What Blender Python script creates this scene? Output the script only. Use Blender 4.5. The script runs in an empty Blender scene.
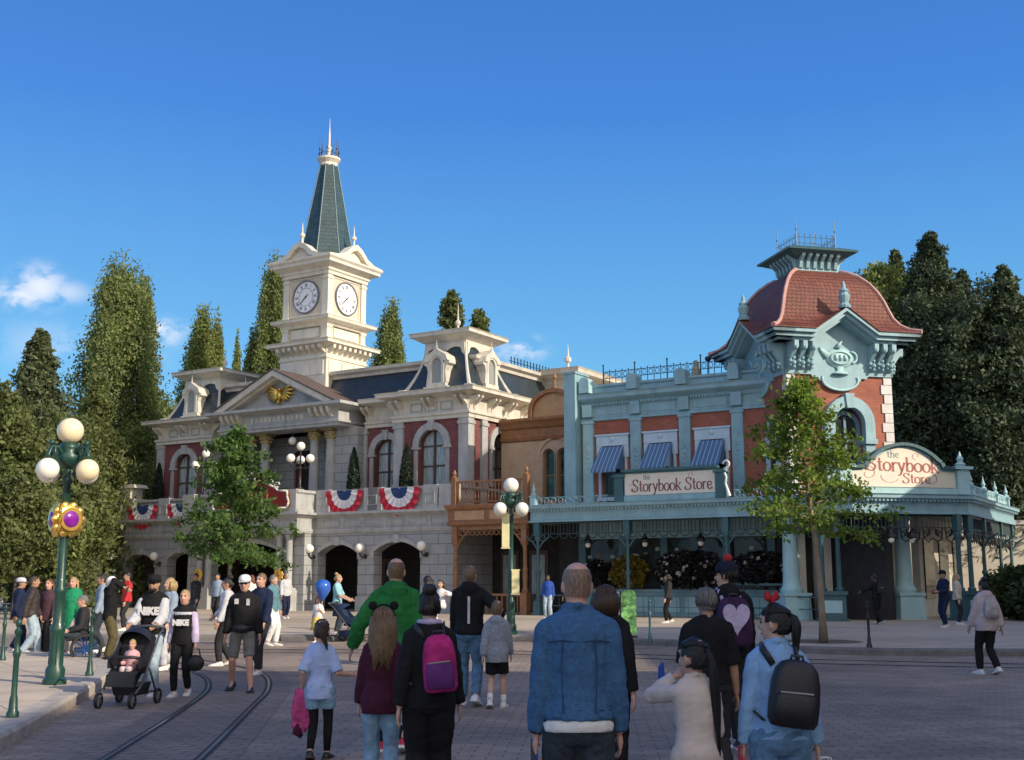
import bpy, math, random
import numpy as np
from math import pi, sin, cos, radians, sqrt, atan2
from mathutils import Vector, Matrix, noise
random.seed(7)
rng = np.random.default_rng(7)
scene = bpy.context.scene
COL = scene.collection

# ------------------------------------------------------------------ camera
F_PX, HZ, CZ = 1165.0, 579.0, 1.68
PITCH = math.atan((HZ - 380) / F_PX)
cd = bpy.data.cameras.new('camera'); cam = bpy.data.objects.new('camera', cd); COL.objects.link(cam)
cd.sensor_width = 36.0; cd.lens = 36.0 * F_PX / 1024; cd.clip_end = 3000; cd.clip_start = 0.1
cam.location = (0, 0, CZ); cam.rotation_euler = (pi / 2 + PITCH, 0, 0)
scene.camera = cam

def at(px, D):
    """ground point at distance D (m) in the direction seen at column px"""
    dx = (px - 512) / F_PX; dz = -(HZ - 380) / F_PX
    return (dx / (cos(PITCH) - dz * sin(PITCH)) * D, D)

TH = radians(-32)
UX, NY = Vector((cos(TH), sin(TH))), Vector((-sin(TH), cos(TH)))
OX, OY = -2.604, 54.0
def wl(xl, yl): return (OX + xl * UX.x + yl * NY.x, OY + xl * UX.y + yl * NY.y)
def lw(X, Y):
    d = Vector((X - OX, Y - OY)); return (d.dot(UX), d.dot(NY))

# ------------------------------------------------------------------ tagging
def tag(o, label=None, cat=None, group=None, kind=None):
    if label: o['label'] = label
    if cat: o['category'] = cat
    if group: o['group'] = group
    if kind: o['kind'] = kind
    return o
def thing(name, label, cat, loc=(0, 0, 0), rz=0.0, group=None):
    o = bpy.data.objects.new(name, None); COL.objects.link(o)
    o.empty_display_size = .2
    o.location = loc if len(loc) == 3 else (loc[0], loc[1], 0); o.rotation_euler = (0, 0, rz)
    return tag(o, label, cat, group)
def dup(o, parent=None):
    c = o.copy(); COL.objects.link(c)
    if parent is not None: c.parent = parent
    for ch in list(o.children): dup(ch, c)
    return c

# ------------------------------------------------------------------ mesh builder
class MB:
    def __init__(s, M=None):
        s.v = []; s.f = []; s.mi = []; s.M = M; s.cur = 0
    def add(s, vs, fs):
        b = len(s.v)
        if s.M is not None: vs = [s.M @ Vector(p) for p in vs]
        s.v.extend([tuple(p) for p in vs])
        for f in fs:
            s.f.append([i + b for i in f]); s.mi.append(s.cur)
        return s
    def box(s, x0, x1, y0, y1, z0, z1):
        return s.add([(x0, y0, z0), (x1, y0, z0), (x1, y1, z0), (x0, y1, z0), (x0, y0, z1), (x1, y0, z1), (x1, y1, z1), (x0, y1, z1)],
                     [(0, 3, 2, 1), (4, 5, 6, 7), (0, 1, 5, 4), (1, 2, 6, 5), (2, 3, 7, 6), (3, 0, 4, 7)])
    def tbox(s, c, b, t, z0, z1):
        """tapered box: half sizes b at z0, t at z1"""
        x, y = c[0], c[1]
        vs = [(x - b[0], y - b[1], z0), (x + b[0], y - b[1], z0), (x + b[0], y + b[1], z0), (x - b[0], y + b[1], z0),
              (x - t[0], y - t[1], z1), (x + t[0], y - t[1], z1), (x + t[0], y + t[1], z1), (x - t[0], y + t[1], z1)]
        return s.add(vs, [(0, 3, 2, 1), (4, 5, 6, 7), (0, 1, 5, 4), (1, 2, 6, 5), (2, 3, 7, 6), (3, 0, 4, 7)])
    def prism(s, pts, a0, a1, ax='y'):
        """polygon extruded along an axis: 'y' -> pts are (x,z); 'z' -> (x,y); 'x' -> (y,z)"""
        n = len(pts)
        mk = {'y': lambda p, a: (p[0], a, p[1]), 'z': lambda p, a: (p[0], p[1], a), 'x': lambda p, a: (a, p[0], p[1])}[ax]
        vs = [mk(p, a0) for p in pts] + [mk(p, a1) for p in pts]
        fs = [tuple(range(n)), tuple(range(2 * n - 1, n - 1, -1))]
        fs += [(i, n + i, n + (i + 1) % n, (i + 1) % n) for i in range(n)]
        return s.add(vs, fs)
    def rings(s, rs, caps=True, closed=True):
        n = len(rs[0]); vs = [p for r in rs for p in r]; fs = []
        for k in range(len(rs) - 1):
            for i in range(n if closed else n - 1):
                j = (i + 1) % n
                fs.append((k * n + i, k * n + j, (k + 1) * n + j, (k + 1) * n + i))
        if caps and closed:
            fs.append(tuple(range(n - 1, -1, -1))); fs.append(tuple((len(rs) - 1) * n + i for i in range(n)))
        return s.add(vs, fs)
    def lathe(s, prof, c=(0, 0, 0), n=14, sx=1, sy=1):
        return s.rings([[(c[0] + max(r, 1e-4) * sx * cos(2 * pi * i / n), c[1] + max(r, 1e-4) * sy * sin(2 * pi * i / n), c[2] + z) for i in range(n)] for r, z in prof])
    def sph(s, c, r, n=12, m=8, sc=(1, 1, 1)):
        return s.rings([[(c[0] + r * sc[0] * sin(pi * max(k, .02) / m if k < m else pi * (m - .02) / m) * cos(2 * pi * i / n),
                          c[1] + r * sc[1] * sin(pi * max(k, .02) / m if k < m else pi * (m - .02) / m) * sin(2 * pi * i / n),
                          c[2] - r * sc[2] * cos(pi * max(k, .02) / m if k < m else pi * (m - .02) / m)) for i in range(n)] for k in range(m + 1)])
    def tube(s, pts, r, n=8, up=None, flat=1.0):
        """swept tube; r number or list; flat squeezes the second cross-section axis"""
        P = [Vector(p) for p in pts]; R = r if isinstance(r, (list, tuple)) else [r] * len(P)
        rs = []; prev = None
        for i, p in enumerate(P):
            t = (P[min(i + 1, len(P) - 1)] - P[max(i - 1, 0)])
            if t.length < 1e-9: t = Vector((0, 0, 1))
            t.normalize()
            if prev is None:
                a = Vector(up) if up else (Vector((0, 0, 1)) if abs(t.z) < .9 else Vector((0, 1, 0)))
                a = (a - t * a.dot(t)).normalized()
            else:
                a = (prev - t * prev.dot(t))
                a = a.normalized() if a.length > 1e-6 else prev
            prev = a; b = t.cross(a)
            rr = R[i]
            rs.append([p + a * (rr * cos(2 * pi * k / n)) + b * (rr * flat * sin(2 * pi * k / n)) for k in range(n)])
        return s.rings(rs)
    def sweep(s, path, prof, closed=False, caps=True):
        """profile [(out, z)...] swept along an xy path, out = to the right of travel"""
        rs = []
        for o, z in prof:
            rs.append([(x, y, z) for x, y in offset_path(path, o, closed)])
        n = len(path); vs = [p for r in rs for p in r]; fs = []
        for k in range(len(prof) - 1):
            for i in range(n if closed else n - 1):
                j = (i + 1) % n
                fs.append((k * n + i, k * n + j, (k + 1) * n + j, (k + 1) * n + i))
        if not closed and caps:
            fs.append(tuple(k * n for k in range(len(prof) - 1, -1, -1)))
            fs.append(tuple(k * n + n - 1 for k in range(len(prof))))
        return s.add(vs, fs)
    def build(s, name, m, parent=None, smooth=False, loc=None, rot=None, auto=None):
        me = bpy.data.meshes.new(name); me.from_pydata(s.v, [], s.f)
        ms = m if isinstance(m, (list, tuple)) else [m]
        for k in ms: me.materials.append(k)
        if len(ms) > 1: me.polygons.foreach_set('material_index', s.mi)
        if smooth: me.polygons.foreach_set('use_smooth', [True] * len(me.polygons))
        me.update()
        if smooth and auto: me.set_sharp_from_angle(angle=radians(auto))
        o = bpy.data.objects.new(name, me); COL.objects.link(o)
        if parent is not None: o.parent = parent
        if loc is not None: o.location = loc
        if rot is not None: o.rotation_euler = rot
        return o

def clusters(mb, tol=.03):
    n = len(mb.v); par = list(range(n))
    def find(i):
        while par[i] != i: par[i] = par[par[i]]; i = par[i]
        return i
    for f in mb.f:
        r = find(f[0])
        for i in f[1:]:
            q = find(i)
            if q != r: par[q] = r
    isl = {}
    for i in range(n): isl.setdefault(find(i), []).append(i)
    ks = list(isl); V = np.array(mb.v)
    lo = np.array([V[isl[k]].min(0) for k in ks]) - tol; hi = np.array([V[isl[k]].max(0) for k in ks]) + tol
    m = len(ks); p2 = list(range(m))
    def f2(i):
        while p2[i] != i: p2[i] = p2[p2[i]]; i = p2[i]
        return i
    for i in range(m):
        hit = np.all((lo[i] <= hi[i + 1:]) & (hi[i] >= lo[i + 1:]), axis=1).nonzero()[0] + i + 1
        for j in hit:
            a, b = f2(i), f2(j)
            if a != b: p2[b] = a
    vid = {}
    for t, k in enumerate(ks):
        for i in isl[k]: vid[i] = f2(t)
    return vid
def build_split(mb, name, m, parent, smooth=False, loc=None, **k):
    """build a mesh; pieces that stand apart become parts of their own"""
    vid = clusters(mb); gs = {}
    for f, mi in zip(mb.f, mb.mi): gs.setdefault(vid[f[0]], []).append((f, mi))
    if len(gs) == 1 or len(gs) > 60: return mb.build(name, m, parent, smooth, loc=loc, **k)
    best = None
    for g, fs in gs.items():
        q = MB(); mp = {}
        for f, mi in fs:
            ff = []
            for i in f:
                if i not in mp: mp[i] = len(q.v); q.v.append(mb.v[i])
                ff.append(mp[i])
            q.f.append(ff); q.mi.append(mi)
        o = q.build(name, m, parent, smooth, loc=loc, **k)
        if best is None or len(fs) > best[0]: best = (len(fs), o)
    return best[1]

def offset_path(path, d, closed=False):
    n = len(path); out = []
    for i in range(n):
        p = Vector(path[i][:2])
        a = Vector(path[i - 1][:2]) if (i > 0 or closed) else None
        b = Vector(path[(i + 1) % n][:2]) if (i < n - 1 or closed) else None
        ns = []
        if a is not None and (p - a).length > 1e-9:
            t = (p - a).normalized(); ns.append(Vector((t.y, -t.x)))
        if b is not None and (b - p).length > 1e-9:
            t = (b - p).normalized(); ns.append(Vector((t.y, -t.x)))
        if len(ns) == 1: q = p + ns[0] * d
        else:
            m = ns[0] + ns[1]
            if m.length < .2: q = p + ns[0] * d
            else:
                m.normalize(); q = p + m * (d / max(.3, m.dot(ns[0])))
        out.append((q.x, q.y))
    return out

def arch_pts(cx, w, zs, rise, n=12):
    return [(cx - w / 2 * cos(pi * k / n), zs + rise * sin(pi * k / n)) for k in range(n + 1)]
def seg_arch(cx, w, zs, rise, n=10):
    return [(cx - w / 2 + w * k / n, zs + rise * (1 - (2 * k / n - 1) ** 2)) for k in range(n + 1)]

def wall_open(mb, x0, x1, z0, z1, y0, y1, ops):
    """wall slab in the xz plane with openings: (cx, w, sill, spring, rise, kind)"""
    ops = sorted(ops)
    x = x0
    for cx, w, sill, zs, rise, kind in ops:
        a, b = cx - w / 2, cx + w / 2
        if a > x + 1e-6: mb.box(x, a, y0, y1, z0, z1)
        if sill > z0 + 1e-6: mb.box(a, b, y0, y1, z0, sill)
        arc = (arch_pts if kind == 'a' else seg_arch)(cx, w, zs, rise)
        if rise < 1e-6: arc = [(a, zs), (b, zs)]
        for (xa, za), (xb, zb) in zip(arc[:-1], arc[1:]):
            if xb - xa < 1e-7: continue
            mb.prism([(xa, za), (xb, zb), (xb, z1), (xa, z1)], y0, y1)
        x = b
    if x < x1 - 1e-6: mb.box(x, x1, y0, y1, z0, z1)

def arch_ring(mb, cx, w_in, th, z0, zs, rise, y0, y1, kind='a', key=False):
    f = arch_pts if kind == 'a' else seg_arch
    inn = f(cx, w_in, zs, rise); out = f(cx, w_in + 2 * th, zs, rise + th)
    inn = [(cx - w_in / 2, z0)] + inn + [(cx + w_in / 2, z0)]
    out = [(cx - w_in / 2 - th, z0)] + out + [(cx + w_in / 2 + th, z0)]
    for i in range(len(inn) - 1):
        q = [inn[i], inn[i + 1], out[i + 1], out[i]]
        if abs(inn[i][0] - inn[i + 1][0]) + abs(inn[i][1] - inn[i + 1][1]) < 1e-6: continue
        mb.prism(q, y0, y1)
    if key:
        mb.prism([(cx - .13, zs + rise - .06), (cx + .13, zs + rise - .06), (cx + .19, zs + rise + th + .1), (cx - .19, zs + rise + th + .1)], y0 - .07, y1)

def face_M(p, rz): return Matrix.Translation(Vector((p[0], p[1], p[2] if len(p) > 2 else 0))) @ Matrix.Rotation(rz, 4, 'Z')

# ------------------------------------------------------------------ materials
def _n(nt, t, **kw):
    n = nt.nodes.new(t)
    for k, v in kw.items(): setattr(n, k, v)
    return n
def rgba(c): return (c[0], c[1], c[2], 1.0)
MATS = {}
def mat(name, col, rough=.6, var=.12, vscale=3.0, metal=0.0, bump=0.0, bscale=40.0, spec=.5, dirt=0.0, stretch=None, emit=None, coat=0.0, sss=0.0):
    if name in MATS: return MATS[name]
    m = bpy.data.materials.new(name); m.use_nodes = True; nt = m.node_tree
    b = nt.nodes['Principled BSDF']; L = nt.links.new
    tc = _n(nt, 'ShaderNodeTexCoord')
    src = tc.outputs['Object']
    if stretch:
        mp = _n(nt, 'ShaderNodeMapping'); mp.inputs['Scale'].default_value = stretch; L(src, mp.inputs['Vector']); src = mp.outputs['Vector']
    nz = _n(nt, 'ShaderNodeTexNoise'); nz.inputs['Scale'].default_value = vscale; nz.inputs['Detail'].default_value = 6; nz.inputs['Roughness'].default_value = .65
    L(src, nz.inputs['Vector'])
    mx = _n(nt, 'ShaderNodeMix', data_type='RGBA')
    d = tuple(max(0, c * (1 - var * 1.6)) for c in col); e = tuple(min(1, c * (1 + var * 1.3)) for c in col)
    rp = _n(nt, 'ShaderNodeMapRange'); rp.inputs[1].default_value = .3; rp.inputs[2].default_value = .7
    L(nz.outputs['Fac'], rp.inputs[0]); L(rp.outputs[0], mx.inputs['Factor'])
    mx.inputs[6].default_value = rgba(d); mx.inputs[7].default_value = rgba(e)
    out = mx.outputs[2]
    if dirt:
        drip = _n(nt, 'ShaderNodeTexNoise'); drip.inputs['Scale'].default_value = 1.3; drip.inputs['Detail'].default_value = 8  # random weathering drips, mixed in as dirt
        mp2 = _n(nt, 'ShaderNodeMapping'); mp2.inputs['Scale'].default_value = (2.2, 2.2, .35); L(tc.outputs['Object'], mp2.inputs['Vector']); L(mp2.outputs[0], drip.inputs['Vector'])
        r2 = _n(nt, 'ShaderNodeMapRange'); r2.inputs[1].default_value = .5; r2.inputs[2].default_value = .8; r2.inputs[4].default_value = dirt
        L(drip.outputs['Fac'], r2.inputs[0])
        m2 = _n(nt, 'ShaderNodeMix', data_type='RGBA'); L(r2.outputs[0], m2.inputs['Factor']); L(out, m2.inputs[6]); m2.inputs[7].default_value = rgba(tuple(c * .45 for c in col)); out = m2.outputs[2]
    L(out, b.inputs['Base Color'])
    b.inputs['Roughness'].default_value = rough; b.inputs['Metallic'].default_value = metal
    b.inputs['Specular IOR Level'].default_value = spec
    if coat: b.inputs['Coat Weight'].default_value = coat
    if sss:
        b.inputs['Subsurface Weight'].default_value = sss; b.inputs['Subsurface Radius'].default_value = (.012, .004, .002)
    if bump:
        n2 = _n(nt, 'ShaderNodeTexNoise'); n2.inputs['Scale'].default_value = bscale; n2.inputs['Detail'].default_value = 4; L(src, n2.inputs['Vector'])
        bp = _n(nt, 'ShaderNodeBump'); bp.inputs['Strength'].default_value = bump; bp.inputs['Distance'].default_value = .02
        L(n2.outputs['Fac'], bp.inputs['Height']); L(bp.outputs[0], b.inputs['Normal'])
    MATS[name] = m; return m

def brickmat(name, c1, c2, mortar, bw, bh, ms=.012, rough=.75, plane='v', off=.5, bump=.35, var=.25, squash=None, rot=0.0, spec=.4, bias=0.0, dist=.01, big=0.0):
    """brick-like pattern. plane 'v': (x+y, z) for upright walls; 'h': (x, y) on the ground"""
    if name in MATS: return MATS[name]
    m = bpy.data.materials.new(name); m.use_nodes = True; nt = m.node_tree; b = nt.nodes['Principled BSDF']; L = nt.links.new
    tc = _n(nt, 'ShaderNodeTexCoord'); vec = tc.outputs['Object']
    if plane == 'v':
        sp = _n(nt, 'ShaderNodeSeparateXYZ'); L(vec, sp.inputs[0])
        ad = _n(nt, 'ShaderNodeMath', operation='ADD'); L(sp.outputs[0], ad.inputs[0]); L(sp.outputs[1], ad.inputs[1])
        cb = _n(nt, 'ShaderNodeCombineXYZ'); L(ad.outputs[0], cb.inputs[0]); L(sp.outputs[2], cb.inputs[1]); vec = cb.outputs[0]
    elif rot:
        mp = _n(nt, 'ShaderNodeMapping'); mp.inputs['Rotation'].default_value = (0, 0, rot); L(vec, mp.inputs['Vector']); vec = mp.outputs[0]
    br = _n(nt, 'ShaderNodeTexBrick'); br.offset = off
    br.inputs['Color1'].default_value = rgba(c1); br.inputs['Color2'].default_value = rgba(c2); br.inputs['Mortar'].default_value = rgba(mortar)
    br.inputs['Scale'].default_value = 1.0; br.inputs['Mortar Size'].default_value = ms; br.inputs['Brick Width'].default_value = bw; br.inputs['Row Height'].default_value = bh
    br.inputs['Bias'].default_value = bias; br.inputs['Mortar Smooth'].default_value = .2
    L(vec, br.inputs['Vector'])
    nz = _n(nt, 'ShaderNodeTexNoise'); nz.inputs['Scale'].default_value = 1.1; nz.inputs['Detail'].default_value = 8; nz.inputs['Roughness'].default_value = .7; L(tc.outputs['Object'], nz.inputs['Vector'])
    r = _n(nt, 'ShaderNodeMapRange'); r.inputs[1].default_value = .3; r.inputs[2].default_value = .7; r.inputs[3].default_value = 1 - var; r.inputs[4].default_value = 1 + var
    L(nz.outputs['Fac'], r.inputs[0])
    ml = _n(nt, 'ShaderNodeMix', data_type='RGBA', blend_type='MULTIPLY'); ml.inputs['Factor'].default_value = 1
    L(br.outputs['Color'], ml.inputs[6]); L(r.outputs[0], ml.inputs[7])
    out = ml.outputs[2]
    if big:
        n3 = _n(nt, 'ShaderNodeTexNoise'); n3.inputs['Scale'].default_value = .16; n3.inputs['Detail'].default_value = 5; L(tc.outputs['Object'], n3.inputs['Vector'])
        r3 = _n(nt, 'ShaderNodeMapRange'); r3.inputs[1].default_value = .35; r3.inputs[2].default_value = .65; r3.inputs[3].default_value = 1 - big; r3.inputs[4].default_value = 1 + big; L(n3.outputs['Fac'], r3.inputs[0])
        m3 = _n(nt, 'ShaderNodeMix', data_type='RGBA', blend_type='MULTIPLY'); m3.inputs['Factor'].default_value = 1; L(out, m3.inputs[6]); L(r3.outputs[0], m3.inputs[7]); out = m3.outputs[2]
    L(out, b.inputs['Base Color']); b.inputs['Roughness'].default_value = rough; b.inputs['Specular IOR Level'].default_value = spec
    if bump:
        n2 = _n(nt, 'ShaderNodeTexNoise'); n2.inputs['Scale'].default_value = 30; L(tc.outputs['Object'], n2.inputs['Vector'])
        sb = _n(nt, 'ShaderNodeMath', operation='SUBTRACT'); L(n2.outputs['Fac'], sb.inputs[0]); 
        mm = _n(nt, 'ShaderNodeMath', operation='MULTIPLY'); mm.inputs[1].default_value = 1.6; L(br.outputs['Fac'], mm.inputs[0]); L(mm.outputs[0], sb.inputs[1])
        bp = _n(nt, 'ShaderNodeBump'); bp.inputs['Strength'].default_value = bump; bp.inputs['Distance'].default_value = dist
        L(sb.outputs[0], bp.inputs['Height']); L(bp.outputs[0], b.inputs['Normal'])
    MATS[name] = m; return m

def leafmat(name, dark, light, trans=.35, rough=.6, hue=0.0):
    if name in MATS: return MATS[name]
    m = bpy.data.materials.new(name); m.use_nodes = True; nt = m.node_tree; L = nt.links.new
    b = nt.nodes['Principled BSDF']; out = nt.nodes['Material Output']
    g = _n(nt, 'ShaderNodeNewGeometry')
    cr = _n(nt, 'ShaderNodeValToRGB'); cr.color_ramp.elements[0].color = rgba(dark); cr.color_ramp.elements[1].color = rgba(light)
    L(g.outputs['Random Per Island'], cr.inputs[0])
    tc = _n(nt, 'ShaderNodeTexCoord'); nz = _n(nt, 'ShaderNodeTexNoise'); nz.inputs['Scale'].default_value = .9; nz.inputs['Detail'].default_value = 3; L(tc.outputs['Object'], nz.inputs['Vector'])
    r = _n(nt, 'ShaderNodeMapRange'); r.inputs[1].default_value = .3; r.inputs[2].default_value = .7; r.inputs[3].default_value = .6; r.inputs[4].default_value = 1.35; L(nz.outputs['Fac'], r.inputs[0])
    mx = _n(nt, 'ShaderNodeMix', data_type='RGBA', blend_type='MULTIPLY'); mx.inputs['Factor'].default_value = 1; L(cr.outputs[0], mx.inputs[6]); L(r.outputs[0], mx.inputs[7])
    L(mx.outputs[2], b.inputs['Base Color']); b.inputs['Roughness'].default_value = rough; b.inputs['Specular IOR Level'].default_value = .3
    t = _n(nt, 'ShaderNodeBsdfTranslucent'); 
    m2 = _n(nt, 'ShaderNodeMix', data_type='RGBA', blend_type='MULTIPLY'); m2.inputs['Factor'].default_value = 1; L(mx.outputs[2], m2.inputs[6]); m2.inputs[7].default_value = (1.3, 1.5, .6, 1)
    L(m2.outputs[2], t.inputs['Color'])
    ms = _n(nt, 'ShaderNodeMixShader'); ms.inputs[0].default_value = trans; L(b.outputs[0], ms.inputs[1]); L(t.outputs[0], ms.inputs[2]); L(ms.outputs[0], out.inputs['Surface'])
    MATS[name] = m; return m

def glassmat(name, col=(.02, .03, .035), rough=.06):
    if name in MATS: return MATS[name]
    m = mat(name, col, rough=rough, var=.5, vscale=1.5, spec=.3)
    return m
# ------------------------------------------------------------------ light and sky
SUN = Vector((.832, -.555, 0)).normalized(); ELEV = radians(27)
SUNV = Vector((SUN.x * cos(ELEV), SUN.y * cos(ELEV), sin(ELEV)))
world = bpy.data.worlds.new('World'); scene.world = world; world.use_nodes = True
nt = world.node_tree; L = nt.links.new
bg = nt.nodes['Background']
sky = _n(nt, 'ShaderNodeTexSky'); sky.sky_type = 'NISHITA'; sky.sun_disc = False
sky.sun_elevation = ELEV; sky.sun_rotation = atan2(SUN.x, SUN.y)
sky.altitude = 100; sky.air_density = 1.0; sky.dust_density = .35; sky.ozone_density = 2.6
tc = _n(nt, 'ShaderNodeTexCoord')
spz = _n(nt, 'ShaderNodeSeparateXYZ'); L(tc.outputs['Generated'], spz.inputs[0])
ramp = _n(nt, 'ShaderNodeValToRGB'); L(spz.outputs[2], ramp.inputs[0])
el = ramp.color_ramp.elements
el[0].position = 0.0; el[0].color = (.24, .55, .80, 1); el[1].position = .62; el[1].color = (.018, .105, .43, 1)
e2 = el.new(.18); e2.color = (.092, .365, .70, 1); e3 = el.new(.38); e3.color = (.030, .180, .60, 1)
gain = _n(nt, 'ShaderNodeMix', data_type='RGBA', blend_type='MULTIPLY'); gain.inputs['Factor'].default_value = 1; L(ramp.outputs[0], gain.inputs[6]); gain.inputs[7].default_value = (9.4, 9.0, 8.6, 1)
hsv = _n(nt, 'ShaderNodeMix', data_type='RGBA'); hsv.inputs['Factor'].default_value = .8; L(sky.outputs[0], hsv.inputs[6]); L(gain.outputs[2], hsv.inputs[7])
# pale glow low in the sky on the sun's side, added to fill shaded faces
hzm = _n(nt, 'ShaderNodeMix', data_type='RGBA'); hzm.inputs[7].default_value = (11.0, 9.9, 8.6, 1)
dt = _n(nt, 'ShaderNodeVectorMath', operation='DOT_PRODUCT'); L(tc.outputs['Generated'], dt.inputs[0]); dt.inputs[1].default_value = (.55, -.83, 0.0)
hr = _n(nt, 'ShaderNodeMapRange', interpolation_type='SMOOTHSTEP'); hr.inputs[1].default_value = -.15; hr.inputs[2].default_value = .95; hr.inputs[4].default_value = .75; L(dt.outputs['Value'], hr.inputs[0])
L(hr.outputs[0], hzm.inputs['Factor'])
def pixdir(px, py):
    dx = (px - 512) / F_PX; dz = -(py - 380) / F_PX
    return Vector((dx, cos(PITCH) - dz * sin(PITCH), sin(PITCH) + dz * cos(PITCH))).normalized()
nz = _n(nt, 'ShaderNodeTexNoise'); nz.inputs['Scale'].default_value = 30; nz.inputs['Detail'].default_value = 9; nz.inputs['Roughness'].default_value = .6; nz.inputs['Distortion'].default_value = .25
mp = _n(nt, 'ShaderNodeMapping'); mp.inputs['Scale'].default_value = (1, 1, 1.7); L(tc.outputs['Generated'], mp.inputs['Vector']); L(mp.outputs[0], nz.inputs['Vector'])
total = None
for (px, py, rad, amp, sq) in [(40, 287, .026, .8, 1.2), (22, 296, .03, .8, 2.2), (66, 292, .022, .5, 2.0), (160, 332, .022, .85, 1.5), (178, 328, .014, .4, 1.6), (128, 345, .045, .3, 1.8), (525, 348, .024, .75, 1.8), (505, 354, .03, .4, 2.4), (45, 345, .045, .25, 2.0)]:
    d = pixdir(px, py)
    vs = _n(nt, 'ShaderNodeVectorMath', operation='SUBTRACT'); L(tc.outputs['Generated'], vs.inputs[0]); vs.inputs[1].default_value = d
    sc = _n(nt, 'ShaderNodeVectorMath', operation='MULTIPLY'); L(vs.outputs[0], sc.inputs[0]); sc.inputs[1].default_value = (1, 1, sq)
    ln = _n(nt, 'ShaderNodeVectorMath', operation='LENGTH'); L(sc.outputs[0], ln.inputs[0])
    mr = _n(nt, 'ShaderNodeMapRange', interpolation_type='SMOOTHSTEP'); mr.inputs[1].default_value = 0; mr.inputs[2].default_value = rad * 1.25; mr.inputs[3].default_value = amp; mr.inputs[4].default_value = 0
    L(ln.outputs['Value'], mr.inputs[0])
    if total is None: total = mr.outputs[0]
    else:
        mxn = _n(nt, 'ShaderNodeMath', operation='MAXIMUM'); L(total, mxn.inputs[0]); L(mr.outputs[0], mxn.inputs[1]); total = mxn.outputs[0]
n1 = _n(nt, 'ShaderNodeMapRange', interpolation_type='SMOOTHSTEP'); n1.inputs[1].default_value = .38; n1.inputs[2].default_value = .58; L(nz.outputs['Fac'], n1.inputs[0])
mm = _n(nt, 'ShaderNodeMath', operation='MULTIPLY', use_clamp=True); L(total, mm.inputs[0]); L(n1.outputs[0], mm.inputs[1])
cm = _n(nt, 'ShaderNodeMix', data_type='RGBA'); L(mm.outputs[0], cm.inputs['Factor']); L(hsv.outputs[2], hzm.inputs[6]); L(hzm.outputs[2], cm.inputs[6]); cm.inputs[7].default_value = (6.6, 6.7, 7.2, 1)
L(cm.outputs[2], bg.inputs['Color']); bg.inputs['Strength'].default_value = .15
sd = bpy.data.lights.new('sun', 'SUN'); sun = bpy.data.objects.new('sun', sd); COL.objects.link(sun)
sd.energy = 5.0; sd.angle = radians(.5); sd.color = (1.0, .87, .69)
sun.rotation_euler = SUNV.to_track_quat('Z', 'Y').to_euler()
scene.view_settings.view_transform = 'Standard'; scene.view_settings.look = 'None'; scene.view_settings.exposure = 0
scene.cycles.use_denoising = True
scene.cycles.max_bounces = 6; scene.cycles.diffuse_bounces = 3; scene.cycles.transparent_max_bounces = 8

# ------------------------------------------------------------------ ground
paving = brickmat('paving', (.325, .252, .185), (.24, .19, .145), (.14, .11, .085), .30, .15, ms=.010, plane='h', rot=radians(4), rough=.7, bump=.5, big=.3, var=.3)
paving2 = brickmat('paving_lane', (.26, .20, .155), (.20, .16, .125), (.085, .07, .055), .30, .15, ms=.012, plane='h', rot=radians(14), off=.5, rough=.68, bump=.5, big=.2, var=.2)
slab = brickmat('slab', (.48, .40, .30), (.43, .36, .27), (.25, .205, .155), 1.25, 1.25, ms=.014, plane='h', rot=radians(-32), off=0, rough=.8, bump=.25, big=.14, var=.14)
kerbm = mat('kerb_stone', (.42, .37, .31), rough=.8, var=.18, vscale=5, bump=.2)
kerbg = mat('kerb_grey', (.16, .15, .145), rough=.8, var=.2, vscale=5, bump=.2)
asph = mat('far_ground', (.06, .058, .056), rough=.9, var=.2)
steel = mat('rail_steel', (.22, .21, .20), rough=.3, metal=.9, var=.3)

g = MB(); g.add([(-900, -900, -.03), (900, -900, -.03), (900, 1500, -.03), (-900, 1500, -.03)], [(0, 1, 2, 3)]); tag(g.build('ground', asph), kind='structure')
g = MB(); g.add([(-70, -40, 0), (80, -40, 0), (80, 75, 0), (-70, 75, 0)], [(0, 1, 2, 3)]); tag(g.build('road', paving), kind='structure')

def sidewalk(name, pts, slabm, km, kw=.34, h=.15):
    """pts: closed outline, counter-clockwise; kerb runs along the outline"""
    top = MB(); inner = offset_path(pts, -kw, True)
    top.add([(x, y, h) for x, y in inner], [tuple(range(len(inner)))])
    o = top.build(name, slabm); tag(o, kind='structure')
    k = MB(); k.sweep(pts, [(0, -.02), (0, h - .035), (-.035, h + .004), (-kw, h + .004), (-kw, h - .05)], closed=True)
    ko = k.build('kerb', km); tag(ko, kind='structure')
    return o
def rounded(pts, radii, n=6):
    out = []; N = len(pts)
    for i, p in enumerate(pts):
        r = radii[i]
        if r <= 0: out.append(p); continue
        P = Vector(p); a = (Vector(pts[i - 1]) - P); b = (Vector(pts[(i + 1) % N]) - P)
        t = min(r, a.length * .45, b.length * .45); A = P + a.normalized() * t; B = P + b.normalized() * t
        for k in range(n + 1):
            s = k / n; q = A.lerp(P, s).lerp(P.lerp(B, s), s); out.append((q.x, q.y))
    return out
# pavement in front of the town hall and the store
sidewalk('pavement', rounded([(-32, 33.2), (-6.4, 32.9), (0.8, 32.6), (3.3, 30.9), (7.2, 26.6), (11.4, 26.2), (34, 26.0), (34, 72), (-32, 72)],
         [0, 0, 3, 2, 2.5, 0, 0, 0, 0]), slab, kerbg)
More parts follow.
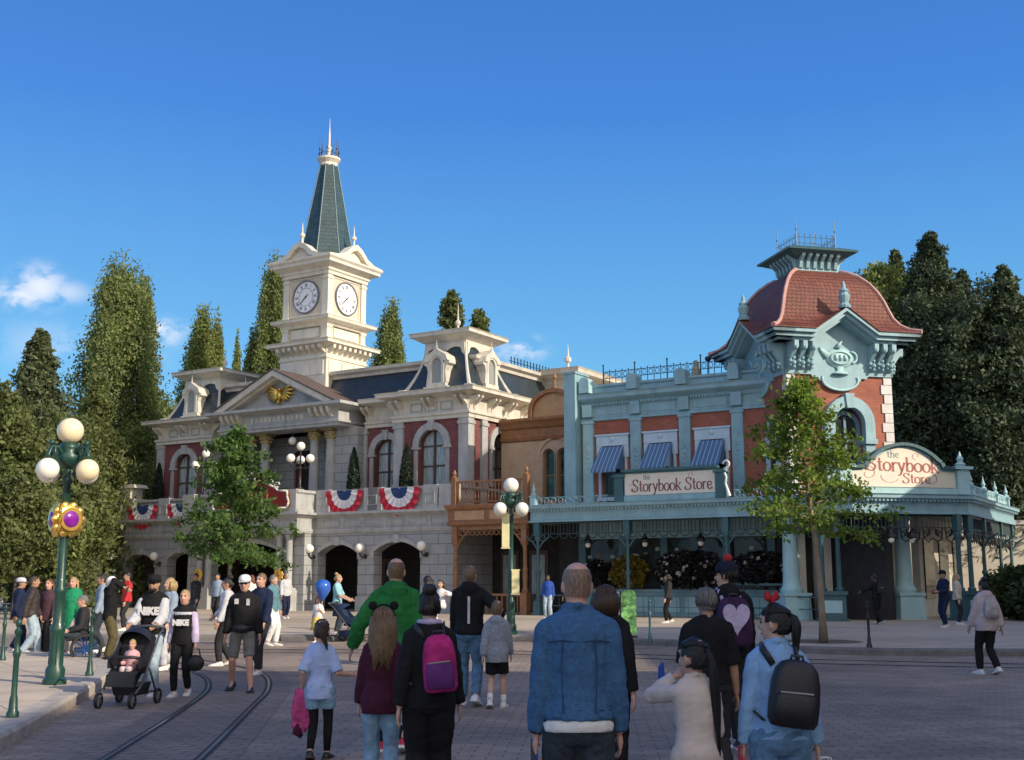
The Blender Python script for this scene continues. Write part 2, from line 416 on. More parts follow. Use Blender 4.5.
# island under the near lamp
sidewalk('pavement', rounded([(-4.55, 4), (-4.95, 11.5), (-5.75, 15.6), (-7.0, 21.6), (-9.3, 25.6), (-30, 26.6), (-30, 4)], [0, 6, 6, 3, 2.5, 0, 0]), slab, kerbm, kw=.3, h=.15)
# tram lane and rails
rail_a = [(-3.2, 4), (-3.55, 8), (-3.85, 11.5), (-4.36, 16.3), (-4.78, 18.9), (-5.6, 21.4), (-7.0, 23.6), (-9.2, 25.9), (-12, 27.9), (-17, 30.3), (-26, 32)]
rail_b = [(-2.2, 4), (-2.62, 8), (-2.95, 11.5), (-3.42, 15.7), (-3.78, 18.6), (-4.5, 21.5), (-5.9, 24.2), (-8.3, 27.0), (-11.6, 29.0), (-16.8, 31.4), (-26, 32.9)]
def cr(pts, n=6):
    P = [Vector(p) for p in pts]; out = []
    for i in range(len(P) - 1):
        a, b, c, d = P[max(i - 1, 0)], P[i], P[i + 1], P[min(i + 2, len(P) - 1)]
        for k in range(n):
            t = k / n; out.append(.5 * ((2 * b) + (c - a) * t + (2 * a - 5 * b + 4 * c - d) * t * t + (3 * b - a - 3 * c + d) * t ** 3))
    out.append(P[-1]); return [tuple(p) for p in out]
def ribbon(mb, path, w0, w1, z):
    a = offset_path(path, w0); b = offset_path(path, w1); n = len(path)
    mb.add([(x, y, z) for x, y in a] + [(x, y, z) for x, y in b], [(i, i + 1, n + i + 1, n + i) for i in range(n - 1)])
ra, rb = cr(rail_a), cr(rail_b)
g = MB(); n = len(ra); g.add([(x, y, .004) for x, y in offset_path(ra, -.35)] + [(x, y, .004) for x, y in offset_path(rb, .35)], [(i, n + i, n + i + 1, i + 1) for i in range(n - 1)])
tag(g.build('road', paving2), kind='structure')
ring_a = cr([(-30, 29.6), (-14, 29.3), (-6, 28.7), (0, 28.2), (6, 25.4), (14, 23.2), (30, 22.5)]); ring_b = cr([(-30, 28.5), (-14, 28.2), (-6, 27.6), (0, 27.0), (5.4, 24.3), (14, 22.1), (30, 21.4)])
g = MB()
for p in (ra, rb, ring_a, ring_b):
    ribbon(g, p, -.018, .018, .012)
tag(g.build('road_rail_steel', steel), kind='structure')
g = MB()
for p in (ra, rb, ring_a, ring_b):
    ribbon(g, p, -.055, .055, .008)
tag(g.build('road_rail_bed', mat('rail_bed', (.035, .032, .032), rough=.8)), kind='structure')
# ------------------------------------------------------------------ building materials
stone = mat('grey_stone', (.395, .40, .395), rough=.75, var=.10, vscale=2.0, bump=.12, bscale=25, dirt=.6)
block = brickmat('stone_blocks', (.35, .36, .362), (.32, .33, .333), (.16, .163, .165), .95, .47, ms=.018, rough=.78, bump=.5, var=.12, dist=.02)
cream = mat('cream_paint', (.60, .565, .485), rough=.6, var=.09, vscale=1.5, bump=.06, dirt=.55)
towerc = mat('tower_cream', (.71, .66, .55), rough=.6, var=.06, vscale=1.5, bump=.06, dirt=.45)
towerp = mat('tower_panel', (.60, .53, .41), rough=.65, var=.08, vscale=2, dirt=.2)
redbrick = brickmat('dark_red_brick', (.185, .040, .045), (.135, .030, .035), (.21, .13, .12), .30, .10, ms=.011, rough=.7, var=.2, bump=.3)
slate = brickmat('navy_slate', (.022, .035, .046), (.032, .047, .057), (.012, .018, .025), .30, .20, ms=.01, rough=.36, bump=.5, var=.25, spec=.6)
slateg = brickmat('green_slate', (.026, .060, .068), (.038, .076, .082), (.014, .032, .038), .34, .22, ms=.012, rough=.42, bump=.6, var=.25, spec=.6)
slated = mat('roof_edge', (.05, .05, .052), rough=.6, var=.15)
windark = glassmat('window_glass', (.035, .05, .055))
curtain = mat('net_curtain', (.30, .34, .35), rough=.25, var=.35, vscale=2.5, stretch=(6, 6, .6), spec=.7, coat=.5)
brownwood = mat('brown_window_wood', (.085, .045, .03), rough=.5, var=.15)
darkin = mat('shaded_interior', (.022, .021, .022), rough=.8, var=.3)  # near-black colour stands in for the shade inside porches and shops
gold = mat('gold_leaf', (.78, .50, .12), rough=.32, metal=.85, var=.12, vscale=6)
goldp = mat('gold_paint', (.70, .43, .08), rough=.4, var=.15)
opal = mat('opal_globe', (.86, .83, .74), rough=.22, var=.02, spec=.6)
opalw = mat('opal_sunlit_globe', (.88, .76, .50), rough=.25, var=.03, spec=.6)  # warm copy of the opal, puts sunlight into the colour of some globes
iron = mat('black_iron', (.02, .022, .024), rough=.4, var=.2)
lampgreen = mat('green_iron', (.012, .055, .040), rough=.4, var=.25, vscale=8, bump=.05, coat=.15)
redp = mat('sign_red', (.24, .025, .02), rough=.45, var=.12)

HX, HY = -11.0, 5.0                    # base of the town hall in street coordinates
hall = thing('town_hall', 'cream and grey stone town hall with a clock tower, pediment and slate mansard roofs', 'town hall', (*wl(HX, HY), 0), TH)
def hb(mb, name, m, parent=None, smooth=False, **k):
    return build_split(mb, name, m, hall, smooth, (-HX, -HY, 0), **k)

# ground floor -------------------------------------------------
GX0, GX1 = -23.8, -0.05
arR = (-3.35, 2.75, .15, 2.98, .46, 's'); arM = (-7.0, 2.55, .15, 2.92, .44, 's')
arA = (-21.2, 2.4, .15, 2.6, .45, 's'); ar2 = (-18.0, 2.0, .15, 2.7, .42, 's'); arC = (-11.2, 4.5, .15, 2.95, .55, 's')
w = MB(); wall_open(w, GX0, -16.6, .1, 4.1, 0, .6, [arA, ar2]); wall_open(w, -8.5, GX1, .1, 4.1, 0, .6, [arR, arM])
w.box(GX1 - .6, GX1, .602, 6.6, .1, 4.1); w.box(GX0, GX0 + .6, .602, 9, .1, 4.1)
hb(w, 'ground_floor_wall', block)
w = MB(); wall_open(w, -16.6, -8.5, .1, 4.1, -.75, -.15, [(-12.4, 5.2, .15, 2.95, .55, 's')]); w.box(-16.6, -16.0, -.148, .6, .1, 4.1); w.box(-9.1, -8.5, -.148, .6, .1, 4.1)
hb(w, 'porch_wall', block)
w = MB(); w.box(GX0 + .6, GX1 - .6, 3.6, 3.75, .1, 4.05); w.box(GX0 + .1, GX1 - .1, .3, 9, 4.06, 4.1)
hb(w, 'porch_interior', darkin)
for cx in (-3.3, -6.9, -12.6, -18, -21.2):
    w = MB(); w.box(cx - .8, cx + .8, 3.5, 3.597, .15, 2.7); dm = hb(w, 'door', brownwood)
    w = MB()
    for sx in (-.4, .4): w.box(cx + sx - .27, cx + sx + .27, 3.47, 3.498, .9, 2.4)
    w.build('pane', windark, dm)
w = MB()
for a in (arA, ar2, arR, arM): arch_ring(w, a[0], a[1], .22, a[3] - .3, a[3], a[4], -.07, .02, 's', key=True)
arch_ring(w, -12.4, 5.2, .25, 2.5, 2.95, .55, -.83, -.73, 's', key=True)
hb(w, 'arch_surround', stone)
# plinths and paired porch columns
w = MB()
for a, b in ((GX0, arA[0] - 1.2), (arA[0] + 1.2, -19.0), (-17.0, -16.6), (-8.3, -8.28), (-5.72, -4.73), (-1.97, GX1)):
    if b - a > .1: w.box(a - .05, b + .05, -.1, -.002, .1, .85)
hb(w, 'plinth', stone)
for cx in (-15.4, -14.75, -9.85, -9.2):
    w = MB(); w.box(cx - .3, cx + .3, -1.35, -.76, .1, 1.15); w.box(cx - .26, cx + .26, -1.31, -.8, 1.152, 1.25)
    w.lathe([(.22, 0), (.22, .08), (.18, .14), (.17, 1.2), (.155, 2.3), (.2, 2.36), (.2, 2.45), (.25, 2.5), (.25, 2.6)], (cx, -1.06, 1.25), 14)
    hb(w, 'column', stone, smooth=True, auto=35)
# frieze, cornice and balcony
path0 = [(GX0, 9), (GX0, 0), (-16.6, 0), (-16.6, -1.35), (-8.5, -1.35), (-8.5, 0), (GX1, 0), (GX1, 6.6)]
w = MB(); w.sweep(path0, [(0, 3.86), (.06, 3.9), (.1, 4.0), (.1, 4.1), (.03, 4.14), (.03, 4.62), (.12, 4.68), (.28, 4.78), (.34, 4.8), (.34, 4.92), (-.5, 4.92)])
hb(w, 'balcony_cornice', stone)
w = MB(); w.box(GX0 + .1, GX1 - .1, .02, 8.9, 4.55, 4.9); w.box(-16.55, -8.55, -1.3, .0, 3.9, 4.9)
hb(w, 'balcony_floor', stone)
w = MB()
def frieze_panels(x0, x1, y, n):
    s = (x1 - x0) / n
    for i in range(n):
        a, b = x0 + s * i + .12, x0 + s * (i + 1) - .12
        for q in ((a, b, 4.2, 4.23), (a, b, 4.52, 4.55), (a, a + .03, 4.23, 4.52), (b - .03, b, 4.23, 4.52)): w.box(q[0], q[1], y - .065, y - .025, q[2], q[3])
frieze_panels(GX0 + .2, -17.0, 0, 5); frieze_panels(-8.1, GX1 - .1, 0, 6); frieze_panels(-16.3, -8.8, -1.35, 6)
hb(w, 'frieze_panel', stone)
w = MB(); w.sweep([(GX0 + .12, 8), (GX0 + .12, .1), (-16.5, .1), (-16.5, -1.25), (-8.6, -1.25), (-8.6, .1), (GX1 - .12, .1), (GX1 - .12, 6.4)],
                 [(.06, 4.92), (.06, 5.08), (0, 5.1), (0, 5.82), (.05, 5.85), (.1, 5.9), (.1, 6.02), (-.22, 6.02), (-.22, 4.92)])
def ped(x, y): w.box(x - .42, x + .42, y - .08, y + .5, 4.925, 6.06)
for x in (GX0 + .55, -22.4, -19.5, -16.9): ped(x, .05)
for x in (-8.05, -5.0, -4.75, -1.45, -.5): ped(x, .05)
for x in (-16.1, -13.9, -9.0): ped(x, -1.3)
for x in (-8.05, -4.9, -1.45, GX0 + .55, -19.5):
    for q in ((x - .28, x + .28, 5.2, 5.24), (x - .28, x + .28, 5.66, 5.7), (x - .28, x - .24, 5.24, 5.66), (x + .24, x + .28, 5.24, 5.66)): w.box(q[0], q[1], -.06, -.028, q[2], q[3])
hb(w, 'balcony_parapet', stone)

# windows ------------------------------------------------------
def arched_window(parent, M, cx, w_, sill, zs, rise, surround=True, th=.34, smat=None, loc=None):
    fr = MB(M); arch_ring(fr, cx, w_ - .16, .08, sill, zs, rise - .08, .22, .34)
    fr.box(cx - w_ / 2, cx + w_ / 2, .22, .34, sill, sill + .1)
    fr.box(cx - .05, cx + .05, .2, .33, sill + .1, zs + rise - .06)
    for z in (sill + (zs - sill) * .5, zs - .02): fr.box(cx - w_ / 2 + .05, cx + w_ / 2 - .05, .225, .325, z - .035, z + .035)
    f = fr.build('window', brownwood, parent, loc=loc)
    p = MB(M); p.prism([(cx - w_ / 2 + .05, sill + .05)] + arch_pts(cx, w_ - .1, zs, rise - .05) + [(cx + w_ / 2 - .05, sill + .05)], .285, .3)
    p.build('pane', curtain, f)
    if surround:
        s = MB(M); arch_ring(s, cx, w_, th, zs - .05, zs, rise, -.1, .15, key=True)
        for sx in (-1, 1):
            x = cx + sx * (w_ / 2 + th / 2)
            s.box(x - th / 2 - .04, x + th / 2 + .04, -.13, .1, zs - .17, zs - .052)
            s.box(x - .11, x + .11, -.06, .1, sill, zs - .172)
            s.box(x - .16, x + .16, -.1, .1, sill, sill + .18)
        s.build('surround', smat or stone, f)
    return f
HL = (-HX, -HY, 0)
# right pavilion
w = MB(); wall_open(w, -4.45, -.15, 4.9, 9.4, 1.2, 1.6, [(-2.25, 1.55, 6.1, 8.08, .78, 'a')])
M90 = face_M((-.15, 1.604), pi / 2)
t = MB(M90); wall_open(t, 0, 4.5, 4.9, 9.4, 0, .35, [(2.45, 1.45, 6.1, 8.08, .74, 'a')]); 
w.v += []; hb(w, 'pavilion_wall', redbrick); hb(t, 'pavilion_wall', redbrick)
arched_window(hall, face_M((0, 1.2), 0), -2.25, 1.55, 6.1, 8.08, .78, loc=HL)
arched_window(hall, M90, 2.45, 1.45, 6.1, 8.08, .74, loc=HL)
# recess between portico and pavilion
w = MB(); wall_open(w, -7.05, -4.45, 4.9, 9.4, 2.1, 2.5, [(-5.75, 1.5, 6.1, 7.98, .72, 'a')]); hb(w, 'recess_wall', redbrick)
arched_window(hall, face_M((0, 2.1), 0), -5.75, 1.5, 6.1, 7.98, .72, loc=HL)
# left pavilion and its recess
w = MB(); wall_open(w, -21.45, -17.3, 4.9, 9.3, 1.2, 1.6, [(-19.35, 1.5, 6.1, 7.9, .75, 'a')]); w.box(-21.45, -21.05, 1.6, 8, 4.9, 9.3); w.box(-17.7, -17.3, 1.6, 4, 4.9, 9.3)
hb(w, 'pavilion_wall', redbrick)
arched_window(hall, face_M((0, 1.2), 0), -19.35, 1.5, 6.1, 7.9, .75, loc=HL)
w = MB(); wall_open(w, -17.3, -15.9, 4.9, 9.3, 2.1, 2.5, []); hb(w, 'recess_wall', redbrick)
# stone pilasters
for (x0, x1, y0, y1) in ((-4.5, -3.95, 1.08, 2.0), (-.62, -.05, 1.08, 1.6), (-.22, -.03, 2.25, 2.75), (-.22, -.03, 5.6, 6.15), (-21.55, -21.0, 1.08, 1.7), (-17.75, -17.2, 1.08, 1.9), (-7.15, -6.95, 1.99, 2.4)):
    w = MB(); w.box(x0, x1, y0, y1, 4.92, 9.3); w.box(x0 - .05, x1 + .05, y0 - .05, y1 + .05, 5.9, 6.25); w.box(x0 - .05, x1 + .05, y0 - .05, y1 + .05, 9.0, 9.15)
    hb(w, 'pilaster', stone)
# pier beside the portico
for (a, b) in ((-8.75, -7.15), (-15.9, -15.0)):
    w = MB(); w.box(a, b, 1.5, 4, 4.92, 9.4); hb(w, 'portico_pier', block)
# portico back wall, doors with drapes
w = MB(); wall_open(w, -15.0, -8.75, 4.9, 9.4, 3.4, 3.8, [(-12.4, 1.5, 5.0, 8.6, 0, 's')]); hb(w, 'portico_wall', block)
w = MB(); w.box(-13.15, -11.65, 3.6, 3.65, 5, 8.6); dr = hb(w, 'balcony_door', darkin)
w = MB()
for sx in (-1, 1):
    pts = [(-12.4 + sx * (.73 - .45 * k / 8), 3.52 + .04 * sin(k * 2.4)) for k in range(9)]
    w.rings([[(x, y, z) for x, y in pts] + [(x, y + .03, z) for x, y in reversed(pts)] for z in (5.05, 8.5)])
w.build('drape', mat('red_drape', (.12, .018, .02), rough=.8, var=.2), dr)
# portico columns with gilded capitals
for cx in (-14.6, -13.5, -10.02, -8.92):
    w = MB(); w.box(cx - .36, cx + .36, 1.14, 1.86, 4.92, 5.9)
    w.lathe([(.34, 0), (.34, .1), (.28, .18), (.27, .3), (.26, 1.4), (.225, 2.85), (.25, 2.9)], (cx, 1.5, 5.9), 16)
    c = hb(w, 'portico_column', stone, smooth=True, auto=35)
    w = MB(); w.lathe([(.24, 0), (.28, .1), (.26, .2), (.36, .42), (.3, .46)], (cx, 1.5, 8.8), 16); w.box(cx - .38, cx + .38, 1.12, 1.88, 9.26, 9.36)
    for k in range(8):
        a = 2 * pi * k / 8; w.sph((cx + .3 * cos(a), 1.5 + .3 * sin(a), 9.1), .085, 6, 4); w.sph((cx + .27 * cos(a + .4), 1.5 + .27 * sin(a + .4), 8.93), .07, 6, 4)
    w.build('capital', mat('worn_gilding', (.42, .34, .17), rough=.5, metal=.3, var=.3, vscale=8), c, smooth=True, auto=40)
# entablatures --------------------------------------------------
def entab(path, z0, zc, top, ov, name):
    w = MB(); H = top - z0
    w.sweep(path, [(-.35, z0), (.1, z0), (.1, z0 + .16), (.18, z0 + .2), (.18, z0 + .3), (.03, z0 + .34), (.03, zc), (.12, zc + .05), (ov * .75, zc + .16), (ov, zc + .2), (ov, top - .08), (ov + .06, top), (-.4, top)])
    return hb(w, name, cream)
def brackets(path, z, h, out, step, pair=True):
    w = MB()
    for i in range(len(path) - 1):
        a, b = Vector(path[i]), Vector(path[i + 1]); L_ = (b - a).length
        if L_ < .8: continue
        t = (b - a) / L_; nrm = Vector((t.y, -t.x)); n = max(1, round(L_ / step))
        for k in range(n + 1):
            s = .25 + (L_ - .5) * k / n
            for d in ((-.17, .17) if pair else (0,)):
                p = a + t * (s + d)
                M = Matrix.Translation((p.x, p.y, 0)) @ Matrix.Rotation(atan2(t.y, t.x), 4, 'Z')
                q = MB(M); q.prism([(.01, z), (-.06, z), (-.1, z + h * .3), (-out * .55, z + h * .55), (-out * .9, z + h * .85), (-out * .9, z + h), (.01, z + h)], -.065, .065, ax='x')
                w.v, w.f, w.mi = (w.v, w.f, w.mi); w.add(q.v, q.f)
    return w
pathR = [(-7.1, 2.1), (-4.5, 2.1), (-4.5, 1.15), (-.1, 1.15), (-.1, 6.3)]
entab(pathR, 9.3, 10.3, 10.72, .72, 'pavilion_cornice')
hb(brackets(pathR, 9.72, .62, .62, 1.9), 'cornice_brackets', cream)
pathL = [(-21.5, 6), (-21.5, 1.15), (-17.25, 1.15), (-17.25, 2.1), (-15.9, 2.1)]
entab(pathL, 9.2, 10.15, 10.55, .72, 'pavilion_cornice')
hb(brackets(pathL, 9.6, .58, .62, 1.9), 'cornice_brackets', cream)
w = MB()
def rail_panels(w, x0, x1, y, n, z0=9.75, z1=10.15):
    s = (x1 - x0) / n
    for i in range(n):
        a, b = x0 + s * i + .1, x0 + s * (i + 1) - .1
        for q in ((a, b, z0, z0 + .03), (a, b, z1 - .03, z1), (a, a + .03, z0 + .03, z1 - .03), (b - .03, b, z0 + .03, z1 - .03)): w.box(q[0], q[1], y - .03, y + .01, q[2], q[3])
rail_panels(w, -3.6, -.9, 1.1, 3); rail_panels(w, -20.7, -18.1, 1.1, 3, 9.62, 10.0)
hb(w, 'cornice_panel', stone)
pathP = [(-16.0, 4), (-16.0, .55), (-7.65, .55), (-7.65, 4)]
w = MB(); w.sweep(pathP, [(-1.4, 9.37), (.05, 9.37), (.05, 9.5), (.12, 9.54), (.12, 9.66), (.02, 9.7), (.02, 10.2), (.1, 10.24), (.5, 10.36), (.62, 10.4), (.62, 10.55), (-.5, 10.55)])
hb(w, 'portico_entablature', stone)
bk = MB()
for x in (-15.6, -15.2, -14.8, -14.4, -9.3, -8.9, -8.5, -8.1):
    bk.prism([(.56, 9.85), (.4, 9.9), (.2, 10.1), (.12, 10.34), (.56, 10.34)], x - .09, x + .09, ax='x')
for x in np.linspace(-13.6, -10.1, 12): bk.box(x - .09, x + .09, .5, .56, 9.85, 10.1)
hb(bk, 'entablature_bracket', cream)
# pediment
px0, px1, pz, pt, pcx = -16.15, -7.5, 10.56, 12.55, -11.82
w = MB(); w.prism([(px0 + .5, pz), (px1 - .5, pz), (pcx, pt - .3)], .8, 6.5); hb(w, 'pediment', stone)
for sx in (-1, 1):
    xe = px0 if sx < 0 else px1
    w = MB(); w.prism([(xe, pz), (pcx, pt - .02), (pcx, pt - .34), (xe - sx * .75, pz)], .05, .8); w.prism([(xe - sx * .75, pz), (pcx, pt - .36), (pcx, pt - .46), (xe - sx * 1.05, pz)], .32, .8)
    k = MB()
    for i in range(14):
        s = (i + .7) / 15; x = xe - sx * .62 + (pcx - xe + sx * .62) * s; z = pz + .02 + (pt - .36 - pz) * s
        w.box(x - .06, x + .06, .18, .34, z - .02, z + .13)
    hb(w, 'raking_cornice', cream); ob = k.build('raking_dentil', cream, hall, loc=(-HX, -HY, 0)); ob['kind'] = 'stuff'
    w = MB(); w.prism([(xe + sx * .08, pz + .02), (pcx, pt + .06), (pcx, pt), (xe, pz - .03)], -.02, 6.5); hb(w, 'pediment_roof', mat('brown_roof_edge', (.10, .075, .065), rough=.7, var=.2))
# gilded spread eagle in the pediment
w = MB(); ez = 11.25
w.sph((pcx, .62, ez - .02), .2, 10, 8, (.8, .6, 1.3)); w.sph((pcx + .05, .58, ez + .3), .1, 8, 6); w.tube([(pcx + .08, .56, ez + .3), (pcx + .2, .55, ez + .27)], [.045, .01], 6)
for sx in (-1, 1):
    for k in range(6):
        a = radians(22 - 15 * k); ln = 1.05 - .10 * k
        w.tube([(pcx + sx * .1, .66, ez + .16 - .03 * k), (pcx + sx * (.1 + ln * .5 * cos(a)), .6, ez + .22 - .03 * k + ln * .5 * sin(a) * 1.1), (pcx + sx * (.12 + ln * cos(a)), .68, ez + .16 - .02 * k + ln * sin(a))], [.09, .11, .03], 6, flat=.5)
w.tube([(pcx, .66, ez - .2), (pcx, .62, ez - .5)], [.12, .18], 8, flat=.4)
hb(w, 'gilded_eagle', gold, smooth=True)
# mansard roofs -------------------------------------------------
def mansard(x0, x1, y0, y1, z0, z1, inset, name, front=True, right=True, capmat=cream, cap=.62, ztop=None):
    w = MB(); n = 6; rs = []
    for k in range(n + 1):
        s = k / n; i = inset * (1 - (1 - s) ** 1.7)
        z = z0 + (z1 - z0) * s
        rs.append([(x0 + i, y0 + i, z), (x1 - i, y0 + i, z), (x1 - i, y1 - i, z), (x0 + i, y1 - i, z)])
    w.rings(rs); ro = hb(w, name, slate)
    for j, (sx, sy) in enumerate(((0, 0), (1, 0), (1, 1), (0, 1))):
        pts = [Vector(rs[k][j]) for k in range(n + 1)]
        tr = MB(); tr.tube(pts, [.13, .1, .085, .075, .07, .07, .07], 6)
        tr.box(pts[0].x - .2, pts[0].x + .2, pts[0].y - .2, pts[0].y + .2, z0 - .02, z0 + .22)
        tr.build('roof_corner_trim', cream, ro)
    # scalloped frieze under the cap
    i = inset; xa, xb, ya, yb = x0 + i, x1 - i, y0 + i, y1 - i
    sc = MB()
    def scal(a, b, fix, ax, d):
        L_ = b - a
        top = z1 + .06; pts = []
        for k in range(33):
            u = k / 32; low = z1 - .42 + .30 * abs(sin(pi * 2 * u)) ** .7 - (.18 if u < .09 or u > .91 else 0)
            pts.append((a + L_ * u, low))
        for (p, q) in zip(pts[:-1], pts[1:]):
            poly = [p, q, (q[0], top), (p[0], top)]
            sc.prism(poly, fix - d, fix + .05, ax=ax) if ax == 'y' else sc.prism(poly, fix - .05, fix + d, ax='x')
    scal(xa, xb, ya, 'y', .12); scal(ya, yb, xb, 'x', .12)
    sc.build('roof_scallop', capmat, ro)
    c = MB(); P = [(xa, yb), (xa, ya), (xb, ya), (xb, yb)]
    c.sweep(P, [(-.05, z1), (.05, z1), (.06, z1 + .18), (.16, z1 + .22), (cap * .8, z1 + .42), (cap, z1 + .46), (cap, z1 + .6), (cap + .06, z1 + .66), (-.2, z1 + .7)], closed=True)
    c.box(xa - .1, xb + .1, ya - .1, yb + .1, z1 + .55, z1 + .69); c.build('roof_cap', capmat, ro)
    return ro
def dormer(ro, M):
    M = M @ Matrix.Scale(1.15, 4) @ Matrix.Diagonal((1.0, .7, 1.15, 1))
    d = MB(M)   # local: x right, y in, base at z 0
    d.box(-.62, .62, -.32, .02, 0, .16); d.box(-.5, .5, -.26, .4, .16, .3)
    arch_ring(d, 0, .52, .13, .3, 1.0, .26, -.24, .5)
    for sx in (-1, 1):
        d.prism([(sx * .39, .3), (sx * .52, .3), (sx * .46, .75), (sx * .52, .95), (sx * .66, 1.02), (sx * .66, 1.12), (sx * .39, 1.12)], -.2, .5)
    d.rings([[(x, -.3, z) for x, z in p] + [(x, .7, z) for x, z in reversed(p)] for p in ([(-.62, 1.12), (-.5, 1.34), (-.24, 1.5), (0, 1.62), (.24, 1.5), (.5, 1.34), (.62, 1.12)],)] * 1, caps=False)
    d.prism([(-.62, 1.12), (-.52, 1.33), (-.25, 1.47), (0, 1.62), (.25, 1.47), (.52, 1.33), (.62, 1.12), (.4, 1.12), (.26, 1.26), (0, 1.34), (-.26, 1.26), (-.4, 1.12)], -.3, .7)
    d.lathe([(.03, 0), (.06, .06), (.03, .12), (.02, .2), (.005, .34)], (0, -.2, 1.6), 8)
    o = d.build('dormer', cream, ro)
    p = MB(M); p.prism([(-.27, .3)] + arch_pts(0, .54, 1.0, .27) + [(.27, .3)], -.1, -.08); p.build('pane', mat('louvre_grey', (.28, .30, .30), rough=.5, var=.2, stretch=(1, 1, 30)), o)
    return o
ro = mansard(-4.3, -.3, 1.55, 5.5, 10.75, 13.2, .8, 'mansard_roof')
dormer(ro, face_M((-2.3, 1.72, 10.8), 0)); dormer(ro, face_M((-.47, 3.5, 10.8), pi / 2))
ro = mansard(-21.6, -17.3, 1.6, 6.0, 10.58, 12.85, .8, 'mansard_roof')
dormer(ro, face_M((-19.5, 1.75, 10.62), 0)); dormer(ro, face_M((-17.45, 3.6, 10.62), pi / 2))
w = MB()
for x, y, z in ((-2.3, 3.4, 13.9), (-19.2, 3.8, 13.54)):
    w.lathe([(.13, 0), (.16, .1), (.07, .18), (.06, .5), (.14, .62), (.14, .74), (.05, .82), (.035, 1.25), (.01, 1.7)], (x, y, z), 8)
hb(w, 'roof_finial', cream)
# main body: lower slate slope with a cap between the pavilions and along the right side
w = MB(); P = [(-21.3, 12), (-21.3, 2.3), (-.35, 2.3), (-.35, 13.5)]
w.sweep(P, [(.35, 10.74), (.0, 10.9), (-.25, 11.4), (-.6, 12.25), (-9, 12.25)]); w.box(-20.6, -1.2, 4.3, 13, 4.9, 12.2); hb(w, 'main_roof', slate)
w = MB(); w.sweep(P, [(-.75, 12.2), (-.5, 12.22), (-.45, 12.36), (-.25, 12.46), (-.2, 12.62), (-.9, 12.66)]); hb(w, 'main_roof_cap', cream)
w = MB(); w.box(-.9, -.15, 6.3, 13.5, .1, 10.6); w.sweep([(-.15, 6.35), (-.15, 13.5)], [(0, 10.2), (.3, 10.4), (.5, 10.5), (.5, 10.72), (-.3, 10.74)]); hb(w, 'side_wall', stone)
w = MB()
for i in range(24):
    y = 5.8 + i * .32; w.box(-.62, -.58, y - .015, y + .015, 12.65, 12.98); w.sph((-.6, y, 13.0), .045, 6, 4)
w.box(-.615, -.585, 5.6, 13.4, 12.78, 12.81); hb(w, 'roof_cresting', iron)
# rear pavilion whose corner shows above the brown shop
w = MB(); w.box(-2.2, .9, 9.6, 14.5, 4, 12.1); hb(w, 'rear_wall', cream)
w = MB(); w.sweep([(-2.2, 14.5), (-2.2, 9.6), (.9, 9.6), (.9, 14.5)], [(0, 11.9), (.1, 12.1), (.14, 12.25), (.5, 12.46), (.75, 12.5), (.78, 12.68), (.84, 12.78), (-1, 12.86)], closed=False); w.box(-2, .8, 9.7, 14.4, 12.6, 12.84); hb(w, 'rear_cornice', cream)
w = MB(); w.lathe([(.18, 0), (.2, .12), (.08, .2), (.08, .42), (.2, .55), (.2, .72), (.07, .82), (.05, 1.1), (.01, 1.5)], (.3, 10.2, 12.84), 8); hb(w, 'roof_finial', cream)

# clock tower ---------------------------------------------------
TX, TY, th_ = -11.75, 3.95, 1.6
sq = lambda h: [(TX - h, TY + h), (TX - h, TY - h), (TX + h, TY - h), (TX + h, TY + h)]
w = MB(); w.box(TX - 1.66, TX + 1.66, TY - 1.66, TY + 1.66, 11, 13.6)
for k in range(4):
    M = Matrix.Translation((TX, TY, 0)) @ Matrix.Rotation(k * pi / 2, 4, 'Z')
    q = MB(M)
    for i in (-1, 0, 1):
        q.box(i * 1.04 - .44, i * 1.04 + .44, -1.71, -1.65, 12.5, 13.28)
    w.add(q.v, q.f)
hb(w, 'tower_base', towerc)
w = MB(); w.sweep(sq(1.66), [(0, 13.35), (.06, 13.4), (.06, 13.5), (.02, 13.55), (.02, 13.95), (.12, 14.0), (.5, 14.12), (.56, 14.15), (.56, 14.28), (.62, 14.36), (-.1, 14.5)], closed=True); hb(w, 'tower_ledge', towerc)
w = MB()
for k in range(4):
    M = Matrix.Translation((TX, TY, 0)) @ Matrix.Rotation(k * pi / 2, 4, 'Z'); q = MB(M)
    for i in range(8):
        x = -1.5 + 3.0 * i / 7; q.prism([(-1.66, 13.62), (-1.78, 13.7), (-2.1, 13.9), (-2.12, 14.08), (-1.66, 14.08)], x - .1, x + .1, ax='x')
    w.add(q.v, q.f)
hb(w, 'tower_bracket', towerc)
w = MB(); w.box(TX - 1.52, TX + 1.52, TY - 1.52, TY + 1.52, 14.4, 18.4); hb(w, 'tower_stage', towerp)
w = MB()
for sx in (-1, 1):
    for sy in (-1, 1):
        x, y = TX + sx * 1.42, TY + sy * 1.42
        for (z0, z1) in ((14.45, 15.4), (15.7, 18.1)):
            w.box(x - .2, x + .2, y - .2, y + .2, z0, z1); w.box(x - .24, x + .24, y - .24, y + .24, z0, z0 + .15); w.box(x - .24, x + .24, y - .24, y + .24, z1 - .3, z1 - .16)
hb(w, 'tower_pilaster', towerc)
w = MB(); w.sweep(sq(1.62), [(0, 15.2), (.06, 15.25), (.1, 15.36), (.42, 15.46), (.46, 15.5), (.46, 15.6), (.5, 15.66), (-.2, 15.76)], closed=True); hb(w, 'tower_ledge', towerc)
w = MB()
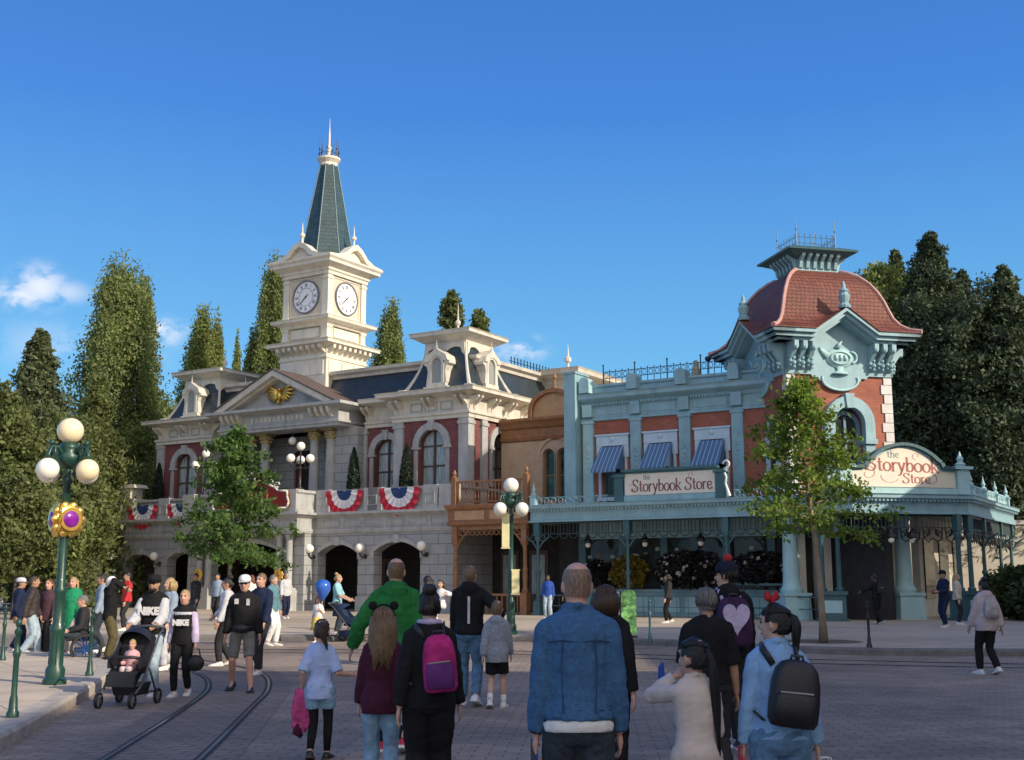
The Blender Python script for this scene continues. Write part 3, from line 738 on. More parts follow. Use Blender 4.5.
for k in range(4):
    M = Matrix.Translation((TX, TY, 0)) @ Matrix.Rotation(k * pi / 2, 4, 'Z'); q = MB(M)
    q.box(-1.0, 1.0, -1.57, -1.5, 14.62, 15.12)
    # square clock panel and small corner frames
    for b in ((-1.16, 1.16, 15.86, 15.92), (-1.16, 1.16, 17.94, 18.0), (-1.16, -1.1, 15.92, 17.94), (1.1, 1.16, 15.92, 17.94)): q.box(b[0], b[1], -1.56, -1.5, b[2], b[3])
    w.add(q.v, q.f)
hb(w, 'tower_panel', towerc)
w = MB(); w.sweep(sq(1.62), [(-.2, 18.05), (.06, 18.06), (.06, 18.22), (.14, 18.28), (.14, 18.4), (.45, 18.56), (.55, 18.6), (.55, 18.74), (.66, 18.86), (.66, 18.95), (-.3, 19.0)], closed=True); hb(w, 'tower_cornice', towerc)
# clock-face gables over the cornice
w = MB(); wi = MB()
for k in range(4):
    M = Matrix.Translation((TX, TY, 0)) @ Matrix.Rotation(k * pi / 2, 4, 'Z'); q = MB(M)
    def gab(z0, xs, yy0, yy1):
        up = [(-2.26, z0), (-1.55, z0 + .08), (-.95, z0 + .3), (-.45, z0 + .74), (0, z0 + .95), (.45, z0 + .74), (.95, z0 + .3), (1.55, z0 + .08), (2.26, z0)]
        lo = [(-2.26, z0 - .1), (-1.3, z0 - .1), (-.8, z0 + .06), (-.38, z0 + .46), (0, z0 + .64), (.38, z0 + .46), (.8, z0 + .06), (1.3, z0 - .1), (2.26, z0 - .1)]
        for i in range(8): q.prism([lo[i], lo[i + 1], up[i + 1], up[i]], yy0, yy1)
    gab(18.98, 0, -2.27, -1.7)
    q.prism([(-1.0, 18.95), (1.0, 18.95), (0, 19.66)], -2.0, -1.5)
    w.add(q.v, q.f)
    q = MB(M); q.lathe([(.12, 0), (.14, .1), (.06, .16), (.06, .4), (.15, .5), (.13, .62), (.04, .7), (.03, 1.0), (.005, 1.3)], (0, -2.0, 19.78), 8); wi.add(q.v, q.f)
hb(w, 'tower_gable', towerc); hb(wi, 'tower_finial', towerc)
def spire():
    w = MB(); rs = []; n = 8
    for z, r in ((18.98, 1.55), (19.5, 1.5), (19.9, 1.42), (20.6, 1.27), (24.9, .50)):
        rs.append([(TX + r * 1.06 * cos(pi / 8 + 2 * pi * i / n), TY + r * 1.06 * sin(pi / 8 + 2 * pi * i / n), z) for i in range(n)])
    w.rings(rs); sp = hb(w, 'spire', slateg)
    t = MB()
    for i in range(n): t.tube([Vector(r[i]) for r in rs[1:]], .035, 5)
    t.build('spire_ridge', mat('spire_trim', (.12, .2, .2), rough=.5), sp)
    c = MB(); c.lathe([(.5, 0), (.52, .1), (.5, .2), (.62, .36), (.66, .4), (.66, .52), (.5, .55)], (TX, TY, 24.85), 16); hb(c, 'spire_collar', towerc)
    k = MB()
    for i in range(12):
        a = 2 * pi * i / 12; x, y = TX + .56 * cos(a), TY + .56 * sin(a); h = .75 if i % 2 else 1.15
        k.tube([(x, y, 25.35), (x, y, 25.35 + h)], [.03, .008], 5); k.sph((x, y, 25.35 + h * .45), .055, 6, 4)
        x2, y2 = TX + .56 * cos(a + .52), TY + .56 * sin(a + .52); k.tube([(x, y, 25.6), (x2, y2, 25.6)], .016, 4)
    hb(k, 'spire_cresting', iron)
    k = MB(); k.lathe([(.2, 0), (.22, .15), (.1, .3), (.1, .6), (.16, .72), (.07, .85), (.05, 1.6), (.02, 2.0), (.01, 2.5)], (TX, TY, 25.3), 8); hb(k, 'spire_finial', towerc)
spire()
# clock faces
clockw = mat('clock_white', (.86, .85, .83), rough=.4, var=.04); clockr = mat('clock_rim', (.13, .14, .18), rough=.4, var=.1)
NUM = ['XII', 'I', 'II', 'III', 'IIII', 'V', 'VI', 'VII', 'VIII', 'IX', 'X', 'XI']
for k in (0, 1, 2, 3):
    M = Matrix.Translation((TX, TY, 16.93)) @ Matrix.Rotation(k * pi / 2, 4, 'Z') @ Matrix.Translation((0, -1.53, 0)) @ Matrix.Rotation(pi / 2, 4, 'X')
    d = MB(M); d.lathe([(.86, 0), (.86, .04), (0, .045)], (0, 0, 0), 40); dial = hb(d, 'clock_face', clockw)
    r = MB(M); n = 48
    r.rings([[(q * cos(2 * pi * i / n), q * sin(2 * pi * i / n), z) for i in range(n)] for q, z in ((.85, .02), (.87, .09), (.93, .09), (.95, 0))], caps=False)
    r.rings([[(q * cos(2 * pi * i / n), q * sin(2 * pi * i / n), z) for i in range(n)] for q, z in ((.49, .045), (.49, .054), (.51, .054), (.51, .045))], caps=False)
    r.build('clock_rim', clockr, dial)
    q = MB(M)
    for h, s in enumerate(NUM):
        a = -2 * pi * h / 12; wd = {'I': .05, 'V': .085, 'X': .085}; tot = sum(wd[c] for c in s); x = -tot / 2
        for c in s:
            cx = x + wd[c] / 2; x += wd[c]
            segs = {'I': [(0, -.095, 0, .095)], 'V': [(-.03, .095, 0, -.095), (.03, .095, 0, -.095)], 'X': [(-.03, -.095, .03, .095), (-.03, .095, .03, -.095)]}[c]
            for x0, y0, x1, y1 in segs:
                p0 = Vector((cx + x0, .665 + y0, .056)); p1 = Vector((cx + x1, .665 + y1, .056)); R_ = Matrix.Rotation(a, 4, 'Z')
                dd = (p1 - p0).normalized(); nn = Vector((-dd.y, dd.x, 0)) * .012
                q.add([R_ @ (p0 - nn), R_ @ (p0 + nn), R_ @ (p1 + nn), R_ @ (p1 - nn)], [(0, 1, 2, 3)])
    q.build('clock_numerals', clockr, dial)
    q = MB(M)
    for ang, ln, wdt in ((-2 * pi * 7.63 / 12, .42, .035), (-2 * pi * 38 / 60, .66, .026)):
        R_ = Matrix.Rotation(ang, 4, 'Z')
        q.add([R_ @ Vector(p) for p in ((-wdt * .7, -.2, .062 + wdt * .1), (wdt * .7, -.2, .062 + wdt * .1), (wdt, ln * .6, .062 + wdt * .1), (0, ln, .062 + wdt * .1), (-wdt, ln * .6, .062 + wdt * .1))], [(0, 1, 2, 3, 4)])
    q.lathe([(.05, 0), (.05, .03), (0, .032)], (0, 0, .05), 10)
    q.build('clock_hands', iron, dial)
# globe lamps on the ground-floor piers
for x, z in ((-8.45, 2.85), (-5.25, 2.85), (-1.6, 2.9), (-23.2, 2.6), (-19.6, 2.6)):
    w = MB(); w.tube([(x, 0, z - .1), (x, -.25, z - .16), (x, -.42, z - .05), (x, -.45, z + .08)], [.05, .035, .03, .05], 6); w.sph((x, -.02, z - .1), .12, 8, 5)
    lo = hb(w, 'wall_lamp', iron)
    w = MB(); w.sph((x, -.45, z + .3), .23, 14, 9); w.build('globe', opal, lo, smooth=True)
# lattice lantern on the left end of the parapet
w = MB(); w.tbox((-22.9, .5), (.85, .45), (.85, .45), 6.0, 6.15); w.tbox((-22.9, .5), (.5, .4), (.62, .42), 6.15, 6.75); w.tbox((-22.9, .5), (.95, .5), (.8, .45), 6.75, 6.95)
for i in range(6): w.box(-23.45 + i * .2, -23.37 + i * .2, .05, .12, 6.2, 6.75)
w.lathe([(.08, 0), (.1, .06), (.03, .12), (.01, .3)], (-22.9, .5, 6.95), 8); hb(w, 'parapet_lantern', cream)
# ------------------------------------------------------------------ lettering drawn as pen strokes
GL = {
 't': (.30, [[(.13, .70), (.13, .14), (.18, .02), (.28, .05)]], [[(.0, .48), (.28, .48)]]),
 'h': (.40, [[(.06, .77), (.06, 0)], [(.07, .33), (.16, .47), (.27, .45), (.31, .32), (.31, 0)]], [[(.0, 0), (.13, 0)], [(.25, 0), (.38, 0)], [(.0, .75), (.07, .77)]]),
 'e': (.38, [[(.33, .38), (.2, .485), (.08, .4), (.04, .24), (.09, .07), (.2, .0), (.34, .09)]], [[(.05, .25), (.33, .29), (.33, .38)]]),
 'S': (.50, [[(.43, .62), (.37, .74), (.23, .78), (.09, .70), (.1, .54), (.27, .40), (.41, .26), (.36, .07), (.2, -.01), (.04, .06), (.0, .2)]], [[(.43, .56), (.45, .78)], [(-.01, .0), (.0, .22)]]),
 'o': (.42, [[(.2, .485), (.07, .4), (.03, .24), (.07, .08), (.2, 0), (.33, .08), (.37, .24), (.33, .4), (.2, .485)]], []),
 'r': (.31, [[(.07, .47), (.07, 0)], [(.08, .33), (.15, .45), (.22, .475), (.28, .43)]], [[(.0, 0), (.15, 0)], [(.0, .46), (.08, .47)]]),
 'y': (.40, [[(.05, .47), (.2, .02)], [(.34, .47), (.2, .02), (.1, -.2), (-.02, -.22)]], [[(.0, .47), (.12, .47)], [(.27, .47), (.4, .47)]]),
 'b': (.42, [[(.07, .78), (.07, 0)], [(.08, .34), (.18, .475), (.31, .42), (.36, .24), (.31, .06), (.19, 0), (.08, .08)]], [[(.0, .76), (.08, .78)]]),
 'k': (.42, [[(.07, .78), (.07, 0)], [(.17, .26), (.36, 0)]], [[(.34, .47), (.08, .2)], [(.0, 0), (.15, 0)], [(.3, 0), (.43, 0)], [(.25, .47), (.4, .47)], [(.0, .76), (.08, .78)]]),
 'C': (.62, [[(.5, .58), (.44, .7), (.3, .74), (.12, .64), (.06, .37), (.12, .1), (.3, 0), (.45, .05), (.52, .18)]], [[(.5, .5), (.52, .72)]]),
 'I': (.26, [[(.1, .74), (.1, 0)]], [[(.0, 0), (.2, 0)], [(.0, .74), (.2, .74)]]),
 'T': (.56, [[(.26, .74), (.26, 0)]], [[(.0, .73), (.52, .73)], [(.15, 0), (.37, 0)], [(.01, .73), (.0, .58)], [(.51, .73), (.52, .58)]]),
 'Y': (.56, [[(.05, .74), (.27, .36)], [(.27, .36), (.27, 0)]], [[(.48, .74), (.27, .36)], [(.16, 0), (.38, 0)]]),
 'H': (.64, [[(.1, .74), (.1, 0)], [(.48, .74), (.48, 0)]], [[(.1, .38), (.48, .38)], [(.0, 0), (.2, 0)], [(.38, 0), (.58, 0)], [(.0, .74), (.2, .74)], [(.38, .74), (.58, .74)]]),
 'A': (.60, [[(.27, .74), (.5, 0)]], [[(.27, .74), (.05, 0)], [(.13, .27), (.41, .27)], [(-.02, 0), (.13, 0)], [(.42, 0), (.58, 0)]]),
 'L': (.52, [[(.1, .74), (.1, 0)]], [[(.0, .74), (.2, .74)], [(.1, .01), (.44, .01)], [(.44, .01), (.46, .16)]]),
}
def stroke(mb, pts, wa, wb, y, smooth=True):
    P = [Vector(p) for p in (cr(pts, 6) if smooth and len(pts) > 2 else pts)]
    n = len(P); A = []; B = []
    for i, p in enumerate(P):
        t = P[min(i + 1, n - 1)] - P[max(i - 1, 0)]
        if t.length < 1e-9: t = Vector((1, 0))
        t.normalize(); w_ = wb + (wa - wb) * abs(t.y)
        nn = Vector((-t.y, t.x)) * (w_ / 2); A.append(p + nn); B.append(p - nn)
    mb.add([(a.x, y, a.y) for a in A] + [(b.x, y, b.y) for b in B], [(i, i + 1, n + i + 1, n + i) for i in range(n - 1)])
def lettering(mb, text, x, z, size, y, wa=.1, wb=.035, sp=.03, slope=0.0, xs=1.0):
    x0 = x
    for c in text:
        if c == ' ': x += .3 * size * xs; continue
        adv, thick, thin = GL[c]
        zz = z + (x - x0) * slope
        for st in thick: stroke(mb, [(x + p[0] * size * xs, zz + p[1] * size + p[0] * size * xs * slope) for p in st], wa * size, wb * size, y)
        for st in thin: stroke(mb, [(x + p[0] * size * xs, zz + p[1] * size + p[0] * size * xs * slope) for p in st], wb * size * 1.2, wb * size * 1.2, y - .002)
        x += (adv + sp) * size * xs
    return x
def text_width(text, size, sp=.03, xs=1.0): return sum((.3 if c == ' ' else GL[c][0] + sp) for c in text) * size * xs
def swirl(mb, c, r0, r1, a0, a1, y, w_):
    n = 22; stroke(mb, [(c[0] + (r0 + (r1 - r0) * k / n) * cos(a0 + (a1 - a0) * k / n), c[1] + (r0 + (r1 - r0) * k / n) * sin(a0 + (a1 - a0) * k / n)) for k in range(n + 1)], w_, w_ * .5, y, False)

# ------------------------------------------------------------------ the store on the corner
teal = mat('teal_paint', (.25, .41, .46), rough=.5, var=.09, vscale=1.6, bump=.05, dirt=.45)
teald = mat('dark_teal_and_shade', (.045, .115, .13), rough=.45, var=.12, vscale=2, dirt=.2)  # dark trim paint; under the canopy its tone stands in for shade
teall = mat('pale_teal_paint', (.36, .56, .58), rough=.5, var=.08, vscale=1.6, dirt=.2)
iceblue = mat('ice_blue_paint', (.48, .60, .68), rough=.5, var=.06)
brick = brickmat('orange_brick', (.39, .115, .068), (.30, .085, .055), (.25, .12, .09), .30, .10, ms=.011, rough=.75, var=.16, bump=.3)
tile = brickmat('clay_tiles', (.21, .068, .042), (.155, .050, .034), (.06, .019, .015), .19, .165, ms=.014, rough=.55, var=.22, bump=.8, dist=.03)
quoin = mat('quoin_white', (.62, .60, .58), rough=.6, var=.1, dirt=.3)
signcream = mat('sign_cream', (.72, .66, .54), rough=.45, var=.05)
letter1 = mat('letter_mauve', (.22, .07, .085), rough=.5, var=.15); letter2 = mat('letter_red', (.34, .10, .085), rough=.5, var=.12); letter3 = mat('letter_sage', (.24, .30, .30), rough=.5)
beige = mat('beige_wall', (.50, .46, .38), rough=.7, var=.1, vscale=1.2, dirt=.3)
shopglass = glassmat('shop_window', (.03, .035, .035), rough=.08)
SX, SY = 12.0, 3.0
store = thing('corner_store', 'teal and orange brick corner store with a red tiled dome roof and a long canopy', 'store', (*wl(SX, SY), 0), TH)
def sb(mb, name, m, smooth=False, loc=True, **k): return build_split(mb, name, m, store, smooth, (-SX, -SY, 0), **k)
WY = 1.0
bays = [7.68, 9.98, 12.33]
w = MB(); wall_open(w, 5.7, 15.0, 4.6, 8.6, WY, WY + .35, [(b, 1.0, 5.2, 7.35, 0, 's') for b in bays]); sb(w, 'upper_wall', brick)
w = MB(); w.box(5.7, 5.75, WY + .36, 12, .1, 10); w.box(5.8, 14.6, WY + .36, 9, 9.0, 9.4); sb(w, 'rear_wall', teald)
for b in bays:
    f = MB(); f.box(b - .5, b - .42, WY + .1, WY + .2, 5.2, 7.35); f.box(b + .42, b + .5, WY + .1, WY + .2, 5.2, 7.35); f.box(b - .42, b + .42, WY + .1, WY + .2, 7.26, 7.35); f.box(b - .42, b + .42, WY + .1, WY + .2, 6.2, 6.28); f.box(b - .42, b + .42, WY + .1, WY + .2, 5.2, 5.3)
    fo = sb(f, 'window', teald)
    p = MB(); p.box(b - .45, b + .45, WY + .15, WY + .17, 5.25, 7.3); p.build('pane', shopglass, fo)
    s = MB(); s.box(b - .78, b - .502, WY - .1, WY + .1, 6.9, 7.42); s.box(b + .502, b + .78, WY - .1, WY + .1, 6.9, 7.42); s.box(b - .78, b + .78, WY - .12, WY + .1, 7.422, 7.86); s.box(b - .84, b + .84, WY - .17, WY + .1, 7.862, 7.94)
    s.box(b - .78, b + .78, WY - .14, WY + .1, 5.02, 5.18); s.sph((b, WY - .13, 7.72), .13, 8, 6, (1, .5, 1)); s.box(b - .70, b - .58, WY - .08, WY + .08, 5.16, 6.95); s.box(b + .58, b + .70, WY - .08, WY + .08, 5.16, 6.95); s.build('surround', iceblue, fo)
awn = bpy.data.materials.new('awning_stripe'); awn.use_nodes = True
_nt = awn.node_tree; _b = _nt.nodes['Principled BSDF']; _tc = _n(_nt, 'ShaderNodeTexCoord'); _sp = _n(_nt, 'ShaderNodeSeparateXYZ'); _nt.links.new(_tc.outputs['Object'], _sp.inputs[0])
_m1 = _n(_nt, 'ShaderNodeMath', operation='MULTIPLY'); _m1.inputs[1].default_value = 5.0; _nt.links.new(_sp.outputs[0], _m1.inputs[0])
_m2 = _n(_nt, 'ShaderNodeMath', operation='FRACT'); _nt.links.new(_m1.outputs[0], _m2.inputs[0])
_cr = _n(_nt, 'ShaderNodeValToRGB'); _cr.color_ramp.interpolation = 'CONSTANT'; _cr.color_ramp.elements[0].color = (.08, .165, .29, 1); _cr.color_ramp.elements[1].color = (.30, .40, .52, 1); _cr.color_ramp.elements[1].position = .78
_nt.links.new(_m2.outputs[0], _cr.inputs[0]); _nt.links.new(_cr.outputs[0], _b.inputs['Base Color']); _b.inputs['Roughness'].default_value = .8
for b in bays:
    a = MB(); hw = .56; zt, zb, pr = 7.38, 6.32, .85
    n = 16; top = [(b - hw + 2 * hw * i / n, WY - .13, zt) for i in range(n + 1)]; bot = [(b - hw - .05 + (2 * hw + .1) * i / n, WY - .13 - pr, zb) for i in range(n + 1)]
    val = [(p[0], p[1] - .005, zb - .10 - .06 * abs(sin(pi * i / 2))) for i, p in enumerate(bot)]
    a.add(top + bot + val, [(i, i + 1, n + 2 + i, n + 1 + i) for i in range(n)] + [(n + 1 + i, n + 2 + i, 2 * n + 3 + i, 2 * n + 2 + i) for i in range(n)])
    a.add([(b - hw, WY - .13, zt), (b - hw - .05, WY - .13 - pr, zb), (b - hw, WY - .13, zb + .0)], [(0, 1, 2)]); a.add([(b + hw, WY - .13, zt), (b + hw + .05, WY - .13 - pr, zb), (b + hw, WY - .13, zb)], [(0, 2, 1)])
    sb(a, 'window_awning', awn)
# frieze, cornice, parapet
pw = [(6.2, 3), (6.2, WY - .02), (15.2, WY - .02)]
w = MB(); w.sweep(pw, [(0, 8.56), (.1, 8.58), (.1, 8.68), (.03, 8.72), (.03, 9.18), (.08, 9.22), (.14, 9.36), (.36, 9.5), (.4, 9.54), (.4, 9.68), (.46, 9.76), (.1, 9.8), (.06, 9.84), (.06, 10.02), (.14, 10.08), (.14, 10.18), (-.4, 10.2)]); sb(w, 'store_cornice', teal)
w = MB()
for a, b in ((6.75, 8.55), (9.1, 10.85), (11.4, 13.2)):
    w.box(a + .15, b - .15, WY - .075, WY - .04, 8.82, 9.1)
    for i in range(14): x = a + (b - a) * (i + .5) / 14; w.box(x - .035, x + .035, WY - .2, WY - .1, 9.24, 9.36)
sb(w, 'frieze_moulding', teal)
for x in (6.5, 8.83, 11.12, 13.47):
    w = MB(); w.box(x - .25, x + .25, WY - .16, WY, 4.7, 8.6); w.box(x - .3, x + .3, WY - .21, WY, 4.7, 5.0); w.box(x - .3, x + .3, WY - .2, WY, 8.45, 8.562); w.box(x - .24, x + .24, WY - .24, WY, 8.75, 9.3); w.box(x - .25, x + .25, WY - .5, WY + .3, 9.802, 10.12)
    w.prism([(x - .24, 10.12), (x + .24, 10.12), (x + .24, 10.3)] + [(x + .24 * cos(a), 10.3 + .2 * sin(a)) for a in np.linspace(.05, pi - .05, 8)] + [(x - .24, 10.3)], WY - .5, WY + .1)
    for k, (dx, zz, r) in enumerate(((0, 7.3, .1), (.08, 7.15, .06), (-.08, 7.15, .06), (0, 6.95, .08), (.05, 6.75, .05), (-.05, 6.75, .05), (0, 6.5, .05))): w.sph((x + dx, WY - .165, zz), r, 7, 5, (1, .4, 1.3))
    sb(w, 'wall_pilaster', teall if x < 6.6 else teal)
w = MB(); w.box(5.58, 6.14, .35, 1.6, 4.7, 10.7); w.box(5.53, 6.19, .3, 1.65, 10.7, 10.8); sb(w, 'party_pilaster', teal)
w = MB()
for i in range(26):
    x = 6.4 + i * .32; big = i % 5 == 0
    w.tube([(x, 2.6, 9.4), (x, 2.6, 11.35 if big else 11.1)], .03 if big else .018, 5); w.sph((x, 2.6, 11.37 if big else 11.12), .05 if big else .03, 6, 4)
for z in (10.4, 10.75, 11.05): w.box(6.4, 14.4, 2.59, 2.61, z - .016, z + .016)
for i in range(25): w.tube([(6.4 + (i + .5) * .32 + .1 * cos(a), 2.6, 10.9 + .12 * sin(a)) for a in np.linspace(0, 2 * pi, 8)], .014, 4)
sb(w, 'roof_railing', iron)
w = MB(); w.box(10.95, 11.3, 2.1, 2.45, 9.4, 10.6); w.lathe([(.17, 0), (.19, .1), (.12, .2), (.14, .4), (.05, .5)], (11.12, 2.27, 10.6), 8); fl = sb(w, 'roof_vent', mat('vent_tan', (.35, .3, .22), rough=.6))
w = MB(); w.tube([(11.7, 2.3, 9.4), (11.7, 2.3, 11.0)], .025, 5); w.sph((11.72, 2.2, 11.1), .15, 8, 6, (1, 1, .8)); sb(w, 'floodlight', iron)
# canopy
CP = [(4.6, .9), (4.6, -1.1), (18.6, -1.1), (22.05, 2.3), (22.05, 12.6)]
w = MB(); w.sweep(CP, [(-.25, 4.08), (.0, 4.08), (.0, 4.14), (-.06, 4.18), (-.06, 4.52), (0, 4.56), (.12, 4.62), (.2, 4.66), (.2, 4.76), (.24, 4.8), (-.4, 4.86)]); sb(w, 'canopy_fascia', teal)
w = MB(); w.prism([(4.75, -.92), (18.52, -.92), (21.88, 2.4), (21.88, 12.5), (19.3, 12.5), (19.3, 1.4), (4.75, 1.4)], 4.2, 4.84, ax='z'); sb(w, 'canopy_roof', teald)
w = MB()
def along(path, step, s0=0.0):
    out = []
    for a, b in zip(path[:-1], path[1:]):
        A, B = Vector(a), Vector(b); L_ = (B - A).length; n = max(1, int(L_ / step)); t = (B - A) / L_
        for k in range(n): out.append((A + t * ((k + .5) * L_ / n), t))
    return out
CPi = offset_path(CP[1:], -.2)
for p, t in along(CPi, .46):
    M = Matrix.Translation((p.x, p.y, 0)) @ Matrix.Rotation(atan2(t.y, t.x), 4, 'Z'); q = MB(M)
    q.box(-.23, .23, -.02, .02, 4.0, 4.1); q.box(-.23, .23, -.02, .02, 3.56, 3.6)
    for x in (-.17, 0, .17): q.tube([(x, 0, 3.6), (x, 0, 4.0)], .02, 4)
    q.tube([(.2 * cos(a), 0, 3.58 - .2 * sin(a)) for a in np.linspace(0, pi, 7)], .022, 4)
    w.add(q.v, q.f)
sb(w, 'canopy_valance', mat('valance_shaded', (.018, .045, .052), rough=.5, var=.15))  # valance colour darkened to stand in for shade under the canopy
w = MB()
for p, t in along(CP[1:], .16):
    M = Matrix.Translation((p.x, p.y, 0)) @ Matrix.Rotation(atan2(t.y, t.x), 4, 'Z'); q = MB(M); q.box(-.04, .04, -.13, .01, 4.545, 4.615); w.add(q.v, q.f)
o = w.build('canopy_dentil', teal, store, loc=(-SX, -SY, 0)); o['kind'] = 'stuff'
def post(x, y, r=.085, ped=False):
    w = MB(); w.box(x - .16, x + .16, y - .16, y + .16, .1, .75); w.lathe([(.14, 0), (.15, .06), (r, .14), (r * .95, 1.1), (r * 1.4, 1.16), (r * 1.4, 1.24), (r * .85, 1.3), (r * .8, 2.5), (r * 1.6, 2.62), (r * 1.7, 2.75)], (x, y, .75), 10)
    w.box(x - .14, x + .14, y - .14, y + .14, 3.5, 4.1)
    for dx, dy in ((1, 0), (-1, 0)):
        w.tube([(x, y, 2.9), (x + dx * .25, y + dy * .25, 3.25), (x + dx * .6, y + dy * .6, 3.5)], [.035, .045, .03], 5); w.tube([(x + dx * (.22 + .13 * cos(a)), y, 3.42 + .13 * sin(a)) for a in np.linspace(0, 5, 8)], .025, 4)
    return sb(w, 'canopy_post', teald)
for x in (4.95, 9.24, 13.54): post(x, -.9)
for x, y in ((21.82, 5.8), (21.82, 9.6), (21.82, 12.3)): post(x, y)
for x, y in ((17.6, -.9), (21.75, 2.3)):
    w = MB(); M = face_M((x, y), radians(22 if x < 20 else 60)); q = MB(M)
    q.box(-.55, .55, -.5, .5, .1, .25); q.box(-.48, .48, -.43, .43, .25, 1.1); q.box(-.55, .55, -.5, .5, 1.1, 1.24); 
    w.add(q.v, q.f); po = sb(w, 'canopy_pedestal', teald)
    q = MB(M); q.box(-.33, .33, -.45, -.432, .45, .9); q.build('pedestal_panel', teall, po)
    q = MB(M)
    for dx in (-.3, .3): q.lathe([(.15, 0), (.16, .08), (.1, .16), (.085, 1.9), (.13, 2.0), (.15, 2.14), (.13, 2.2)], (dx, 0, 1.24), 10); q.box(dx - .13, dx + .13, -.13, .13, 3.44, 4.1)
    q.box(-.6, .6, -.05, .05, 3.5, 3.56)
    q.build('pedestal_column', teald, po, smooth=True, auto=35)
# ironwork and lanterns hanging under the corner of the canopy
w = MB()
for p, t in along(CPi[1:], .8):
    M = Matrix.Translation((p.x, p.y, 0)) @ Matrix.Rotation(atan2(t.y, t.x), 4, 'Z'); q = MB(M)
    for sx in (-1, 1): q.tube([(sx * .4, 0, 3.55), (sx * .36, 0, 3.2), (sx * .2, 0, 3.3), (sx * .12, 0, 3.55)], .03, 5); q.tube([(sx * (.2 + .1 * cos(a)), 0, 3.4 + .1 * sin(a)) for a in np.linspace(0, 5.4, 8)], .025, 4)
    q.tube([(-.4, 0, 3.2), (-.2, 0, 3.05), (0, 0, 3.2), (.2, 0, 3.05), (.4, 0, 3.2)], .025, 5)
    w.add(q.v, q.f)
sb(w, 'canopy_ironwork', iron)
for x, y in ((20.2, .9), (19.6, .2), (21.2, 4.2), (9.5, .2), (12.0, .2), (6.8, .2)):
    w = MB(); w.tube([(x, y, 3.5), (x, y, 4.2)], .015, 4); w.lathe([(.03, 0), (.2, .08), (.2, .14), (.08, .3), (.03, .42)], (x, y, 3.15), 8); lo = sb(w, 'hanging_lantern', iron); w = MB(); w.sph((x, y, 3.12), .12, 8, 6); w.build('lantern_glass', opal, lo, loc=None)
# pinnacles and scrollwork on the canopy roof
def pinn(w, x, y, z, s=1.0):
    w.box(x - .14 * s, x + .14 * s, y - .14 * s, y + .14 * s, z, z + .42 * s); w.box(x - .18 * s, x + .18 * s, y - .18 * s, y + .18 * s, z + .42 * s, z + .48 * s)
    w.lathe([(.13 * s, 0), (.15 * s, .08 * s), (.06 * s, .16 * s), (.1 * s, .26 * s), (.05 * s, .4 * s), (.01, .62 * s)], (x, y, z + .48 * s), 8)
for x, y in ((21.95, 3.3), (21.95, 5.9), (21.95, 8.5), (21.95, 11.1), (4.75, -.9)):
    w = MB(); pinn(w, x, y, 4.8, .9); sb(w, 'canopy_pinnacle', teall)
w = MB()
for a, b in ((3.3, 5.9), (5.9, 8.5), (8.5, 11.1)):
    for k in range(7):
        y = a + .3 + (b - a - .6) * k / 6; w.tube([(21.95, y + .17 * cos(t), 5.05 + .17 * sin(t)) for t in np.linspace(0, 2 * pi, 9)], .025, 4)
    w.box(21.93, 21.97, a, b, 5.24, 5.29); w.box(21.93, 21.97, a, b, 4.82, 4.86)
sb(w, 'canopy_cresting', teall)
w = MB()
for x0, x1 in ((4.9, 8.4), (13.9, 17.8)):
    n = int((x1 - x0) / .34)
    for k in range(n): x = x0 + (k + .5) * (x1 - x0) / n; w.tube([(x + .13 * cos(t), -.95, 4.98 + .13 * sin(t)) for t in np.linspace(0, 2 * pi, 8)], .018, 4)
    w.box(x0, x1, -.96, -.94, 5.12, 5.15); w.box(x0, x1, -.96, -.94, 4.81, 4.84)
sb(w, 'canopy_cresting', teal)
# ground floor shop front
w = MB(); w.box(5.9, 15.2, 1.15, 1.35, .1, 1.15); w.box(5.9, 15.2, 1.05, 1.35, 1.15, 1.25); w.box(5.9, 15.2, 1.12, 1.35, 3.4, 4.25); sb(w, 'shop_front', teal)
w = MB()
for i in range(6):
    x = 6.4 + i * 1.45
    w.box(x + .1, x + 1.3, 1.1, 1.148, .3, 1.0)
sb(w, 'shop_front_panel', teall)
w = MB()
for x in (5.9, 7.85, 9.8, 11.2, 12.6, 14.5): w.box(x, x + .32, 1.04, 1.36, 1.25, 3.4)
sb(w, 'shop_front_pier', teald)  # dark teal puts the canopy shade into the pier colour
w = MB(); w.box(5.9, 15.2, 1.28, 1.3, 1.25, 3.4); sb(w, 'shop_window_pane', shopglass)
R9 = random.Random(4)
for i_ in range(16):
    x = 6.3 + i_ * .53 + R9.uniform(-.1, .1); z = R9.choice((2.55, 2.7, 2.85, 2.4)); hw_, hh = R9.uniform(.08, .2), R9.uniform(.07, .2)
    w = MB(); w.prism([(x - hw_, z), (x + hw_, z + .02), (x + hw_, z + hh), (x - hw_ * .6, z + hh * 1.2), (x - hw_, z + hh * .7)], 1.262, 1.274)
    w.build('window_display', mat('display_%d' % (i_ % 4), [(.40, .37, .32), (.12, .10, .05), (.30, .33, .30), (.16, .05, .04)][i_ % 4], rough=.5, var=.4, vscale=12), store, loc=(-SX, -SY, 0))
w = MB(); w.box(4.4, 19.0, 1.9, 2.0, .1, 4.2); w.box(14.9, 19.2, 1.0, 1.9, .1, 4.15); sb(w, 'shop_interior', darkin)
w = MB(); w.box(4.9, 17.4, -.93, -.89, .98, 1.03); w.box(4.9, 17.4, -.93, -.89, .55, .58)
for i in range(26): x = 5.0 + i * .49; w.tube([(x, -.91, .15), (x, -.91, .98)], .012, 4)
sb(w, 'canopy_railing', teald)
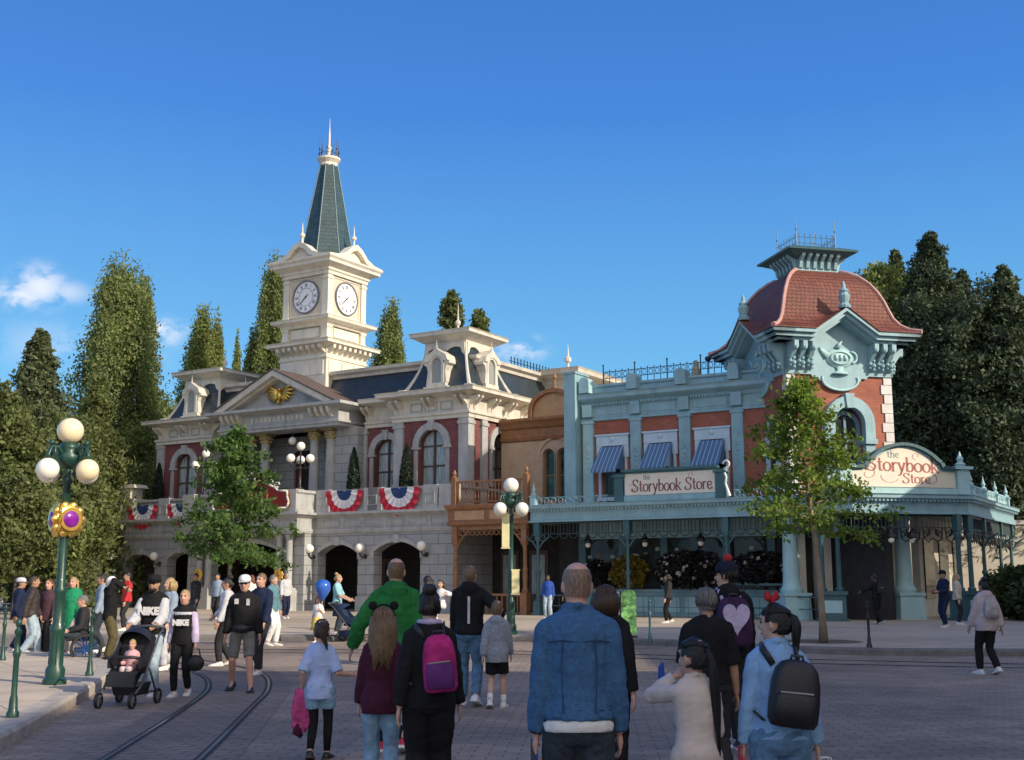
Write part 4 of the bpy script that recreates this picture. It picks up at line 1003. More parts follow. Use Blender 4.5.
# tower -------------------------------------------------------------
TXC, TYC, TH2 = 16.12, 2.60, 2.23
def tb(mb, name, m, smooth=False, parent=None, **k):
    if parent is not None: return mb.build(name, m, parent, smooth, **k)
    vid = build_split(mb, name, m, store, smooth, (TXC - SX, TYC - SY, 0), rot=(0, 0, radians(45)), **k)
    return vid
H = TH2
w = MB(); wall_open(w, -H, H, 4.7, 9.9, -H, -H + .4, [(.25, 1.3, 5.2, 7.7, .66, 'a')])
w.box(-H, -H + .4, -H + .4, H, 4.7, 9.9); w.box(H - .4, H, -H + .4, H, 4.7, 9.9); w.box(-H + .4, H - .4, H - .4, H, 4.7, 9.9); tb(w, 'tower_wall', brick)
w = MB(); arch_ring(w, .25, 1.3, .42, 7.1, 7.7, .66, -H - .3, -H + .1, key=True)
for sx in (-1, 1): w.box(.25 + sx * .86 - .26, .25 + sx * .86 + .26, -H - .36, -H + .1, 6.9, 7.098); w.box(.25 + sx * .86 - .2, .25 + sx * .86 + .2, -H - .25, -H + .1, 5.2, 6.898)
w.box(-.9, 1.4, -H - .4, -H + .1, 5.0, 5.198); tb(w, 'tower_arch', teal)
w = MB(); arch_ring(w, .25, .95, .17, 5.2, 7.6, .48, -H + .12, -H + .3); w.box(.2, .3, -H + .15, -H + .28, 5.2, 8.0); w.box(-.25, .75, -H + .15, -H + .28, 7.0, 7.1); wo = tb(w, 'tower_window', mat('blue_grey_frame', (.13, .21, .30), rough=.45))
w = MB(); w.prism([(-.25, 5.2)] + arch_pts(.25, 1.0, 7.6, .5) + [(.75, 5.2)], -H + .22, -H + .24); w.build('pane', shopglass, wo)
w = MB()
for sx in (-1, 1):
    for i in range(13):
        z = 4.75 + i * .38; d = .42 if i % 2 else .3
        xa, xb = (H - d, H + .05) if sx > 0 else (-H - .05, -H + d)
        w.box(xa, xb, -H - .05, -H + d * .8, z + .01, z + .37)
o = tb(w, 'tower_quoin', quoin)
# left face window of the tower
M = face_M((-H, 0), -pi / 2)
q = MB(M); arch_ring(q, .9, .7, .2, 5.2, 7.5, .35, -.12, .1); tb(q, 'tower_arch', iceblue)
q = MB(M); q.prism([(.55, 5.2)] + arch_pts(.9, .7, 7.5, .35) + [(1.25, 5.2)], -.02, -.004); tb(q, 'tower_side_pane', shopglass)
# frieze with lobed plaque
w = MB()
for k in range(4):
    M = Matrix.Rotation(k * pi / 2, 4, 'Z'); q = MB(M)
    lobe = [(-H - .1, 9.62), (-1.25, 9.62), (-1.15, 9.5), (-.95, 9.52), (-.85, 9.36)] + [(.78 * cos(a), 9.42 + .42 * sin(a)) for a in np.linspace(pi, 2 * pi, 9)] + [(.85, 9.36), (.95, 9.52), (1.15, 9.5), (1.25, 9.62), (H + .1, 9.62)]
    q.prism(lobe + [(H + .1, 11.0), (1.3, 11.0), (.0, 11.95), (-1.3, 11.0), (-H - .1, 11.0)], -H - .1, -H)
    w.add(q.v, q.f)
tb(w, 'tower_frieze', teal)
w = MB()
for k in (0, 3):
    q = MB(Matrix.Rotation(k * pi / 2, 4, 'Z'))
    q.tube([(.78 * cos(a), -H - .12, 9.44 + .42 * sin(a)) for a in np.linspace(pi * .9, pi * 2.1, 14)], .05, 6)
    # oil lamp relief: bowl, spout, handle and foot
    q.sph((0, -H - .1, 10.3), .62, 16, 8, (1, .22, .66)); q.tube([(-.5, -H - .14, 10.35), (-.78, -H - .14, 10.62), (-.85, -H - .14, 10.72)], [.16, .08, .04], 8, flat=.6)
    q.tube([(.55 + .2 * cos(a), -H - .14, 10.35 + .22 * sin(a)) for a in np.linspace(-1.8, 1.9, 9)], .05, 6); q.lathe([(.38, 0), (.3, .06), (.13, .14), (.18, .28)], (0, -H - .14, 9.66), 12, sy=.5)
    q.tube([(-.1, -H - .16, 10.7), (.0, -H - .18, 10.86), (.12, -H - .16, 10.98)], [.1, .07, .03], 6)
    q.tube([(.42 * cos(a), -H - .24, 10.3 + .25 * sin(a)) for a in np.linspace(0, 2 * pi, 16)], .03, 5)
    for x in (-.2, 0, .2): q.box(x - .05, x + .05, -H - .28, -H - .2, 10.2, 10.42)
    w.add(q.v, q.f)
tb(w, 'lamp_relief', teall, smooth=True)
w = MB()
for k in range(4):
    q = MB(Matrix.Rotation(k * pi / 2, 4, 'Z'))
    for x in (-2.1, -1.72, -1.34, 1.34, 1.72, 2.1):
        q.prism([(-H - .1, 9.75), (-H - .22, 9.85), (-H - .3, 10.2), (-H - .52, 10.5), (-H - .7, 10.62), (-H - .7, 10.84), (-H - .1, 10.84)], x - .09, x + .09, ax='x')
        for zz, rr_ in ((9.86, .07), (10.02, .10), (10.22, .08)): q.sph((x + .05, -H - .3, zz), rr_, 7, 5); q.sph((x - .08, -H - .26, zz + .08), rr_ * .8, 7, 5)
        q.sph((x, -H - .64, 10.58), .10, 7, 5)
    w.add(q.v, q.f)
tb(w, 'eave_bracket', teal)
# eaves rising into a gable over each face
E_ = 3.15
w = MB(); wr = MB()
for k in range(4):
    q = MB(Matrix.Rotation(k * pi / 2, 4, 'Z')); r = MB(Matrix.Rotation(k * pi / 2, 4, 'Z'))
    up = [(-E_, 11.28), (-1.35, 11.28), (0, 12.2), (1.35, 11.28), (E_, 11.28)]
    def band(o0, o1, ya, yb, e):
        a = [(-e, 11.28 + o0), (-1.35, 11.28 + o0), (0, 12.2 + o0), (1.35, 11.28 + o0), (e, 11.28 + o0)]
        b = [(-e, 11.28 + o1), (-1.35 - .0, 11.28 + o1), (0, 12.2 + o1), (1.35, 11.28 + o1), (e, 11.28 + o1)]
        for i in range(4): q.prism([b[i], b[i + 1], a[i + 1], a[i]], ya, yb)
    band(0, -.14, -E_, -H, E_); band(-.14, -.3, -E_ + .14, -H, E_ - .14); band(-.3, -.42, -E_ + .34, -H, E_ - .34)
    for i in (1, 2):
        a, b = up[i], up[i + 1]
        yb = -1.6
        r.add([(a[0], -E_ - .05, a[1] + .02), (b[0], -E_ - .05, b[1] + .02), (b[0], yb, b[1] + .02), (a[0], yb, a[1] + .02), (a[0], -E_ - .05, a[1] + .09), (b[0], -E_ - .05, b[1] + .09), (b[0], yb, b[1] + .09), (a[0], yb, a[1] + .09)], [(0, 3, 2, 1), (4, 5, 6, 7), (0, 1, 5, 4), (1, 2, 6, 5), (2, 3, 7, 6), (3, 0, 4, 7)])
    w.add(q.v, q.f); wr.add(r.v, r.f)
tb(w, 'tower_eaves', teal)
w = MB(); prof = [(3.2, 11.285), (3.2, 11.33), (2.86, 11.46), (2.6, 11.68), (2.42, 11.98), (2.3, 12.35), (2.18, 12.75), (2.02, 13.15), (1.8, 13.55), (1.52, 13.88), (1.2, 14.12), (.98, 14.22)]
GZ = 12.22
def dring(r, z, k):
    out = []
    g = max(0.0, 1 - k / 4.5) if z < GZ else 0
    hw = min(1.35, r * .6)
    for q in range(4):
        R_ = Matrix.Rotation(q * pi / 2, 3, 'Z')
        for x, zz in ((-r, z), (-hw, z), (-hw * .5, z + max(0, (GZ - z) * .5)), (0, max(z, GZ)), (hw * .5, z + max(0, (GZ - z) * .5)), (hw, z)):
            out.append(tuple(R_ @ Vector((x, -r, zz))))
    return out
rs = [dring(r, z, k) for k, (r, z) in enumerate(prof)]
w.rings(rs, caps=False); dome = tb(w, 'dome_roof', tile, smooth=True, auto=30)
for j in range(4):
    w = MB(); w.tube([Vector(r[j * 6]) + Vector((0, 0, .02)) for r in rs[1:]], [.1] + [.075] * 10, 6)
    w.build('dome_ridge', mat('pink_ridge', (.50, .28, .24), rough=.6, var=.1), dome)
w = MB()
for k in range(4):
    q = MB(Matrix.Rotation(k * pi / 2, 4, 'Z')); q.lathe([(.24, 0), (.26, .1), (.16, .2), (.2, .34), (.24, .5), (.16, .62), (.2, .7), (.08, .84), (.08, .92), (.02, 1.1)], (0, -E_ + .2, 12.2), 10); w.add(q.v, q.f)
tb(w, 'gable_finial', teal)
w = MB(); w.box(-.9, .9, -.9, .9, 14.1, 14.75); w.box(-.98, .98, -.98, .98, 14.1, 14.26)
for k in range(4):
    q = MB(Matrix.Rotation(k * pi / 2, 4, 'Z'))
    for x in np.linspace(-.78, .78, 6): q.prism([(-.91, 14.28), (-1.0, 14.34), (-1.06, 14.6), (-1.3, 14.8), (-1.3, 14.9), (-.91, 14.9)], x - .07, x + .07, ax='x')
    w.add(q.v, q.f)
tb(w, 'lantern_base', teal)
w = MB(); w.rings([[(-r, -r, z), (r, -r, z), (r, r, z), (-r, r, z)] for r, z in ((.95, 14.72), (1.45, 14.96), (1.54, 14.98), (1.56, 15.06), (1.05, 15.26), (.95, 15.28))]); tb(w, 'lantern_cap', teald)
w = MB()
S4 = [(-.88, -.88), (.88, -.88), (.88, .88), (-.88, .88), (-.88, -.88)]
for p, t in along(S4, .24): w.tube([(p.x, p.y, 15.3), (p.x, p.y, 15.78)], .014, 4); w.sph((p.x, p.y, 15.8), .03, 5, 4)
for z in (15.42, 15.68):
    for a, b in zip(S4[:-1], S4[1:]): w.tube([(a[0], a[1], z), (b[0], b[1], z)], .016, 4)
for x, y in S4[:4]: w.tube([(x, y, 15.28), (x, y, 16.5)], [.03, .012], 5); w.sph((x, y, 16.0), .05, 6, 4)
tb(w, 'lantern_cresting', mat('cresting_blue', (.13, .19, .24), rough=.4))
# scrolled side dormer on the far flank of the tower
w = MB(); w.prism([(2.0, 4.7), (3.05, 4.7), (3.02, 6.6), (2.95, 7.0), (3.0, 7.6), (2.78, 7.8), (2.8, 8.3), (3.0, 8.6), (3.0, 9.0), (2.0, 9.0)], -.5, .1); w.box(1.9, 3.1, -.6, .2, 9.0, 9.12)
for x in (2.45, 2.98): w.tube([(x, -.5, 4.8), (x + .03, -.55, 6.6), (x, -.62, 7.3), (x - .12, -.55, 8.0), (x - .02, -.62, 8.8)], [.1, .09, .13, .08, .12], 6)
tb(w, 'side_dormer', teall)
# ground level of the tower: pale piers, dark doorways, big corner columns
w = MB()
for x in (-H + .2, -.95, .95, H - .2): w.box(x - .28, x + .28, -H, -H + .5, .1, 4.2)
for y in (-.9, .9, H - .3): w.box(H - .5, H, y - .28, y + .28, .1, 4.2)
tb(w, 'tower_pier', beige)
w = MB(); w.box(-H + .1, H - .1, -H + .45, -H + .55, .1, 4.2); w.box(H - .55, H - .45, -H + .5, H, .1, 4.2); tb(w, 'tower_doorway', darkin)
w = MB(); w.box(-H + .05, H, -H - .3, H, 4.2, 4.72); tb(w, 'tower_lintel', teald)
for x, y in ((-H - .1, -H + .1), (H + .1, -H - .1)):
    w = MB(); w.tbox((x, y), (.55, .55), (.5, .5), .1, 1.05); w.box(x - .56, x + .56, y - .56, y + .56, 1.05, 1.16)
    w.lathe([(.42, 0), (.44, .12), (.34, .3), (.32, .5), (.27, 2.7), (.36, 2.85), (.42, 3.02)], (x, y, 1.16), 16); tb(w, 'corner_column', teall, smooth=True, auto=35)
w = MB(); w.box(19.2, 19.5, 4.9, 12.3, .1, 4.2); sb(w, 'side_wall', beige)
w = MB()
for y in (5.6, 8.4, 11.2): w.box(19.5, 19.56, y, y + 1.7, .9, 3.3)
sb(w, 'side_window', shopglass)
# ------------------------------------------------------------------ shop signs
def signtop(w, pts, y0, y1, th=.1):
    for a, b in zip(pts[:-1], pts[1:]):
        d = Vector((b[0] - a[0], b[1] - a[1])); n = Vector((-d.y, d.x)).normalized() * th
        w.prism([a, b, (b[0] + n.x, b[1] + n.y), (a[0] + n.x, a[1] + n.y)], y0, y1)
s1 = thing('shop_sign', 'long cream and teal shop sign lettered the Storybook Store on the canopy below striped awnings', 'sign', (*wl(11.2, -1.0), 4.83), TH, 'shop signs of the corner store')
w = MB(); w.box(-2.0, 2.15, -.06, .1, .05, .98); w.box(-2.0, 2.15, -.1, .12, .0, .22); s1b = w.build('sign_base', teal, s1)
w = MB(); w.box(-1.95, 2.05, -.085, -.06, .24, 1.12); pn = w.build('sign_panel', signcream, s1)
w = MB()
for x in (-2.22, 2.24): w.box(x - .2, x + .2, -.16, .2, 0, 1.0); w.box(x - .27, x + .27, -.22, .26, 1.0, 1.08); w.box(x - .22, x + .22, -.18, .2, 1.08, 1.14)
w.box(-2.02, 2.04, -.12, .14, 1.12, 1.2); w.box(-2.08, 2.1, -.2, .2, 1.2, 1.3); w.build('sign_frame', teald, s1)
w = MB(); w.tube([(2.5, -.1, 1.15), (2.42, -.12, 1.0), (2.5, -.12, .8), (2.46, -.12, .55), (2.54, -.12, .3), (2.6, -.12, .05)], [.1, .06, .05, .05, .06, .09], 7); w.tube([(2.5 + .13 * cos(a), -.1, 1.32 + .13 * sin(a)) for a in np.linspace(-1.6, 3, 9)], .045, 6); w.build('scroll_bracket', mat('white_scroll', (.66, .70, .68), rough=.5), s1)
w = MB(); tw = text_width('Storybook', .56); sz = .56
x1 = lettering(w, 'Storybook', -1.62, .38, .62, -.089, wa=.105, wb=.042, sp=.0, xs=.98); x1 = lettering(w, 'Store', x1 + .16, .38, .62, -.089, wa=.105, wb=.042, sp=.0, xs=.98)
swirl(w, (-1.62, .5), .04, .2, 2.6, 8.6, -.089, .022); swirl(w, (.25, .42), .3, .5, 3.9, 5.4, -.089, .022); swirl(w, (1.0, .95), .05, .14, -.5, 4.6, -.089, .018); swirl(w, (1.82, .4), .04, .13, -2.2, 2.6, -.089, .018)
w.build('sign_lettering', letter1, pn)
w = MB(); lettering(w, 'the', -1.12, .86, .28, -.089, wa=.12, wb=.05); w.build('sign_lettering', letter3, pn)
s2 = thing('shop_sign', 'arched cream shop sign lettered the Storybook Store above the canopy corner beneath the dome tower', 'sign', (*wl(20.1, .5), 4.83), TH + radians(45), 'shop signs of the corner store'); s2.scale = (1.22, 1, .95)
def outline(o=0.0): return [(-1.85 - o, .95 + o), (-1.3 - o, 1.0 + o), (-1.22 - o, 1.22 + o)] + [(-1.1 - o + (2.2 + 2 * o) * k / 14, 1.32 + o + .58 * sin(pi * k / 14) ** .8) for k in range(15)] + [(1.22 + o, 1.22 + o), (1.3 + o, 1.0 + o), (1.85 + o, .95 + o)]
w = MB(); w.prism([(-1.85, .0)] + outline() + [(1.85, .0)], -.02, .16); w.box(-2.0, 2.0, -.14, .2, 0, .22); w.build('sign_base', teall, s2)
w = MB(); w.prism([(-1.75, .26)] + [(x * .95, z - .09) for x, z in outline()] + [(1.75, .26)], -.06, -.021); pn = w.build('sign_panel', signcream, s2)
w = MB(); signtop(w, outline(), -.2, .2, .12); w.build('sign_moulding', teald, s2)
for x in (-2.0, 2.0):
    w = MB(); w.box(x - .2, x + .2, -.18, .2, 0, 1.0); w.box(x - .3, x + .3, -.28, .3, 1.0, 1.12); w.lathe([(.12, 0), (.18, .1), (.08, .2), (.12, .32), (.06, .44), (.01, .62)], (x, 0, 1.12), 8); w.build('sign_pier', teall, s2)
w = MB(); lettering(w, 'Storybook', -1.25, .9, .72, -.064, wa=.105, wb=.042, sp=.0, slope=-.02, xs=.95); lettering(w, 'Store', -.05, .42, .5, -.064, wa=.105, wb=.042, sp=0, xs=1.0)
swirl(w, (-1.25, .78), .06, .34, 2.4, 8.4, -.064, .028); swirl(w, (-.6, .78), .2, .45, 3.5, 5.8, -.064, .026); swirl(w, (.9, .55), .05, .3, -2.6, 1.6, -.064, .026); swirl(w, (.45, 1.5), .04, .16, -1, 4.5, -.064, .02)
w.build('sign_lettering', letter2, pn)
w = MB(); lettering(w, 'the', -.55, 1.42, .36, -.064, wa=.13, wb=.055); w.build('sign_lettering', letter3, pn)
# ------------------------------------------------------------------ narrow brown shop between the two
tan = mat('tan_render', (.50, .36, .245), rough=.7, var=.1, vscale=1.5, dirt=.3); brown = mat('brown_timber', (.27, .125, .052), rough=.5, var=.18, vscale=4, dirt=.25); ochre = mat('ochre_panel', (.46, .28, .14), rough=.55, var=.12)
bs = thing('brown_shop', 'narrow tan and brown shop with a rounded gable and balcony squeezed beside the town hall', 'shop', (*wl(2.6, 4), 0), TH)
def bb(mb, name, m, smooth=False, **k): return build_split(mb, name, m, bs, smooth, (-2.6, -4, 0), **k)
w = MB(); wall_open(w, -.05, 5.68, 4.7, 8.6, 4.0, 4.4, [(2.7, .62, 5.4, 7.55, .31, 'a'), (3.5, .62, 5.4, 7.55, .31, 'a')]); bb(w, 'upper_wall', tan)
for x in (2.7, 3.5):
    w = MB(); arch_ring(w, x, .5, .06, 5.4, 7.55, .25, 4.15, 4.25); w.box(x - .26, x + .26, 4.15, 4.25, 6.55, 6.62); wo = bb(w, 'window', brown); w = MB(); w.prism([(x - .28, 5.4)] + arch_pts(x, .56, 7.55, .28) + [(x + .28, 5.4)], 4.2, 4.22); w.build('pane', glassmat('green_glass', (.03, .09, .07)), wo)
w = MB()
for x in (2.7, 3.5): arch_ring(w, x, .66, .12, 5.3, 7.55, .33, 3.9, 4.05)
arch_ring(w, 3.1, 1.75, .12, 7.3, 7.6, .75, 3.92, 4.05); bb(w, 'window_surround', tan)
w = MB(); w.sweep([(-.05, 3.97), (5.68, 3.97)], [(0, 8.3), (.06, 8.35), (.1, 8.5), (.05, 8.6), (.05, 8.9), (.12, 8.95), (.2, 9.15), (.3, 9.3), (.3, 9.42), (-.3, 9.45)]); bb(w, 'brown_cornice', brown)
w = MB(); w.prism([(1.75, 9.45)] + [(2.95 - 1.2 * cos(a), 9.75 + .85 * sin(a)) for a in np.linspace(0, pi, 13)] + [(4.15, 9.45)], 4.0, 4.5); bb(w, 'gable_panel', ochre)
w = MB(); arch_ring(w, 2.95, 2.3, .2, 9.45, 9.75, .85, 3.8, 4.6)
w.lathe([(.12, 0), (.15, .12), (.06, .2), (.05, .5), (.11, .6), (.09, .72), (.03, .82), (.01, 1.1)], (2.95, 4.1, 10.75), 8); bb(w, 'round_gable', brown)
w = MB(); w.box(-.05, 5.65, 4.42, 12, .1, 9.4); bb(w, 'rear_wall', tan)
# balcony and porch of the brown shop
w = MB(); w.box(.2, 4.3, -.7, 3.99, 4.72, 4.9); w.box(.15, 4.35, -.76, -.55, 4.2, 4.95); w.sweep([(.15, 3.9), (.15, -.76), (4.35, -.76), (4.35, 3.9)], [(0, 4.05), (.06, 4.1), (.06, 4.2), (.02, 4.25), (.02, 4.75), (.1, 4.8), (.16, 4.9), (.16, 5.0), (-.1, 5.02)]); bb(w, 'balcony_floor', brown)
w = MB()
for x0, x1 in ((.5, 2.1), (2.4, 4.0)): w.box(x0, x1, -.8, -.775, 4.3, 4.7)
bb(w, 'balcony_panel', ochre)
w = MB()
for x in (.35, 4.2): w.box(x - .12, x + .12, -.72, -.48, 5.0, 6.2); w.lathe([(.13, 0), (.15, .05), (.06, .12), (.1, .22), (.02, .4)], (x, -.6, 6.2), 8)
w.box(.4, 4.15, -.65, -.55, 5.98, 6.08); w.box(.4, 4.15, -.65, -.55, 5.08, 5.15)
for i in range(20):
    x = .58 + i * .182; w.lathe([(.03, 0), (.045, .15), (.03, .3), (.025, .5), (.04, .7), (.03, .83)], (x, -.6, 5.15), 6)
bb(w, 'balcony_railing', brown)
for x in (.45, 4.12):
    w = MB(); w.box(x - .17, x + .17, -.78, -.44, .1, 1.1); w.lathe([(.15, 0), (.16, .08), (.1, .2), (.12, 1.0), (.09, 1.1), (.09, 2.0), (.15, 2.1), (.15, 2.25)], (x, -.6, 1.1), 10); w.box(x - .14, x + .14, -.74, -.46, 3.3, 4.1)
    sx = 1 if x < 2 else -1
    w.tube([(x, -.6, 2.9), (x + sx * .25, -.6, 3.4), (x + sx * .7, -.6, 3.85)], [.04, .06, .04], 6); w.tube([(x + sx * (.3 + .15 * cos(a)), -.6, 3.75 + .15 * sin(a)) for a in np.linspace(0, 5.2, 9)], .03, 5)
    bb(w, 'porch_post', brown)
w = MB(); w.box(.3, 4.3, -.65, -.55, 3.85, 4.05)
for i in range(14): w.tube([(.55 + i * .26 + .11 * cos(a), -.6, 3.72 + .11 * sin(a)) for a in np.linspace(0, 2 * pi, 8)], .022, 4)
w.box(.6, 4.0, -.64, -.56, .95, 1.05)
for i in range(12): w.box(.75 + i * .27, .8 + i * .27, -.63, -.57, .15, .95)
bb(w, 'porch_fretwork', brown)
w = MB(); w.box(-.04, 5.6, 3.2, 3.4, .1, 4.6); bo = bb(w, 'porch_interior', darkin)
w = MB()
for x in (1.0, 2.6, 4.6): w.box(x - .5, x + .5, 3.12, 3.18, .2, 3.0)
w = build_split(w, 'shop_door', brownwood, bs, False, (-2.6, -4, 0))
w = MB()
for x in (1.0, 2.6): w.box(x - .35, x + .35, 3.08, 3.115, 1.0, 2.8)
bb(w, 'door_pane', curtain)
# ------------------------------------------------------------------ foliage
def leaf_mesh(name, C, S, m, parent, up=None, elong=1.6, seed=0, droop=0.0):
    """many small leaf-shaped faces: C centres (n,3), S sizes (n)"""
    r = np.random.default_rng(seed); n = len(C)
    a = r.normal(size=(n, 3)); 
    if up is not None: a = a * (1, 1, .5) + np.array(up) * 1.2
    a[:, 2] -= droop
    a /= np.linalg.norm(a, axis=1)[:, None] + 1e-9
    b = r.normal(size=(n, 3)); b -= a * (a * b).sum(1)[:, None]; b /= np.linalg.norm(b, axis=1)[:, None] + 1e-9
    s = S[:, None]
    V = np.empty((n, 4, 3)); V[:, 0] = C - a * s * elong * .5; V[:, 1] = C + b * s * .5 + a * s * .1; V[:, 2] = C + a * s * elong * .5; V[:, 3] = C - b * s * .5 + a * s * .1
    nrm = np.cross(a, b); V[:, 1] += nrm * s * .12; V[:, 3] += nrm * s * .12
    me = bpy.data.meshes.new(name); me.vertices.add(4 * n); me.vertices.foreach_set('co', V.reshape(-1).astype(np.float32))
    me.loops.add(4 * n); me.loops.foreach_set('vertex_index', np.arange(4 * n, dtype=np.int32))
    me.polygons.add(n); me.polygons.foreach_set('loop_start', np.arange(0, 4 * n, 4, dtype=np.int32))
    try: me.polygons.foreach_set('loop_total', np.full(n, 4, dtype=np.int32))
    except Exception: pass
    me.materials.append(m); me.update(calc_edges=True); me.validate()
    o = bpy.data.objects.new(name, me); COL.objects.link(o); o.parent = parent; return o
bark = mat('bark', (.085, .065, .05), rough=.9, var=.3, vscale=6, bump=.6, bscale=14, stretch=(1, 1, .3))
barkp = mat('pale_bark', (.27, .20, .14), rough=.85, var=.25, vscale=8, bump=.5, bscale=18, stretch=(1, 1, .3))
LF = {
 'poplar': leafmat('poplar_leaf', (.125, .165, .06), (.245, .275, .105)),
 'olive': leafmat('olive_leaf', (.095, .122, .045), (.19, .21, .08)),
 'pine': leafmat('pine_needle', (.065, .092, .048), (.135, .155, .072), trans=.2),
 'dark': leafmat('shaded_leaf', (.040, .062, .034), (.085, .115, .060), trans=.15),  # shade on the right-hand trees is put into this dark green
 'yellow': leafmat('yellow_leaf', (.15, .195, .06), (.27, .29, .105)),
 'green': leafmat('fresh_leaf', (.045, .095, .025), (.13, .21, .06), trans=.4),
 'spring': leafmat('spring_leaf', (.075, .125, .022), (.23, .30, .06), trans=.45),
 'cypress': leafmat('cypress_leaf', (.010, .022, .014), (.03, .05, .03), trans=.1),
 'bush': leafmat('bush_leaf', (.025, .044, .018), (.085, .115, .045), trans=.2),
}
def zpx(y, D): return CZ + (HZ - y) / F_PX * D / cos(PITCH) * .985
def trunk(parent, h, r, m=bark, lean=(0, 0), limbs=0, lr=1.0, seed=0, z0=0, frac=.95):
    R_ = random.Random(seed); w = MB()
    pts = [(lean[0] * t + .04 * sin(t * 5 + seed) * r * 8, lean[1] * t, z0 + h * frac * t) for t in np.linspace(0, 1, 9)]
    w.tube(pts, [r * (1.25 if k == 0 else 1) * (1 - .85 * k / 8) for k in range(9)], 8)
    for i in range(limbs):
        t = .25 + .65 * i / max(1, limbs); k = int(t * 8); p = Vector(pts[k]); a = R_.uniform(0, 2 * pi); L_ = lr * (1 - t * .6) * R_.uniform(.7, 1.1)
        d = Vector((cos(a), sin(a), R_.uniform(.1, .5)))
        w.tube([p, p + d * L_ * .5 + Vector((0, 0, .05 * L_)), p + d * L_], [r * (1 - t) * .55 + .01, r * .25 * (1 - t) + .01, .008], 5)
    return w.build('trunk', m, parent, smooth=True)
def tree(name, label, cat, xy, h, wid, kind, leaf, n, size, group, seed, base=.05, z0=0.0, lobes=1):
    r = np.random.default_rng(seed); t = thing(name, label, cat, (xy[0], xy[1], z0), r.uniform(0, 6), group)
    R_ = wid / 2; Cs = []
    if kind == 'poplar':
        nc = 330
        hs = base + (1 - base) * r.random(nc) ** .85
        prof = np.interp(hs, [0, .12, .3, .6, .8, .93, 1], [.6, .92, 1, .85, .62, .38, .14])
        ang = r.uniform(0, 2 * pi, nc); rad = prof * R_ * np.sqrt(r.uniform(.2, 1.35, nc)) * (1 + .24 * np.sin(ang * 5 + hs * 7 + seed))
        cc = np.stack([rad * np.cos(ang), rad * np.sin(ang), hs * h], 1); cs = np.stack([np.full(nc, R_ * .115), np.full(nc, R_ * .115), np.full(nc, h * .04) * r.uniform(.5, 1.5, nc)], 1)
    elif kind == 'conifer':
        nb = 170; cc = []; cs = []
        for i in range(nb):
            s = base + (1 - base) * (i / nb) ** .9; a = i * 2.399 + r.uniform(-.3, .3); L_ = R_ * (1 - s) ** .85 * r.choice([.55, .8, 1.0, 1.15, 1.4]) + .12
            for q in np.linspace(.2, 1, 7):
                if r.random() < .12: continue
                cc.append((L_ * q * cos(a), L_ * q * sin(a), s * h + .12 * L_ - .28 * L_ * q * q)); w_ = (.10 + .12 * (1 - abs(q - .6))) * L_ + .06; cs.append((w_, w_, w_ * .35 + .08))
        cc = np.array(cc); cs = np.array(cs); nc = len(cc)
    else:
        nc = 190; d = r.normal(size=(nc, 3)); d /= np.linalg.norm(d, axis=1)[:, None]; rad = r.uniform(.35, 1, nc) ** .6
        cc = d * rad[:, None] * np.array([R_ * .88, R_ * .88, h * (1 - base) * .47]); cc[:, 2] += h * (base + (1 - base) * .5)
        k = 1 + .22 * np.sin(3 * np.arctan2(d[:, 1], d[:, 0]) + 4 * d[:, 2] + seed); cc[:, :2] *= k[:, None]
        cs = np.full((nc, 3), R_ * .17) * (1, 1, .8)
    if kind == 'poplar': n = int(n * 1.5); size *= .74
    per = max(1, n // nc); C = np.repeat(cc, per, 0) + np.clip(r.normal(size=(nc * per, 3)), -1.9, 1.9) * np.repeat(cs, per, 0)
    C[:, 2] = np.maximum(C[:, 2], .05)
    S = size * r.uniform(.6, 1.4, len(C))
    trunk(t, h, max(.08, h * .016), lean=(0, 0), limbs=10, lr=R_ * .7, seed=seed)
    leaf_mesh('crown', C, S, LF[leaf], t, up=(0, 0, 1) if kind == 'poplar' else None, seed=seed + 1, elong=1.7 if kind != 'conifer' else 2.4)
    return t
GL_, GR_ = 'trees behind the town hall', 'trees behind the corner store'
def bg(px, D, ytop, wpx, kind, leaf, n, size, label, group, seed, base=.05, name=None, cat='tree'):
    h = zpx(ytop, D) * {'poplar': .955, 'conifer': .985}.get(kind, 1.06)
    return tree(name or {'poplar': 'poplar_tree', 'conifer': 'conifer_tree'}.get(kind, 'broadleaf_tree'), label, cat, at(px, D), h, wpx / F_PX * D, kind, leaf, n, size, group, seed, base)
bg(24, 60, 326, 120, 'conifer', 'pine', 50400, 0.120, 'ragged olive pine tree at the far edge of the left tree row', GL_, 11)
bg(104, 72, 262, 92, 'poplar', 'poplar', 44625, 0.153, 'tallest broad poplar of the left tree row with two pointed heads', GL_, 12)
bg(128, 74, 281, 46, 'poplar', 'poplar', 23625, 0.153, 'slim poplar pressed against the tallest poplar of the left row', GL_, 13)
bg(88, 66, 375, 96, 'conifer', 'olive', 37800, 0.134, 'dark spreading conifer at the foot of the tallest poplar', GL_, 14)
bg(150, 84, 398, 60, 'broad', 'poplar', 23625, 0.143, 'lower leafy tree filling the gap beside the left slate mansard', GL_, 15)
bg(192, 90, 313, 46, 'poplar', 'yellow', 23625, 0.162, 'round headed light green poplar rising above the left slate mansard', GL_, 16, base=.4)
bg(206, 91, 320, 26, 'poplar', 'yellow', 13125, 0.162, 'narrow light green poplar touching the round headed one above the left mansard', GL_, 17, base=.4)
bg(228, 92, 342, 14, 'poplar', 'yellow', 6562, 0.153, 'tiny poplar tip peeping over the roof between two tall poplars', GL_, 18, base=.5)
bg(263, 84, 258, 46, 'poplar', 'poplar', 28875, 0.153, 'tall slim poplar directly behind the clock tower on its left', GL_, 19, base=.3)
